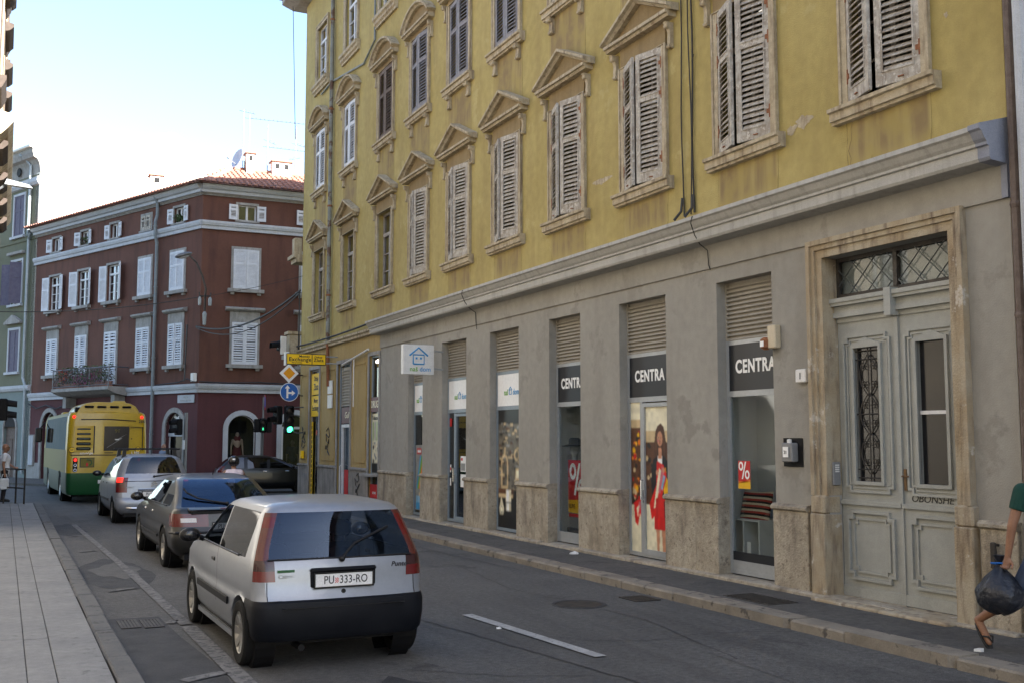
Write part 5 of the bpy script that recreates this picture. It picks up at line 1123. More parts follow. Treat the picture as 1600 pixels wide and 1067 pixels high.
# box sign with the little blue house
s1 = thing('box_sign','white illuminated box sign with blue house drawing, jutting from the grey shop wall','sign',(8.40,22.5,3.775))
bld('case', MB().cbox(-.375,-.07,-.335,.375,.07,.335,.012), 'white_plastic', s1)
for z in (-.2,.2): bld('bracket', MB().tube([(.375,0,z),(.62,0,z)], .02, 6), 'alu', s1)
hm = MB(); hm.tube([(-.13,0,-.15),(-.13,0,.06),(.13,0,.06),(.13,0,-.15),(-.13,0,-.15)], .018, 4).tube([(-.22,0,.04),(0,0,.22),(.22,0,.04)], .020, 4).box(-.075,-.004,-.04,-.03,.004,.005).box(.03,-.004,-.04,.075,.004,.005)
bld('house_mark', hm, 'print_blue', s1, (-.0,-.072,.05)); ob('lettering', text_mesh('naš', .145, 'print_green', bold=.01, align='RIGHT'), s1, (-.02,-.075,-.215)); ob('lettering', text_mesh('dom', .145, 'print_blue', bold=.01, align='LEFT'), s1, (.02,-.075,-.215))
# money exchange sign
s2 = thing('exchange_sign','long yellow and black exchange sign jutting from the yellow house corner','sign',(8.03,31.0,4.345))
bld('case', MB().cbox(-.60,-.08,-.165,.60,.08,.165,.01), 'print_dark', s2); bld('face', MB().box(-.575,-.086,-.145,.16,-.079,.145).box(.185,-.086,-.145,.575,-.079,.145), 'sign_yellow', s2); bld('end_plate', MB().box(-.63,-.09,-.19,-.601,.09,.19), 'white_plastic', s2)
for (t_, sz, x, z, sx) in (('Money',.10,-.06,.085,1.1),('Exchange',.165,-.19,-.01,1.0),('bez provizije',.055,-.28,-.105,1.0),('Otkup',.085,.36,.075,1.0),('Zlata',.135,.37,-.02,1.0)): text(t_, sz, 'print_dark', s2, (x,-.089,z), bold=.02, sx=sx)
bld('bracket', MB().tube([(.6,0,.1),(1.0,0,.1)], .02, 6).tube([(.6,0,-.1),(1.0,0,-.1)], .02, 6), 'alu', s2)
# priority diamond and blue arrow disc
d1 = thing('priority_sign','orange and white priority diamond sign at the yellow house corner','traffic sign',(8.50,34.95,4.17))
bld('plate', MB().prism([(-.32,0),(0,-.32),(.32,0),(0,.32)], -.012, .012, 'y'), 'print_white', d1); bld('centre', MB().prism([(-.20,0),(0,-.20),(.20,0),(0,.20)], -.018, -.013, 'y'), 'sign_orange', d1); bld('bracket', MB().tube([(0,.03,-.05),(.3,.06,-.05),(.55,.10,-.05)], .02, 6), 'iron', d1)
d2 = thing('direction_sign','round blue sign with white straight-on and right-turn arrows','traffic sign',(8.52,34.95,3.545))
bld('plate', MB().lathe([(0,.012),(.31,.012),(.31,-.012),(0,-.012)],n=36,axis='y'), 'print_white', d2); bld('face', MB().lathe([(0,-.018),(.29,-.018),(.29,-.013)],n=36,axis='y'), 'sign_blue', d2)
bld('arrow', MB().poly([(-.10,-.021,-.20),(-.035,-.021,-.20),(-.035,-.021,-.06),(.08,-.021,-.06),(.08,-.021,-.12),(.20,-.021,-.03),(.08,-.021,.06),(.08,-.021,0),(-.035,-.021,0),(-.035,-.021,.12),(.02,-.021,.12),(-.068,-.021,.235),(-.155,-.021,.12),(-.10,-.021,.12)]), 'print_white', d2)
bld('bracket', MB().tube([(0,.03,-.1),(.3,.06,-.1),(.55,.10,-.12)], .02, 6), 'iron', d2)
def signal(label, loc, rz, lit=None, n=3, s=1.0, group=None):
    t = thing('traffic_light', label, 'traffic light', loc, rz, group); h = .31*n*s
    bld('housing', MB().cbox(-.15*s,-.10*s,-h/2,.15*s,.12*s,h/2,.03*s), 'black', t)
    for k in range(n):
        z = h/2-.155*s-k*.31*s; r = .105*s
        bld('lens', MB().lathe([(0,-.115*s),(r*.6,-.112*s),(r,-.10*s)],(0,0,z),18,'y'), 'signal_green' if lit == k else 'signal_off', t)
        v = MB(); K = 14
        for i in range(K):
            a0, a1 = R(-30+240*i/K), R(-30+240*(i+1)/K)
            for q in (r*1.12,): v.quad((q*math.cos(a0),-.10*s,z+q*math.sin(a0)),(q*math.cos(a1),-.10*s,z+q*math.sin(a1)),(q*.95*math.cos(a1),-.34*s,z-.03*s+q*.95*math.sin(a1)),(q*.95*math.cos(a0),-.34*s,z-.03*s+q*.95*math.sin(a0)))
        o = bld('visor', v, 'black', t); o.modifiers.new('thick','SOLIDIFY').thickness = .008
    return t
t = signal('black traffic light showing green below the blue arrow sign', (8.50,34.85,2.63), R(-4), 2); bld('bracket', MB().tube([(.15,.0,-.40),(.3,.05,-.44),(.55,.15,-.42)], .025, 6).tube([(.15,.0,.40),(.5,.1,.42)], .025, 6), 'lamp_grey', t)
t = signal('side-on black traffic light behind the green one, facing the cross street', (8.18,35.1,2.78), R(-72), None, 2)
t = signal('side-on black signal head beside the stone balcony pier above the exchange sign', (8.35,35.5,5.12), R(-80), None, 1, 1.1); bld('bracket', MB().box(.16,-.1,-.3,.2,.1,.3).box(.2,-.02,-.28,.62,.02,-.24), 'white_plastic', t)
t = signal('black pedestrian signal with side hoods showing a green figure', (9.15,41.7,2.52), R(-8), None, 2, .9, None)
bld('green_figure', MB().poly([(-.03,0,-.08),(0,0,-.02),(.03,0,-.08),(.05,0,-.08),(.02,0,.03),(.055,0,0),(.03,0,.06),(-.03,0,.06),(-.05,0,0),(-.02,0,.02),(-.05,0,-.08)]).ball((0,0,.085),.022,8,6), 'figure_green', t, (0,-.125,-.14)).scale = (.6,1,.6); bld('pole', MB().tube([(.0,.16,-2.42),(.0,.16,.3)], .05, 8), 'lamp_grey', t)
for s in (-1,1): bld('side_hood', MB().cbox(min(s*.14,s*.34),-.1,-.27,max(s*.14,s*.34),.1,.25,.02), 'black', t)
rs = thing('round_sign','round traffic sign seen almost edge-on above the pedestrian signal','traffic sign',(9.2,41.7,3.42),R(72)); bld('plate', MB().lathe([(0,.012),(.30,.012),(.30,-.012),(0,-.012)],n=28,axis='y'), 'lamp_grey', rs); bld('rim', MB().lathe([(.24,-.014),(.30,-.014)],n=28,axis='y'), 'print_red', rs); bld('face', MB().lathe([(0,-.016),(.235,-.016)],n=28,axis='y'), 'sign_blue', rs); bld('post', MB().tube([(.05,.05,-.75),(.05,.05,.2)], .03, 6), 'lamp_grey', rs)
t = signal('black traffic light on a grey pole in front of the corner shop arch', (6.02,42.1,2.45), R(-75), None, 2, 1.0); bld('pole', MB().tube([(.05,.28,-2.35),(.05,.28,.55)], .07, 8), 'lamp_grey', t); bld('notice', MB().box(-.04,.2,-.85,.14,.215,-.5), 'print_white', t)
t = signal('black traffic light on a pole above the man in white', (-.02,33.2,2.82), R(88), None, 2, 1.0); bld('pole', MB().tube([(.0,.2,-2.72),(.0,.2,.35)], .06, 8), 'lamp_grey', t)
# balcony on the side front of the yellow house, just showing past the corner
bl = ob('corner_balcony', None, yh, (yx(35.4),0,0))
bld('slab', MB().box(-1.0,-.42,4.72,-.06,1.5,4.86).box(-.9,-.3,4.6,-.06,1.5,4.72), 'grey_stone', bl); bld('pier', MB().cbox(-.55,-.36,4.86,-.15,.02,5.52,.02).box(-.62,-.43,5.52,-.08,.09,5.62), 'stone', bl)
bl2 = ob('corner_balcony', None, yh, (yx(35.4),0,3.55)); bld('slab', MB().box(-.9,-.30,4.6,-.06,1.5,4.72).box(-.8,-.2,4.45,-.06,1.5,4.6), 'stone', bl2); bld('pier', MB().cbox(-.5,-.25,4.72,-.15,.02,5.3,.02), 'stone', bl2)
# drainpipe down the yellow front and the thin pipes
p1 = thing('drainpipe','rusty old drainpipe running down the yellow house front near its far corner','drainpipe',(8.9,31.75,0))
bld('pipe', MB().tube([(0,0,4.9),(0,0,TOP+.1)], .065, 8), 'pipe_old', p1)
for z in (6.4,9.2,12.3,15.2): bld('clamp', MB().lathe([(.075,-.03),(.085,0),(.075,.03)],(0,0,z),10), 'rust', p1)
bld('lower_pipe', MB().tube([(0,0,4.9),(0,-.02,4.75),(.03,-.02,3.6)], .055, 8), 'rust', p1)
p2 = tag(bld('gas_pipe', MB().tube([(0,33.15,13.2),(0,32.0,13.25),(0,28.6,12.75),(0,27.6,13.1),(0,27.6,17.0)], .03, 6), 'pipe_grey', None, (8.95,0,0)), 'thin grey pipe running aslant between the upper windows of the yellow house', 'pipe')
for k, (dy, lab) in enumerate(((0,'single thin black cable down the yellow wall between two shuttered windows'),(-.27,'twisted pair of black cables down the yellow wall, nearer the entrance'))):
    mb = MB(); y0 = 12.85+dy
    mb.tube([(0,y0+.02*math.sin(z*2.1+k),z) for z in [5.28+i*.55 for i in range(22)]], .011 if k == 0 else .014, 5)
    if k: mb.tube([(-.01,y0+.05+.03*math.sin(z*1.7),z) for z in [5.26+i*.55 for i in range(22)]], .010, 5).tube([(0,y0,7.55),(-.03,y0-.09,7.62)], .008, 4)
    mb.tube([(0,y0+.02,5.55),(-.02,y0+.03,5.35),(-.1,y0+.10,5.22)], .02, 6); tag(bld('wall_cable', mb, 'cable', None, (8.97,0,0)), lab, 'cable')
# neighbour's pipe at the right edge
p3 = tag(bld('drainpipe', MB().tube([(8.93,7.13,.1),(8.93,7.13,12)], .045, 8).lathe([(.052,-.03),(.06,0),(.052,.03)],(8.93,7.13,3.2),10).lathe([(.052,-.03),(.06,0),(.052,.03)],(8.93,7.13,4.3),10), 'shutter_brown', None), 'thin brown pipe at the right end of the grey shop front', 'drainpipe')
nb = thing('neighbour_building','pale neighbouring house beyond the brown pipe at the right','building',(9.0,-4,0),R(-90))
bld('wall', wallgrid(MB(), -10.95, 10, 0, 17, [(-9.2,-8.0,5.9,8.0),(-6,-4.8,5.9,8.0),(-2.8,-1.6,5.9,8.0),(-9.2,-8,9.9,12),(-6,-4.8,9.9,12)], .03, .2).quad((-10.95,14,0),(-10.95,.03,0),(-10.95,.03,17),(-10.95,14,17)), 'white_band', nb); bld('roof', MB().prism([(-.6,17),(7,19.6),(14,17)], -11, 10, 'x'), 'tile', nb); bld('room_back', MB().quad((-10.5,1,0),(10,1,0),(10,1,17),(-10.5,1,17)), 'dark_room', nb)
p4 = tag(bld('drainpipe', MB().tube([(8.9,6.98,.1),(8.9,6.98,14)], .06, 8), 'white_band', None), 'white drainpipe of the pale neighbouring house beside the thin brown pipe', 'drainpipe')
# boxes on the grey wall
def boxthing(name, label, cat, Y, z, w, h, d, mat, parts=()):
    t = thing(name, label, cat, (9.0,Y,z), R(-90)); bld('case', MB().cbox(-w/2,-d,-h/2,w/2,.0,h/2,.012), mat, t)
    for (n_, b, m_) in parts: bld(n_, MB().box(*b), m_, t)
    return t
t = boxthing('alarm_siren','beige alarm siren box on the grey pier beside the louvres','alarm box',10.84,3.31,.16,.30,.10,'cream_plastic'); bld('beacon', MB().cbox(-.20,-.14,-.16,-.06,-.02,.0,.03), 'rust', t); bld('label_plate', MB().box(-.17,-.145,-.12,-.10,-.14,-.05), 'print_white', t)
boxthing('switch_box','small white switch box on the grey pier beside the entrance','switch box',10.35,2.78,.19,.17,.06,'white_plastic',[('switch',(-.01,-.066,-.04,.01,-.06,.04),'grey_plastic')])
t = boxthing('meter_box','dark rusty meter box with a white number plate beside the entrance','meter box',10.58,1.83,.20,.24,.11,'grey_plastic',[('cavity_shade',(-.17,-.012,-.18,.19,-.004,.18),'black')]); bld('number_plate', MB().box(-.05,-.128,-.06,.05,-.122,.07), 'print_white', t); bld('cap', MB().lathe([(0,.05),(.03,.04),(.03,0)],(0,-.06,.12),10), 'white_plastic', t); text('21', .06, 'print_dark', t, (0,-.131,0))  # flat black sheet behind the case paints the shade of a wall cavity
bx = thing('intercom','grey intercom panel in the stone door jamb','intercom',(9.10,9.945,1.58)); bld('case', MB().cbox(-.06,-.03,-.14,.06,0,.14,.01), 'grey_plastic', bx)
for k in range(4): bld('button', MB().box(-.03,-.036,.02+k*.025,.03,-.03,.036+k*.025), 'white_plastic', bx)
hk = thing('iron_cleat','small rusty iron cleat on the stone plinth right of the entrance','iron cleat',(8.95,7.52,.85),R(-90)); bld('bar', MB().cbox(-.03,-.09,-.13,.03,-.05,.13,.01), 'iron', hk); bld('pin', MB().tube([(0,0,.1),(0,-.06,.1)], .014, 6).tube([(0,0,-.1),(0,-.06,-.1)], .014, 6), 'iron', hk)
pl = thing('wall_plaque','pair of small white plaques on the ochre wall beside the exchange window','plaque',(8.99,31.6,3.35),R(-90)); bld('plate', MB().box(-.22,-.05,.02,.22,-.01,.42), 'white_plastic', pl); bld('plate', MB().box(-.22,-.05,-.42,.22,-.01,-.02), 'white_plastic', pl)
mbx = tag(bld('letter_box', MB().cbox(-.1,-.10,0,.1,0,.26,.015), 'sign_yellow', None, (8.98,34.75,1.35), R(-90)), 'small yellow letter box low on the ochre corner pier', 'letter box')
# graffiti scrawls on the ochre piers (flat paint)
def scrawl(label, Y, z, s, seed, X=8.935, dense=1):
    q = random.Random(seed); pts = [(0,Y+math.sin(i*1.3+seed)*.28*s*q.uniform(.4,1), z+i*.05*s+.10*s*math.cos(i*2.1)) for i in range(14)]
    fine = []
    for i in range(len(pts)-1):
        for k in range(5): t_ = k/5; fine.append(tuple(pts[i][j]*(1-t_)+pts[i+1][j]*t_ for j in range(3)))
    tag(bld('graffiti', MB().tube(fine, .012, 4), 'print_dark', None, (X,0,0)), label, 'graffiti')
scrawl('thin black graffiti scrawl on the ochre pier between the first two shops', 31.9, 1.5, 1.2, 3, 8.985); scrawl('curly black graffiti on the grey plinth beside the newspaper window', 28.7, .35, 1.0, 9, 8.945); scrawl('faint graffiti scrawl on the ochre pier nearest the cross street', 34.8, 1.7, 1.0, 5, 8.985)
# railing at the end of the left pavement
rl = thing('pedestrian_railing','black tubular railing at the end of the left pavement','railing',(.38,35.0,PZ-.1))
P3_ = [(-.30,.62),(.02,.02),(.24,-.62)]
for i, p in enumerate(P3_): bld('post', MB().tube([(p[0],p[1],.0),(p[0],p[1],1.12 if i < 2 else 1.12)], .028, 6), 'iron', rl)
for z in (1.10,.55): bld('rail', MB().tube([(p[0],p[1],z) for p in P3_], .024, 6), 'iron', rl)
# hanging street lamp and the overhead cables
hl = thing('street_lamp','curved-arm street lamp hung on overhead cables in front of the red house','street lamp',(6.0,36.7,6.75))
bld('arm', MB().tube([(.0,0,-.45),(0,0,.0),(.02,0,.30),(-.10,.03,.75),(-.30,.08,1.20),(-.52,.12,1.42)], .035, 8), 'iron', hl); hd = MB(); hd.ball((-.72,.17,1.44),(.30,.13,.085),14,8,0,Matrix.Rotation(R(-18),3,'Y')); bld('head', hd, 'lamp_grey', hl, smooth=True)
bld('lamp_bowl', MB().ball((-.70,.17,1.39),(.22,.10,.06),12,6,0,Matrix.Rotation(R(-18),3,'Y')), 'lamp_glass', hl, smooth=True)
for s in (-1,1): bld('insulator', MB().lathe([(0,-.28),(.05,-.26),(.06,-.05),(.03,.02),(0,.04)],(s*.17,0,.0),10), 'zinc', hl)
bld('bracket', MB().tube([(-.2,0,.06),(.2,0,.06)], .025, 6).tube([(-.17,0,.06),(-.2,0,.18)], .02, 5).tube([(.17,0,.06),(.2,0,.18)], .02, 5), 'iron', hl); bld('ballast', MB().lathe([(0,-.95),(.05,-.92),(.07,-.55),(.04,-.48),(0,-.47)],(0,0,0),10), 'zinc', hl)
def sag(p, q, d, n=14): return [tuple(p[j]*(1-t)+q[j]*t-(d*4*t*(1-t) if j == 2 else 0) for j in range(3)) for t in [i/n for i in range(n+1)]]
def cable(label, p, q, d, r): tag(bld('overhead_cable', MB().tube(sag(p,q,d), r, 5), 'cable', None), label, 'cable')
cable('thin overhead cable from the hanging lamp to the left house', (6.0,36.7,6.81), (-.42,37.2,6.0), .18, .014)
cable('thin overhead cable from the hanging lamp to the yellow corner', (6.0,36.7,6.80), (9.0,35.3,7.5), .05, .009)
cable('thick slack cable from the yellow corner to the red house', (8.95,35.42,7.02), (6.85,43.85,6.5), .55, .035)
cable('second slack cable just below the thick one', (8.95,35.42,6.95), (6.85,43.85,6.45), .75, .022)
cable('cable down the edge of the yellow corner', (8.93,35.45,7.0), (8.93,35.45,5.0), 0, .025)
cable('thick cable along the string course of the ochre front', (8.86,35.4,5.1), (8.86,27.2,5.12), .05, .03)
cable('loose thin wire hanging beside the yellow corner', (8.55,35.6,17.1), (8.72,35.6,12.3), .0, .012)
tag(bld('overhead_cable', MB().tube([lp_ for lp_ in [(CX_+on_left(u)[0]-.1,CY_+on_left(u)[1]-.05,z) for u, z in ((-14.4,3.7),(-13.6,3.45),(-12.6,3.6),(-11.6,3.4),(-10.6,3.6))]], .03, 5), 'cable', None), 'slack cable under the white band left of the balcony', 'cable')
# ================================================================= vehicles: each shell is a stack of rounded outlines (rear at y=0, nose at y=L, x=0 the middle)
REARF = [0,.16,.32,.48,.62,.74,.84,.93,1.0]
def shell(rows, side, wheels, wr, zc, na=5, nf=4, taper=.035):
    """rows: (z, half width, rear y, rear corner r, rear bulge, nose y, nose r). side: absolute y of columns. Returns grid[row][col], tags[col]"""
    L = max(r[5] for r in rows); ym = L/2
    tags = [('rear',i) for i in range(len(REARF))]+[('rarc',i) for i in range(1,na+1)]+[('side',i) for i in range(len(side))]+[('farc',i) for i in range(nf+1)]+[('nose',i) for i in range(1,5)]
    grid = []
    for (z,w,yr,rr_,bul,yf,rf) in rows:
        rr_ = min(rr_, w*.8, (yf-yr)*.3); rf = min(rf, w*.8, (yf-yr)*.3); row = []
        def wy(y): return max(w-taper*((y-ym)/ym)**2*(1 if y < ym else 1.6), .02)
        ws = wy(yr+rr_); wf = wy(yf-rf)
        for f in REARF: x = f*(ws-rr_); row.append([x, yr+bul*(x/max(ws,.05))**2, z])
        yb = yr+bul*((ws-rr_)/max(ws,.05))**2
        for i in range(1,na+1): a = R(90*i/na); row.append([ws-rr_+rr_*math.sin(a), yb+rr_*(1-math.cos(a)), z])
        for y in side: q = min(max(y, yb+rr_), yf-rf); row.append([wy(q) if yb+rr_ < y < yf-rf else (ws if y <= yb+rr_ else wf), q, z])
        for i in range(nf+1): a = R(90*i/nf); row.append([wf-rf+rf*math.cos(a), yf-rf+rf*math.sin(a)*.9, z])
        for i in range(1,5): f = 1-i/4; row.append([f*(wf-rf), yf-rf*.1+.06*(1-f*f), z])
        for p, t in zip(row, tags):
            if p[0] > w*.55:
                for yc in wheels:
                    d = wr**2-(p[1]-yc)**2
                    if d > 0: p[2] = max(p[2], zc+math.sqrt(d))
        grid.append(row)
    return grid, tags
def car_parts(grid, tags, region, mats, root, cap=None, smooth_angle=38):
    """region(r, c, tag, z, y, x) -> (part name, side key) ; faces are gathered into one mesh per part and side"""
    acc = {}
    for r in range(len(grid)-1):
        for c in range(len(tags)-1):
            q = [grid[r][c],grid[r][c+1],grid[r+1][c+1],grid[r+1][c]]
            zc_ = sum(p[2] for p in q)/4; yc = sum(p[1] for p in q)/4; xc = sum(p[0] for p in q)/4
            nm = region(r, c, tags[c], tags[c+1], zc_, yc, xc)
            if nm is None: continue
            for s in (-1,1):
                key = nm if nm[1] == 0 else (nm[0], s)
                acc.setdefault(key, MB()).add([(s*p[0],p[1],p[2]) for p in q], [(0,1,2,3) if s > 0 else (3,2,1,0)])
    tp = grid[-1]; m = acc.setdefault(('roof',0), MB()); pts = [(-p[0],p[1],p[2]) for p in tp]+[(p[0],p[1],p[2]) for p in reversed(tp[1:-1])]
    if abs(tp[0][1]-tp[-1][1]) > .02: m.poly(pts)
    out = {}
    for (nm, s), mb in acc.items():
        out[(nm,s)] = bld(nm, mb, mats.get(nm, mats['body']), root, smooth=True, angle=smooth_angle, merge=True)
    return out
WHEEL = {}
def wheel(root, x, y, r, side, w=.19, style='cap', rimmat='rim'):
    key = (r, style)
    if key not in WHEEL:
        h = w/2
        t = MB().lathe([(r*.64,-h*.9),(r*.70,-h),(r*.93,-h),(r*.985,-h*.82),(r,-h*.5),(r,h*.5),(r*.985,h*.82),(r*.93,h),(r*.70,h),(r*.64,h*.9)], n=36, axis='x').mesh('tyre','tyre',True,30)
        m = MB().lathe([(0,-h*.55),(r*.14,-h*.58),(r*.16,-h*.5),(r*.50,-h*.42),(r*.58,-h*.78),(r*.655,-h*.9),(r*.66,-h*.6)], n=36, axis='x'); ns = 8 if style == 'cap' else 5
        for k in range(ns):
            a = 2*math.pi*k/ns; c, s_ = math.cos(a), math.sin(a)
            def P(rad, off, hh): return (hh, rad*c-off*s_, rad*s_+off*c)
            m.add([P(r*.12,-.025,-h*.62),P(r*.12,.025,-h*.62),P(r*.60,.035,-h*.86),P(r*.60,-.035,-h*.86),P(r*.12,-.03,-h*.4),P(r*.12,.03,-h*.4),P(r*.60,.04,-h*.5),P(r*.60,-.04,-h*.5)],[(0,1,2,3),(0,4,5,1),(1,5,6,2),(2,6,7,3),(3,7,4,0)])
        WHEEL[key] = (t, m.mesh('rim',rimmat,True,35))
    wo = ob('wheel', None, root, (x,y,r), 0 if side < 0 else R(180)); wo.empty_display_size = .1
    ob('tyre', WHEEL[key][0], wo); ob('rim', WHEEL[key][1], wo); return wo
def plate(root, txt, y, z, tilt=0, x=0, crest=True, sx=.80):
    p = ob('number_plate', None, root, (x,y,z), rot=(R(tilt),0,0)); bld('plate', MB().cbox(-.26,-.008,-.056,.26,.004,.056,.004), 'plate_white', p); fm = MB()
    for b in ((-.272,-.01,-.068,.272,.002,-.0565),(-.272,-.01,.0565,.272,.002,.068),(-.272,-.01,-.0565,-.2605,.002,.0565),(.2605,-.01,-.0565,.272,.002,.0565)): fm.box(*b)
    bld('holder', fm, 'trim', p); a, b = txt
    ob('lettering', text_mesh(a, .098, 'plate_ink', depth=.002, sx=sx, align='RIGHT', bold=.006), p, (-.09,-.0095,0)); ob('lettering', text_mesh(b, .098, 'plate_ink', depth=.002, sx=sx, align='LEFT', bold=.006), p, (-.045,-.0095,0))
    m = MB()
    for i in range(4):
        for j in range(5):
            if (i+j)%2 == 0: m.box(-.0835+i*.008,-.0095,-.025+j*.009,-.0755+i*.008,-.0085,-.016+j*.009)
    bld('crest', m, 'print_red', p)
def mirror(root, x, y, z, mat, s):
    m = ob('mirror', None, root, (x,y,z)); b = MB().ball((0,0,0),(.11,.075,.075),14,8); bld('shell', b, mat, m, smooth=True); bld('glass', MB().ball((0,-.066,0),(.07,.012,.048),14,6), 'black_gloss', m, smooth=True); bld('stalk', MB().tube([(-s*.10,.02,-.03),(-s*.20,.05,-.07)], .03, 6), 'trim', m)
def seats(root, y, zs, w=.40, rear=None, h=.55):
    for s in (-1,1):
        o = ob('seat', None, root, (s*w,y,zs)); bld('backrest', MB().cbox(-.22,-.07,0,.22,.07,h,.05), 'seat', o); bld('headrest', MB().cbox(-.13,-.05,h+.05,.13,.05,h+.22,.04).box(-.07,-.01,h-.02,-.05,.01,h+.06).box(.05,-.01,h-.02,.07,.01,h+.06), 'seat', o)
    if rear: o = ob('rear_seat', None, root, (0,rear,zs)); bld('backrest', MB().cbox(-.58,-.06,-.1,.58,.06,h-.12,.05), 'seat', o)
    bld('cabin_floor', MB().box(-.68,.5,.25,.68,y+1.9,.34).cbox(-.66,y+1.15,.3,.66,y+1.5,zs+.28,.06), 'seat', root)
    sw = MB(); K = 16; sw.tube([(-w+.18*math.cos(2*math.pi*k/K),y+.62+.05*math.sin(2*math.pi*k/K),zs+.28+.17*math.sin(2*math.pi*k/K)) for k in range(K+1)], .014, 6); bld('steering_wheel', sw, 'trim', root)
def wiper(root, pts, r=.012): bld('wiper', MB().tube(pts, [r*1.3]+[r]*(len(pts)-1), 6).ball(pts[0], .028, 10, 6), 'trim', root)
def rowidx(rows, z): return min(range(len(rows)), key=lambda i: abs(rows[i][0]-z))

# ---------------------------------------------------------------- small silver three-door hatchback, nearest
def punto():
    root = thing('silver_hatchback','small silver three-door hatchback with black rear bumper, last in the queue','car',(2.76,9.14,0),R(.6))
    ROWS = [(.255,.74,.10,.16,.05,3.66,.25),(.27,.775,.04,.16,.05,3.70,.25),(.31,.797,.015,.16,.05,3.74,.25),(.44,.812,.0,.16,.05,3.76,.28),(.55,.814,.0,.16,.05,3.76,.28),(.595,.808,.012,.16,.05,3.75,.28),
            (.612,.803,.035,.15,.05,3.74,.28),(.66,.806,.062,.15,.05,3.72,.28),(.77,.808,.075,.14,.05,3.68,.30),(.86,.803,.085,.13,.05,3.45,.32),(.925,.795,.095,.12,.05,2.98,.32),(.95,.788,.11,.11,.05,2.80,.30),(1.03,.765,.150,.10,.05,2.62,.26),
            (1.12,.735,.195,.10,.05,2.45,.24),(1.22,.70,.245,.10,.05,2.26,.22),(1.31,.668,.29,.10,.05,2.09,.2),(1.345,.652,.31,.10,.05,2.02,.2),(1.375,.632,.33,.12,.05,1.95,.2),(1.405,.59,.37,.14,.05,1.85,.2),(1.428,.51,.47,.18,.05,1.72,.2),(1.442,.37,.68,.2,.05,1.52,.2),(1.448,.16,.98,.1,.03,1.28,.1)]
    WB = (.60,3.05); wr = .335
    side = sorted(set([round(y,3) for y in [.34,.45,.62,.80,.95,1.08,1.20,1.32,1.45,1.58,1.602,1.614,1.75,1.9,2.05,2.2,2.35,2.5,2.62,2.632,2.75,3.4]+[WB[0]+wr*math.cos(R(a)) for a in range(0,181,15)]+[WB[1]+wr*math.cos(R(a)) for a in range(0,181,15)]]))
    grid, tags = shell(ROWS, side, WB, wr, .275)
    zt = lambda i: ROWS[i][0]
    def region(r, c, t, t2, z, y, x):
        zl = ROWS[r][0]
        if r < 6 and (t[0] == 'rear' or (t2[0] in ('rarc',)) or t[0] == 'rarc' or (t[0] == 'side' and y < WB[0]-.2)): return ('rear_bumper',0)
        if r < 6 and (t[0] in ('farc','nose') or y > 3.42): return ('front_bumper',0)
        if 8 <= r < 11 and t[0] == 'rear' and t[1] >= 7: return ('tail_light_inner',1) if False else ('tail_light',1)
        if 8 <= r < 16 and (t[0] == 'rarc' or t2[0] == 'rarc') : return ('tail_light',1) if not (t[0] == 'rarc' and t[1] >= 4) else ('body',0)
        if 6 <= r < 11 and t[0] == 'rear': return ('tailgate',0)
        if 11 <= r < 16 and t[0] == 'rear': return ('rear_window',0)
        if 11 <= r < 16 and t[0] == 'side' and t2[0] == 'side' and y < 2.9:
            if .55 < y < 1.56: return ('quarter_window',1)
            if 1.62 < y: return None if y < 2.75 else ('body',0)
            return ('body',0)
        if 11 <= r < 17 and (t[0] in ('nose',) or (t[0] == 'farc' and t[1] >= 2)): return ('windscreen',0)
        if 3 <= r < 11 and t[0] == 'side' and 1.612 < y < 2.63: return ('door',1)
        if t[0] == 'side' and r >= 3 and r < 11 and (1.60 < y < 1.615 or 2.618 < y < 2.634): return ('door_gap',1)
        return ('body',0)
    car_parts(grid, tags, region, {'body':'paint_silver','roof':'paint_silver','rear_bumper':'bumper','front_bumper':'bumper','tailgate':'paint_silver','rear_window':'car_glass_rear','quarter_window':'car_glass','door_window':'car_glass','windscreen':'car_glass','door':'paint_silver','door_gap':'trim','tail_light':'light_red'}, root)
    # the lamp clusters carry bands of colour
    for o in list(root.children):
        if o.name.startswith('tail_light'):
            me = o.data
            for n_ in ('light_dark','light_amber'): me.materials.append(MAT[n_])
            for p in me.polygons:
                z = p.center.z; p.material_index = 1 if .86 < z < .955 else (2 if .955 < z < 1.17 or z > 1.29 else 0)
    # seams, badges, plate recess, wiper
    def ry(z, x=0):
        for a, b in zip(ROWS, ROWS[1:]):
            if a[0] <= z <= b[0]: t = (z-a[0])/(b[0]-a[0]); return a[2]*(1-t)+b[2]*t+.05*(x/.8)**2
        return 0
    bld('boot_seam', MB().box(-.662,ry(.614,.6)-.004,.606,.662,ry(.614,.6)+.02,.614), 'trim', root)
    for s in (-1,1): bld('boot_seam', MB().tube([(s*.668,ry(z,.67)-.000,z) for z in (.615,.66,.72,.77)], .004, 4), 'trim', root)
    rec = MB(); z0, z1 = .70,.875
    rec.cbox(-.295,ry(.72)-.006,z0+.005,.295,ry(.72)+.02,z1-.01,.012); bld('plate_recess', rec, 'bumper', root); bld('handle_lip', MB().cbox(-.30,ry(.86)-.035,.838,.30,ry(.86)+.0,.876,.012), 'bumper', root)
    plate(root, ('PU','333-RO'), ry(.72)-.018, .768)
    bld('lock', MB().lathe([(0,-.008),(.018,-.008),(.022,.0)],(0,ry(.675)-.0,.665),14,'y'), 'trim', root)
    text('Punto', .062, 'plate_ink', root, (.53,ry(.87,.53)-.006,.872), bold=.012, shear=.25, depth=.006); text('Cabrio', .048, 'print_grey', root, (-.505,ry(.82,.5)-.004,.812), depth=.004); bld('badge', MB().box(-.58,ry(.86,.5)-.006,.845,-.43,ry(.86,.5)+.012,.868), 'bus_green', root)
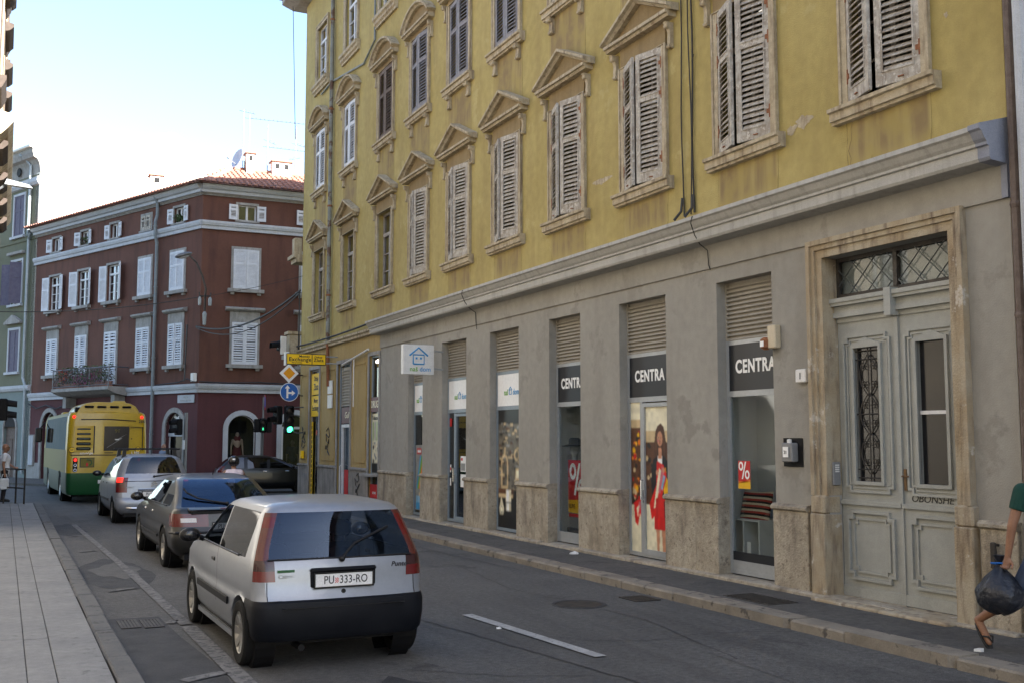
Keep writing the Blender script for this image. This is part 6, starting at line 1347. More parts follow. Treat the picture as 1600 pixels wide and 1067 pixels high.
    wiper(root, [(-.01,ry(.945)-.02,.945),(.04,ry(1.0)-.025,1.0),(.12,ry(1.07)-.022,1.07),(.30,ry(1.14,.3)-.018,1.14),(.46,ry(1.20,.46)-.014,1.20)])
    bld('glass_edge', MB().tube([(-.66,ry(.953,.66)-.003,.953),(-.4,ry(.953,.4)-.003,.953),(0,ry(.953)-.003,.953),(.4,ry(.953,.4)-.003,.953),(.66,ry(.953,.66)-.003,.953)], .009, 5), 'trim', root)
    bld('bumper_groove', MB().box(-.55,-.004,.545,.55,.03,.549), 'trim', root)
    for s in (-1,1):
        bld('rub_strip', MB().cbox(min(s*.808,s*.826),1.02,.475,max(s*.808,s*.826),2.58,.545,.006), 'bumper', root)
        bld('door_handle', MB().cbox(min(s*.79,s*.816),1.72,.80,max(s*.79,s*.816),1.86,.838,.008), 'trim', root); bld('sill_trim', MB().box(min(s*.74,s*.78),.95,.19,max(s*.74,s*.78),2.72,.235), 'paint_silver', root)
        bld('window_rail', MB().tube([(s*.786,.72,.952),(s*.787,1.6,.952),(s*.780,2.55,.952)], .010, 5), 'trim', root)
        mirror(root, s*.93, 2.46, 1.0, 'trim', s)
        for y in WB: wheel(root, s*.715, y, .285, s, .175, 'cap')
        bld('wheel_well', MB().lathe([(.335,-.16),(.335,.02),(.0,.02)],(0,0,0),24,'x'), 'black', root, (s*.70,WB[0],.275), 0 if s > 0 else R(180)); bld('wheel_well', MB().lathe([(.335,-.16),(.335,.02),(.0,.02)],(0,0,0),24,'x'), 'black', root, (s*.70,WB[1],.275), 0 if s > 0 else R(180))
    bld('underbody', MB().box(-.60,.30,.20,.60,3.6,.26).box(-.76,1.0,.215,.76,2.7,.255), 'black', root); bld('exhaust', MB().tube([(-.36,.10,.20),(-.36,.5,.20)], .03, 8), 'black', root)
    seats(root, 1.42, .42, .36, .78); bld('parcel_shelf', MB().box(-.62,.24,.86,.62,.72,.88), 'seat', root)
    return root
punto()

# ---------------------------------------------------------------- generic finishing for the two cars ahead
def finish(root, WB, wr, tw, s_w, mirr, rimstyle='alloy', mat='paint_grey'):
    for s in (-1,1):
        mirror(root, s*(mirr[0]), mirr[1], mirr[2], mirr[3], s)
        for y in WB:
            wheel(root, s*tw, y, wr-.045, s, .19, rimstyle); bld('wheel_well', MB().lathe([(wr,-.18),(wr,.02),(.0,.02)],(0,0,0),22,'x'), 'black', root, (s*tw,y,wr-.05), 0 if s > 0 else R(180))
    bld('underbody', MB().box(-.66,.12,.17,.66,max(WB)+.5,.26), 'black', root)

def laguna():
    root = thing('grey_hatchback','dark grey five-door hatchback with sloping rear window, second in the queue','car',(3.20,16.66,0),R(1.2))
    ROWS = [(.21,.72,.16,.2,.09,4.46,.3),(.27,.80,.06,.2,.09,4.52,.3),(.36,.86,.01,.2,.09,4.57,.32),(.50,.875,.0,.2,.09,4.58,.34),(.60,.878,.01,.2,.09,4.57,.34),(.625,.872,.03,.19,.09,4.56,.34),(.67,.875,.05,.19,.09,4.54,.34),(.735,.878,.06,.18,.09,4.5,.36),(.80,.876,.07,.17,.09,4.3,.4),(.865,.868,.085,.16,.09,3.95,.4),
            (.90,.855,.10,.15,.09,3.75,.4),(.93,.84,.13,.15,.10,3.58,.36),(.955,.815,.22,.14,.10,3.48,.34),(1.02,.785,.38,.14,.10,3.30,.3),(1.12,.735,.60,.14,.10,3.02,.26),(1.22,.69,.83,.14,.10,2.75,.24),(1.31,.645,1.06,.14,.09,2.50,.22),(1.345,.62,1.18,.14,.08,2.40,.2),(1.385,.56,1.38,.15,.06,2.28,.2),(1.41,.46,1.58,.15,.05,2.15,.2),(1.425,.25,1.78,.1,.03,2.0,.1)]
    WB = (.93,3.68); wr = .36
    side = sorted(set([round(y,3) for y in [.4,.55,1.35,1.5,1.62,1.76,1.772,1.9,2.1,2.3,2.48,2.5,2.512,2.7,2.9,3.1,3.2,3.212,3.3,4.1]+[w+wr*math.cos(R(a)) for w in WB for a in range(0,181,18)]]))
    grid, tags = shell(ROWS, side, WB, wr, .305)
    def region(r, c, t, t2, z, y, x):
        back = t[0] in ('rear','rarc') or t2[0] == 'rarc'
        if r < 6 and (back or (t[0] == 'side' and y < WB[0]-.3)): return ('rear_bumper',0)
        if r < 6 and (t[0] in ('farc','nose') or y > 4.05): return ('front_bumper',0)
        if 6 <= r < 9 and ((t[0] == 'rear' and t[1] >= 3) or (t[0] == 'rarc') or t2[0] == 'rarc'): return ('tail_light',1)
        if 6 <= r < 12 and t[0] == 'rear': return ('tailgate',0)
        if 12 <= r < 17 and t[0] == 'rear': return ('rear_window',0)
        if 12 <= r < 16 and t[0] == 'side' and t2[0] == 'side' and y < 3.6:
            if .75 < y < 1.40: return ('quarter_window',1) if r < 14 else ('body',0)
            if 1.5 < y < 2.47: return ('rear_door_window',1)
            if 2.53 < y: return ('front_door_window',1)
            return ('pillar',1) if y > 2.3 else ('body',0)
        if 12 <= r < 18 and (t[0] == 'nose' or (t[0] == 'farc' and t[1] >= 2)): return ('windscreen',0)
        if 3 <= r < 11 and t[0] == 'side':
            if 1.76 < y < 1.773 or 2.498 < y < 2.513 or 3.2 < y < 3.213: return ('door_gap',1)
            if 1.36 < y < 2.49: return ('rear_door',1)
            if 2.513 < y < 3.2: return ('front_door',1)
        return ('body',0)
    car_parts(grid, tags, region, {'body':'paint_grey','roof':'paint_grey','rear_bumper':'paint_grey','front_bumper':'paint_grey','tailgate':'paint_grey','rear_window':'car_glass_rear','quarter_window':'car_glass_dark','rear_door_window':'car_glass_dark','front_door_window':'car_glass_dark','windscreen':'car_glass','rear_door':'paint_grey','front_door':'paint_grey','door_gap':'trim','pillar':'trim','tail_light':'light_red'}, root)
    for o in list(root.children):
        if o.name.startswith('tail_light'):
            o.data.materials.append(MAT['light_clear'])
            for p in o.data.polygons:
                if .735 < p.center.z < .80 and .46 < abs(p.center.x) < .74: p.material_index = 1
    bld('bumper_strip', MB().tube([(-.86,.28,.585),(-.80,.10,.585),(-.6,.055,.585),(0,-.005,.585),(.6,.055,.585),(.80,.10,.585),(.86,.28,.585)], .022, 6), 'trim', root)
    bld('boot_lip', MB().prism([(.05,.905),(.02,.925),(.10,.955),(.2,.955)], -.62, .62, 'x'), 'paint_grey', root, smooth=True); bld('boot_panel', MB().box(-.58,.075,.865,.58,.12,.90), 'trim', root); bld('high_brake_lamp', MB().cbox(-.16,.045,.92,.16,.08,.945,.008), 'light_red', root)
    bld('badge', MB().prism([(-.035,.0),(0,-.055),(.035,0),(0,.055)], .035, .062, 'y'), 'chrome', root, (0,.0,.745)); plate(root, ('PU','418-GK'), .045, .665)
    wiper(root, [(0,.30,1.0),(-.2,.37,1.03),(-.42,.48,1.08),(-.56,.62,1.16),(-.60,.70,1.22)], .014)
    bld('aerial', MB().tube([(0,1.5,1.41),(0,1.46,1.47)], .008, 5), 'trim', root)
    for s in (-1,1):
        for y in (1.95,2.75): bld('door_handle', MB().cbox(min(s*.855,s*.882),y,.80,max(s*.855,s*.882),y+.16,.835,.008), 'chrome', root)
        bld('rub_strip', MB().cbox(min(s*.868,s*.886),1.4,.43,max(s*.868,s*.886),3.15,.48,.006), 'trim', root); bld('window_rail', MB().tube([(s*.822,.9,.957),(s*.83,2.4,.957),(s*.815,3.3,.957)], .012, 5), 'trim', root)
    finish(root, WB, wr, .765, .19, (.97,3.15,1.0,'trim'), 'alloy'); seats(root, 2.15, .42, .38, 1.35); return root
laguna()

def picasso():
    root = thing('silver_people_carrier','silver people carrier with roof bars and lit brake light, behind the bus','car',(3.28,26.45,0),R(1.5))
    ROWS = [(.22,.72,.14,.22,.10,4.1,.3),(.29,.80,.05,.22,.10,4.2,.3),(.40,.86,.0,.22,.10,4.26,.34),(.53,.873,.0,.22,.10,4.27,.36),(.58,.872,.02,.22,.10,4.26,.36),(.62,.87,.06,.21,.10,4.24,.36),(.74,.873,.075,.2,.10,4.15,.4),(.86,.872,.085,.2,.10,3.95,.42),(.98,.865,.10,.2,.10,3.6,.44),(1.06,.85,.115,.2,.10,3.4,.44),(1.09,.84,.13,.2,.10,3.3,.42),
            (1.18,.815,.165,.22,.11,3.1,.36),(1.28,.785,.21,.22,.12,2.9,.32),(1.38,.75,.26,.22,.12,2.7,.3),(1.46,.715,.31,.22,.12,2.52,.28),(1.52,.68,.36,.22,.12,2.36,.26),(1.565,.62,.44,.22,.10,2.2,.24),(1.60,.52,.58,.22,.08,2.02,.22),(1.625,.34,.85,.2,.05,1.75,.2),(1.635,.12,1.15,.08,.02,1.45,.08)]
    WB = (.78,3.54); wr = .355
    side = sorted(set([round(y,3) for y in [.4,1.2,1.4,1.46,1.6,1.612,1.8,2.05,2.28,2.3,2.312,2.6,2.85,3.05,3.062,3.9]+[w+wr*math.cos(R(a)) for w in WB for a in range(0,181,18)]]))
    grid, tags = shell(ROWS, side, WB, wr, .30)
    def region(r, c, t, t2, z, y, x):
        back = t[0] in ('rear','rarc') or t2[0] == 'rarc'
        if r < 5 and (back or (t[0] == 'side' and y < WB[0]-.3)): return ('rear_bumper',0)
        if r < 5 and (t[0] in ('farc','nose') or y > 3.95): return ('front_bumper',0)
        if 6 <= r < 10 and ((t[0] == 'rear' and t[1] >= 7) or (t[0] == 'rarc' and t[1] < 4) or (t2[0] == 'rarc' and t[0] == 'rear')): return ('tail_light',1)
        if 5 <= r < 11 and t[0] == 'rear': return ('tailgate',0)
        if 11 <= r < 16 and t[0] == 'rear': return ('rear_window',0)
        if 10 <= r < 15 and t[0] == 'side' and t2[0] == 'side' and y < 3.4:
            if .62 < y < 1.35: return ('quarter_window',1)
            if 1.44 < y < 2.27: return ('rear_door_window',1)
            if 2.31 < y: return ('front_door_window',1)
            return ('pillar',1) if y > 2.2 else ('body',0)
        if 10 <= r < 17 and (t[0] == 'nose' or (t[0] == 'farc' and t[1] >= 2)): return ('windscreen',0)
        if 3 <= r < 10 and t[0] == 'side':
            if 1.598 < y < 1.613 or 2.298 < y < 2.313 or 3.048 < y < 3.063: return ('door_gap',1)
            if 1.3 < y < 2.29: return ('rear_door',1)
            if 2.313 < y < 3.05: return ('front_door',1)
        return ('body',0)
    car_parts(grid, tags, region, {'body':'paint_silver2','roof':'paint_silver2','rear_bumper':'paint_silver2','front_bumper':'paint_silver2','tailgate':'paint_silver2','rear_window':'car_glass_dark','quarter_window':'car_glass_dark','rear_door_window':'car_glass_dark','front_door_window':'car_glass_dark','windscreen':'car_glass','rear_door':'paint_silver2','front_door':'paint_silver2','door_gap':'trim','pillar':'trim','tail_light':'light_red'}, root)
    for o in list(root.children):
        if o.name.startswith('tail_light'):
            for n_ in ('light_amber','light_dark','brake_on'): o.data.materials.append(MAT[n_])
            for p in o.data.polygons: z = p.center.z; p.material_index = 3 if z > .98 and abs(p.center.x) > .70 else (1 if .86 < z < .98 else 0)
    bld('plate_panel', MB().cbox(-.36,.055,.62,.36,.09,.80,.02), 'paint_silver2', root); bld('chrome_strip', MB().cbox(-.37,.045,.80,.37,.09,.825,.008), 'chrome', root); plate(root, ('PU','976-RK'), .046, .70)
    ch = MB()
    for dz in (0,.05): ch.add([(-.07,.06,.0+dz),(0,.06,.05+dz),(.07,.06,.0+dz),(.07,.06,-.028+dz),(0,.06,.022+dz),(-.07,.06,-.028+dz)],[(0,1,4,5),(1,2,3,4)])
    bld('badge', ch, 'chrome', root, (0,.0,.90)); bld('bumper_lip', MB().tube([(-.78,.16,.40),(-.5,.02,.38),(0,-.015,.37),(.5,.02,.38),(.78,.16,.40)], .02, 6), 'chrome', root); bld('boot_crease', MB().tube([(-.66,.155,1.0),(0,.09,1.005),(.66,.155,1.0)], .008, 5), 'trim', root)
    text('XSARA', .05, 'print_grey', root, (-.55,.115,.86), depth=.006); wiper(root, [(0,.12,1.11),(.2,.15,1.135),(.45,.2,1.15)], .014)
    bld('aerial', MB().tube([(0,.7,1.62),(0,.55,1.80)], .006, 5), 'trim', root)
    for yb in (.95,1.95):
        bar = ob('roof_bar', None, root, (0,yb,1.60)); bld('crossbar', MB().cbox(-.72,-.03,.13,.72,.03,.165,.01), 'trim', bar)
        for s in (-1,1): bld('foot', MB().prism([(s*.56,-.10),(s*.66,-.14),(s*.62,.13),(s*.54,.13)], -.04, .04, 'y'), 'trim', bar)
    for s in (-1,1):
        for y in (1.75,2.45): bld('door_handle', MB().cbox(min(s*.85,s*.878),y,.90,max(s*.85,s*.878),y+.15,.93,.008), 'trim', root)
        bld('rub_strip', MB().cbox(min(s*.866,s*.884),1.35,.50,max(s*.866,s*.884),3.0,.56,.006), 'trim', root)
    finish(root, WB, wr, .765, .19, (.98,3.0,1.12,'trim'), 'alloy'); seats(root, 2.1, .55, .38, 1.2, .62); return root
picasso()

def black_hatch():
    root = thing('black_hatchback','black five-door hatchback turning right into the cross street','car',(7.05,40.45,0),R(-97)); root.scale = (1,1,.95)
    ROWS = [(.2,.72,.14,.2,.08,3.95,.3),(.28,.82,.04,.2,.08,4.02,.3),(.42,.86,.0,.2,.08,4.06,.34),(.58,.865,.01,.2,.08,4.05,.36),(.64,.86,.04,.2,.08,4.03,.36),(.78,.862,.06,.2,.08,3.9,.4),(.90,.85,.08,.2,.08,3.5,.42),(.97,.83,.12,.18,.08,3.2,.4),(1.06,.79,.20,.16,.08,3.0,.34),(1.18,.735,.32,.16,.08,2.72,.3),(1.30,.68,.46,.16,.07,2.45,.26),(1.38,.63,.60,.16,.05,2.22,.24),(1.43,.52,.82,.16,.04,2.0,.2),(1.46,.28,1.1,.1,.02,1.75,.1)]
    WB = (.72,3.25); wr = .35
    side = sorted(set([round(y,3) for y in [.4,.5,1.2,1.3,1.5,1.7,1.9,2.0,2.012,2.2,2.4,2.6,2.8,2.812,3.7]+[w+wr*math.cos(R(a)) for w in WB for a in range(0,181,18)]])); grid, tags = shell(ROWS, side, WB, wr, .30)
    def region(r, c, t, t2, z, y, x):
        if r < 4 and (t[0] in ('rear','rarc') or y < WB[0]-.3): return ('rear_bumper',0)
        if 5 <= r < 8 and ((t[0] == 'rear' and t[1] >= 6) or t[0] == 'rarc' or t2[0] == 'rarc'): return ('tail_light',1)
        if 4 <= r < 7 and t[0] == 'rear': return ('tailgate',0)
        if 7 <= r < 11 and t[0] == 'rear': return ('rear_window',0)
        if 7 <= r < 11 and t[0] == 'side' and t2[0] == 'side' and y < 3.1:
            if .75 < y < 1.1: return ('quarter_window',1)
            if 1.2 < y < 1.95: return ('rear_door_window',1)
            if 2.02 < y: return ('front_door_window',1)
        if 7 <= r < 12 and (t[0] == 'nose' or (t[0] == 'farc' and t[1] >= 2)): return ('windscreen',0)
        if 2 <= r < 7 and t[0] == 'side':
            if 1.998 < y < 2.013 or 2.798 < y < 2.813: return ('door_gap',1)
            if 1.15 < y < 2: return ('rear_door',1)
            if 2.013 < y < 2.8: return ('front_door',1)
        return ('body',0)
    g = {k: 'car_glass_dark' for k in ('rear_window','quarter_window','rear_door_window','front_door_window','windscreen')}
    car_parts(grid, tags, region, {'body':'paint_black','tail_light':'light_red','door_gap':'trim',**g}, root)
    for s in (-1,1):
        for y in (1.75,2.55): bld('door_handle', MB().cbox(min(s*.84,s*.87),y,.84,max(s*.84,s*.87),y+.15,.87,.008), 'chrome', root)
    finish(root, WB, wr, .755, .19, (.95,2.85,1.02,'paint_black'), 'alloy'); seats(root, 1.95, .45, .38, 1.1); return root
black_hatch()

# ---------------------------------------------------------------- the yellow town bus
def bus():
    Lb, hw = 9.4, 1.19
    root = thing('town_bus','yellow and green town bus waiting at the junction, seen from behind','bus',(2.96,35.4,0),R(2.2))
    ROWS = [(.28,1.13,.06,.16,.06,Lb-.05,.3),(.36,1.17,.01,.16,.06,Lb,.3),(.95,1.19,.0,.16,.06,Lb,.3),(1.55,1.19,.015,.16,.06,Lb,.3),(1.66,1.19,.02,.16,.06,Lb,.3),(2.45,1.17,.05,.18,.06,Lb-.08,.3),(2.70,1.15,.07,.2,.06,Lb-.12,.3),(2.80,1.11,.09,.2,.06,Lb-.16,.3),(2.84,1.02,.14,.2,.05,Lb-.2,.3),(2.86,.7,.4,.2,.03,Lb-.5,.2)]
    WB = (2.2,7.0); wr = .52
    side = sorted(set([round(y,3) for y in [.35,.6,.9,1.2,2.9,3.3,3.7,4.2,4.26,5.2,5.26,6.2,6.26,7.6,8.0,8.6]+[w+wr*math.cos(R(a)) for w in WB for a in range(0,181,15)]])); grid, tags = shell(ROWS, side, WB, wr, .46, taper=.01)
    def region(r, c, t, t2, z, y, x):
        if r < 2 : return ('skirt',0)
        if 4 <= r < 6 and t[0] == 'side' and t2[0] == 'side' and y > .7:
            return ('side_window',1) if not any(a < y < b for a, b in ((4.19,4.27),(5.19,5.27),(6.19,6.27))) else ('window_post',1)
        if t[0] in ('side','farc') and t2[0] in ('side','farc','nose') and 2 <= r < 4: return ('side_panel',1)
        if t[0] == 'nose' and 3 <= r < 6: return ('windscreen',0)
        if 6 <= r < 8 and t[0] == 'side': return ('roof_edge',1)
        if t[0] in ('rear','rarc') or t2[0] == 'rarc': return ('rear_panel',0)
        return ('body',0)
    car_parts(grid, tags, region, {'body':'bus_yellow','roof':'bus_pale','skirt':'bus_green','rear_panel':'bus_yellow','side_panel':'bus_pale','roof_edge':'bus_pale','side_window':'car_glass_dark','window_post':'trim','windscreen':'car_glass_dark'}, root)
    for o in list(root.children):                    # the skirt is grey-green on the flanks and green at the back
        if o.name.startswith('skirt'):
            o.data.materials.append(MAT['bus_grey'])
            for p in o.data.polygons: p.material_index = 1 if p.center.y > .25 else 0
    def by(z, x=0): return .0+max(0,(z-1.5)*.045)+.06*(x/1.19)**2
    # roof pod with its four slots
    pod = MB(); K = 12; pr = [(-.95,2.70),(-.92,2.86),(-.82,3.02),(-.66,3.11),(-.4,3.15),(.4,3.15),(.66,3.11),(.82,3.02),(.92,2.86),(.95,2.70)]
    n = len(pr); vs = [(x,by(z)+.10,z) for x, z in pr]+[(x*.94,by(z)+.06,2.70+(z-2.70)*.96) for x, z in pr]; vs = [(x*.97,.12+(z-2.7)*.10,2.70+(z-2.7)*.98) for x, z in pr]+[(x,.18+(z-2.7)*.10,z) for x, z in pr]+[(x,2.9,z) for x, z in pr]
    pod.add(vs, [tuple(range(n))]+[(j*n+i,j*n+i+1,(j+1)*n+i+1,(j+1)*n+i) for j in (0,1) for i in range(n-1)]+[tuple(range(3*n-1,2*n-1,-1))]); bld('roof_pod', pod, 'bus_yellow', root, smooth=True, angle=30)
    for k in range(4): x = -.57+k*.37; bld('pod_slot', MB().cbox(x-.14,.10,2.965,x+.14,.16,3.03,.025), 'black', root)
    bld('roof_hatch', MB().cbox(.25,1.2,3.13,.65,1.7,3.22,.03), 'bus_yellow', root); bld('roof_hatch', MB().cbox(-.9,5.2,2.84,-.4,5.8,2.93,.03), 'bus_yellow', root); bld('pod_vent', MB().cbox(-.97,.16,2.74,-.80,.5,2.98,.02), 'black', root)
    bld('seam', MB().tube([(-.80,by(2.62,.8)-.008,2.60),(0,by(2.62)-.008,2.61),(.82,by(2.62,.8)-.008,2.56)], .014, 5), 'trim', root); bld('seam', MB().tube([(-1.08,by(1.5,1.08)-.006,1.50),(0,-.006,1.50),(1.08,.045,1.50)], .014, 5), 'trim', root)
    # radiator grille panel with five slots
    gp = bld('grille_panel', MB().box(-.98,by(2.0,.7)-.012,1.58,-.42,by(2.0,.7)+.05,2.40), 'bus_yellow', root); bld('panel_edge', MB().box(-.425,by(2.0,.5)-.016,1.56,-.39,by(2)+.05,2.40), 'trim', root)
    for k in range(5): z = 1.70+k*.15; bld('grille_slot', MB().cbox(-.92,by(z,.7)-.026,z-.045,-.50,by(z,.7)+.02,z+.045,.02), 'trim', root); bld('grille_bar', MB().cbox(-.88,by(z,.7)-.032,z-.018,-.54,by(z,.7)-.02,z+.018,.008), 'bus_grey', root)
    wd = MB().box(-.12,by(2)-.018,1.63,.62,by(2)+.05,2.39); bld('rear_window', wd, 'black_gloss', root)
    text('91', .16, 'bus_pale', root, (.27,by(2)-.021,2.24)); bld('window_logo', MB().box(.20,by(2)-.021,1.975,.32,by(2)-.018,1.995), 'print_white', root); bld('window_swoosh', MB().poly([(-.05,by(2)-.020,1.72),(.3,by(2)-.020,1.95),(.2,by(2)-.020,1.95),(.55,by(2)-.020,2.15),(.35,by(2)-.020,2.02),(.42,by(2)-.020,2.02),(.0,by(2)-.020,1.74)]), 'print_grey', root)
    bld('flap_edge', MB().box(1.02,by(2,1)-.012,1.62,1.045,by(2,1)+.04,2.36).box(.66,by(2,.7)-.010,2.36,1.045,by(2,.7)+.04,2.375), 'trim', root); bld('flap_lock', MB().lathe([(0,-.01),(.02,-.01)],(.70,by(2,.7),2.0),10,'y'), 'trim', root)
    for x in (-1.04,.90):
        bld('speed_sticker', MB().lathe([(.07,-.004),(.092,-.004)],(x,by(1.66,x)-.012,1.66),20,'y').lathe([(0,-.002),(.092,-.002)],(x,by(1.66,x)-.012,1.66),20,'y'), 'trim', root); bld('speed_sticker', MB().lathe([(0,-.006),(.075,-.006)],(x,by(1.66,x)-.012,1.66),20,'y'), 'sign_yellow', root); text('50', .09, 'plate_ink', root, (x,by(1.66,x)-.022,1.66))
    text('286', .13, 'plate_ink', root, (1.0,by(2.58,1)-.012,2.545), bold=.01); text('natural gas', .085, 'print_white', root, (-.62,by(1.56,.6)-.012,1.555), bold=.01, shear=.2); text('L 550', .10, 'print_white', root, (.82,by(1.56,.8)-.012,1.56), bold=.01); bld('step_slot', MB().box(-.1,-.01,1.555,.16,.03,1.58), 'trim', root)
    for s in (-1,1):
        bld('top_lamp', MB().lathe([(0,-.03),(.045,-.02),(.05,.0)],(s*1.0,by(2.72,1)+.015,2.68),14,'y'), 'brake_on', root); lc = MB().cbox(min(s*.86,s*1.0),by(1.2,.95)-.03,.98,max(s*.86,s*1.0),by(1.2,.95)+.04,1.42,.03); bld('lamp_cluster', lc, 'trim', root)
        for z, m_ in ((1.35,'brake_on'),(1.19,'chrome'),(1.04,'chrome')): bld('lamp', MB().lathe([(0,-.01),(.035,-.01),(.05,.0)] if m_ != 'chrome' else [(.03,-.008),(.05,-.008),(.052,0)],(s*.93,by(1.2,.95)-.032,z),16,'y'), m_, root)
    bld('notice', MB().box(-.80,by(1.2,.6)-.008,1.12,-.38,by(1.2,.6)+.03,1.42), 'print_dark', root); bld('notice_face', MB().box(-.78,by(1.2,.6)-.011,1.14,-.40,by(1.2,.6)-.009,1.40), 'bus_pale', root); bld('notice_arrow', MB().tube([(-.6,0,1.36),(-.48,0,1.34),(-.45,0,1.24),(-.52,0,1.18)], .018, 5), 'bus_green', root, (0,by(1.2,.6)-.012,0)); bld('notice_hand', MB().box(-.62,by(1.2,.6)-.013,1.16,-.56,by(1.2,.6)-.011,1.26), 'print_red', root)
    for s in (-1,1):
        m = ob('mirror', None, root, (s*1.38,Lb-.05,2.15)); bld('shell', MB().cbox(-.12,-.06,-.28,.12,.1,.28,.04), 'trim', m); bld('arm', MB().tube([(-s*.05,.05,.25),(-s*.2,.05,.45),(-s*.35,-.1,.5)], .025, 6), 'trim', m)
        for y in WB: wheel(root, s*1.02, y, .47, s, .28, 'alloy'); bld('wheel_well', MB().lathe([(wr,-.3),(wr,.0),(.0,.0)],(0,0,0),22,'x'), 'black', root, (s*1.12,y,.46), 0 if s > 0 else R(180))
    bld('underbody', MB().box(-1.0,.2,.22,1.0,Lb-.3,.34), 'black', root); bld('rear_plate', MB().box(-.26,-.02,.62,.26,.0,.73), 'plate_white', root)
    bld('cabin_floor', MB().box(-1.1,.6,.5,1.1,Lb-.4,.56), 'seat', root)
    return root
bus()
# ================================================================= people, bags, shop dummies
def limb(mb, pts, rs, n=12):
    P = [Vector(p) for p in pts]
    mb.tube(P, list(rs), n)
    for p, r in zip(P, rs): mb.ball(p, r*.995, n, 8)
def skinned(name, mb, mat, parent, voxel, smooth=4):
    me = mb.mesh(name, mat); o = ob(name, me, parent)
    r = o.modifiers.new('remesh','REMESH'); r.mode = 'VOXEL'; r.voxel_size = voxel; r.use_smooth_shade = True
    s = o.modifiers.new('smooth','SMOOTH'); s.factor = .5; s.iterations = smooth
    return o
STAND = dict(pelvis=(0,0,.96), waist=(0,0,1.10), chest=(0,-.01,1.30), neck=(0,.01,1.47), head=(0,-.02,1.63), shL=(.185,0,1.41), elL=(.235,.03,1.13), wrL=(.25,-.02,.88), shR=(-.185,0,1.41), elR=(-.235,.03,1.13), wrR=(-.25,-.02,.88),
             hipL=(.09,0,.93), knL=(.10,-.02,.50), anL=(.10,.02,.085), toL=(.12,-.15,.035), hipR=(-.09,0,.93), knR=(-.10,-.02,.50), anR=(-.10,.02,.085), toR=(-.12,-.15,.035))
def hand(mb, wr, d, side, grip=.0):
    """palm, four fingers, thumb; d = direction of the forearm"""
    d = Vector(d).normalized(); f = Vector((0,-1,0)); f = (f-d*f.dot(d)).normalized(); s = d.cross(f).normalized(); w = Vector(wr)
    limb(mb, [w, w+d*.05, w+d*.085], [.026,.034,.034]); 
    for k in range(4):
        b = w+d*.085+f*(.027-.018*k); l = (.075,.085,.08,.062)[k]; c = s*side*-1
        p1 = b+d*l*.45*(1-grip*.4)+c*l*.25*(.4+grip); p2 = p1+(d*(1-1.6*grip)+c*(.5+grip*.6)).normalized()*l*.42
        limb(mb, [b,p1,p2], [.0105,.0095,.008], 8)
    t0 = w+d*.03+f*.028; limb(mb, [t0, t0+f*.03+d*.03, t0+f*.034+d*.062-s*side*.012], [.013,.0115,.009], 8)
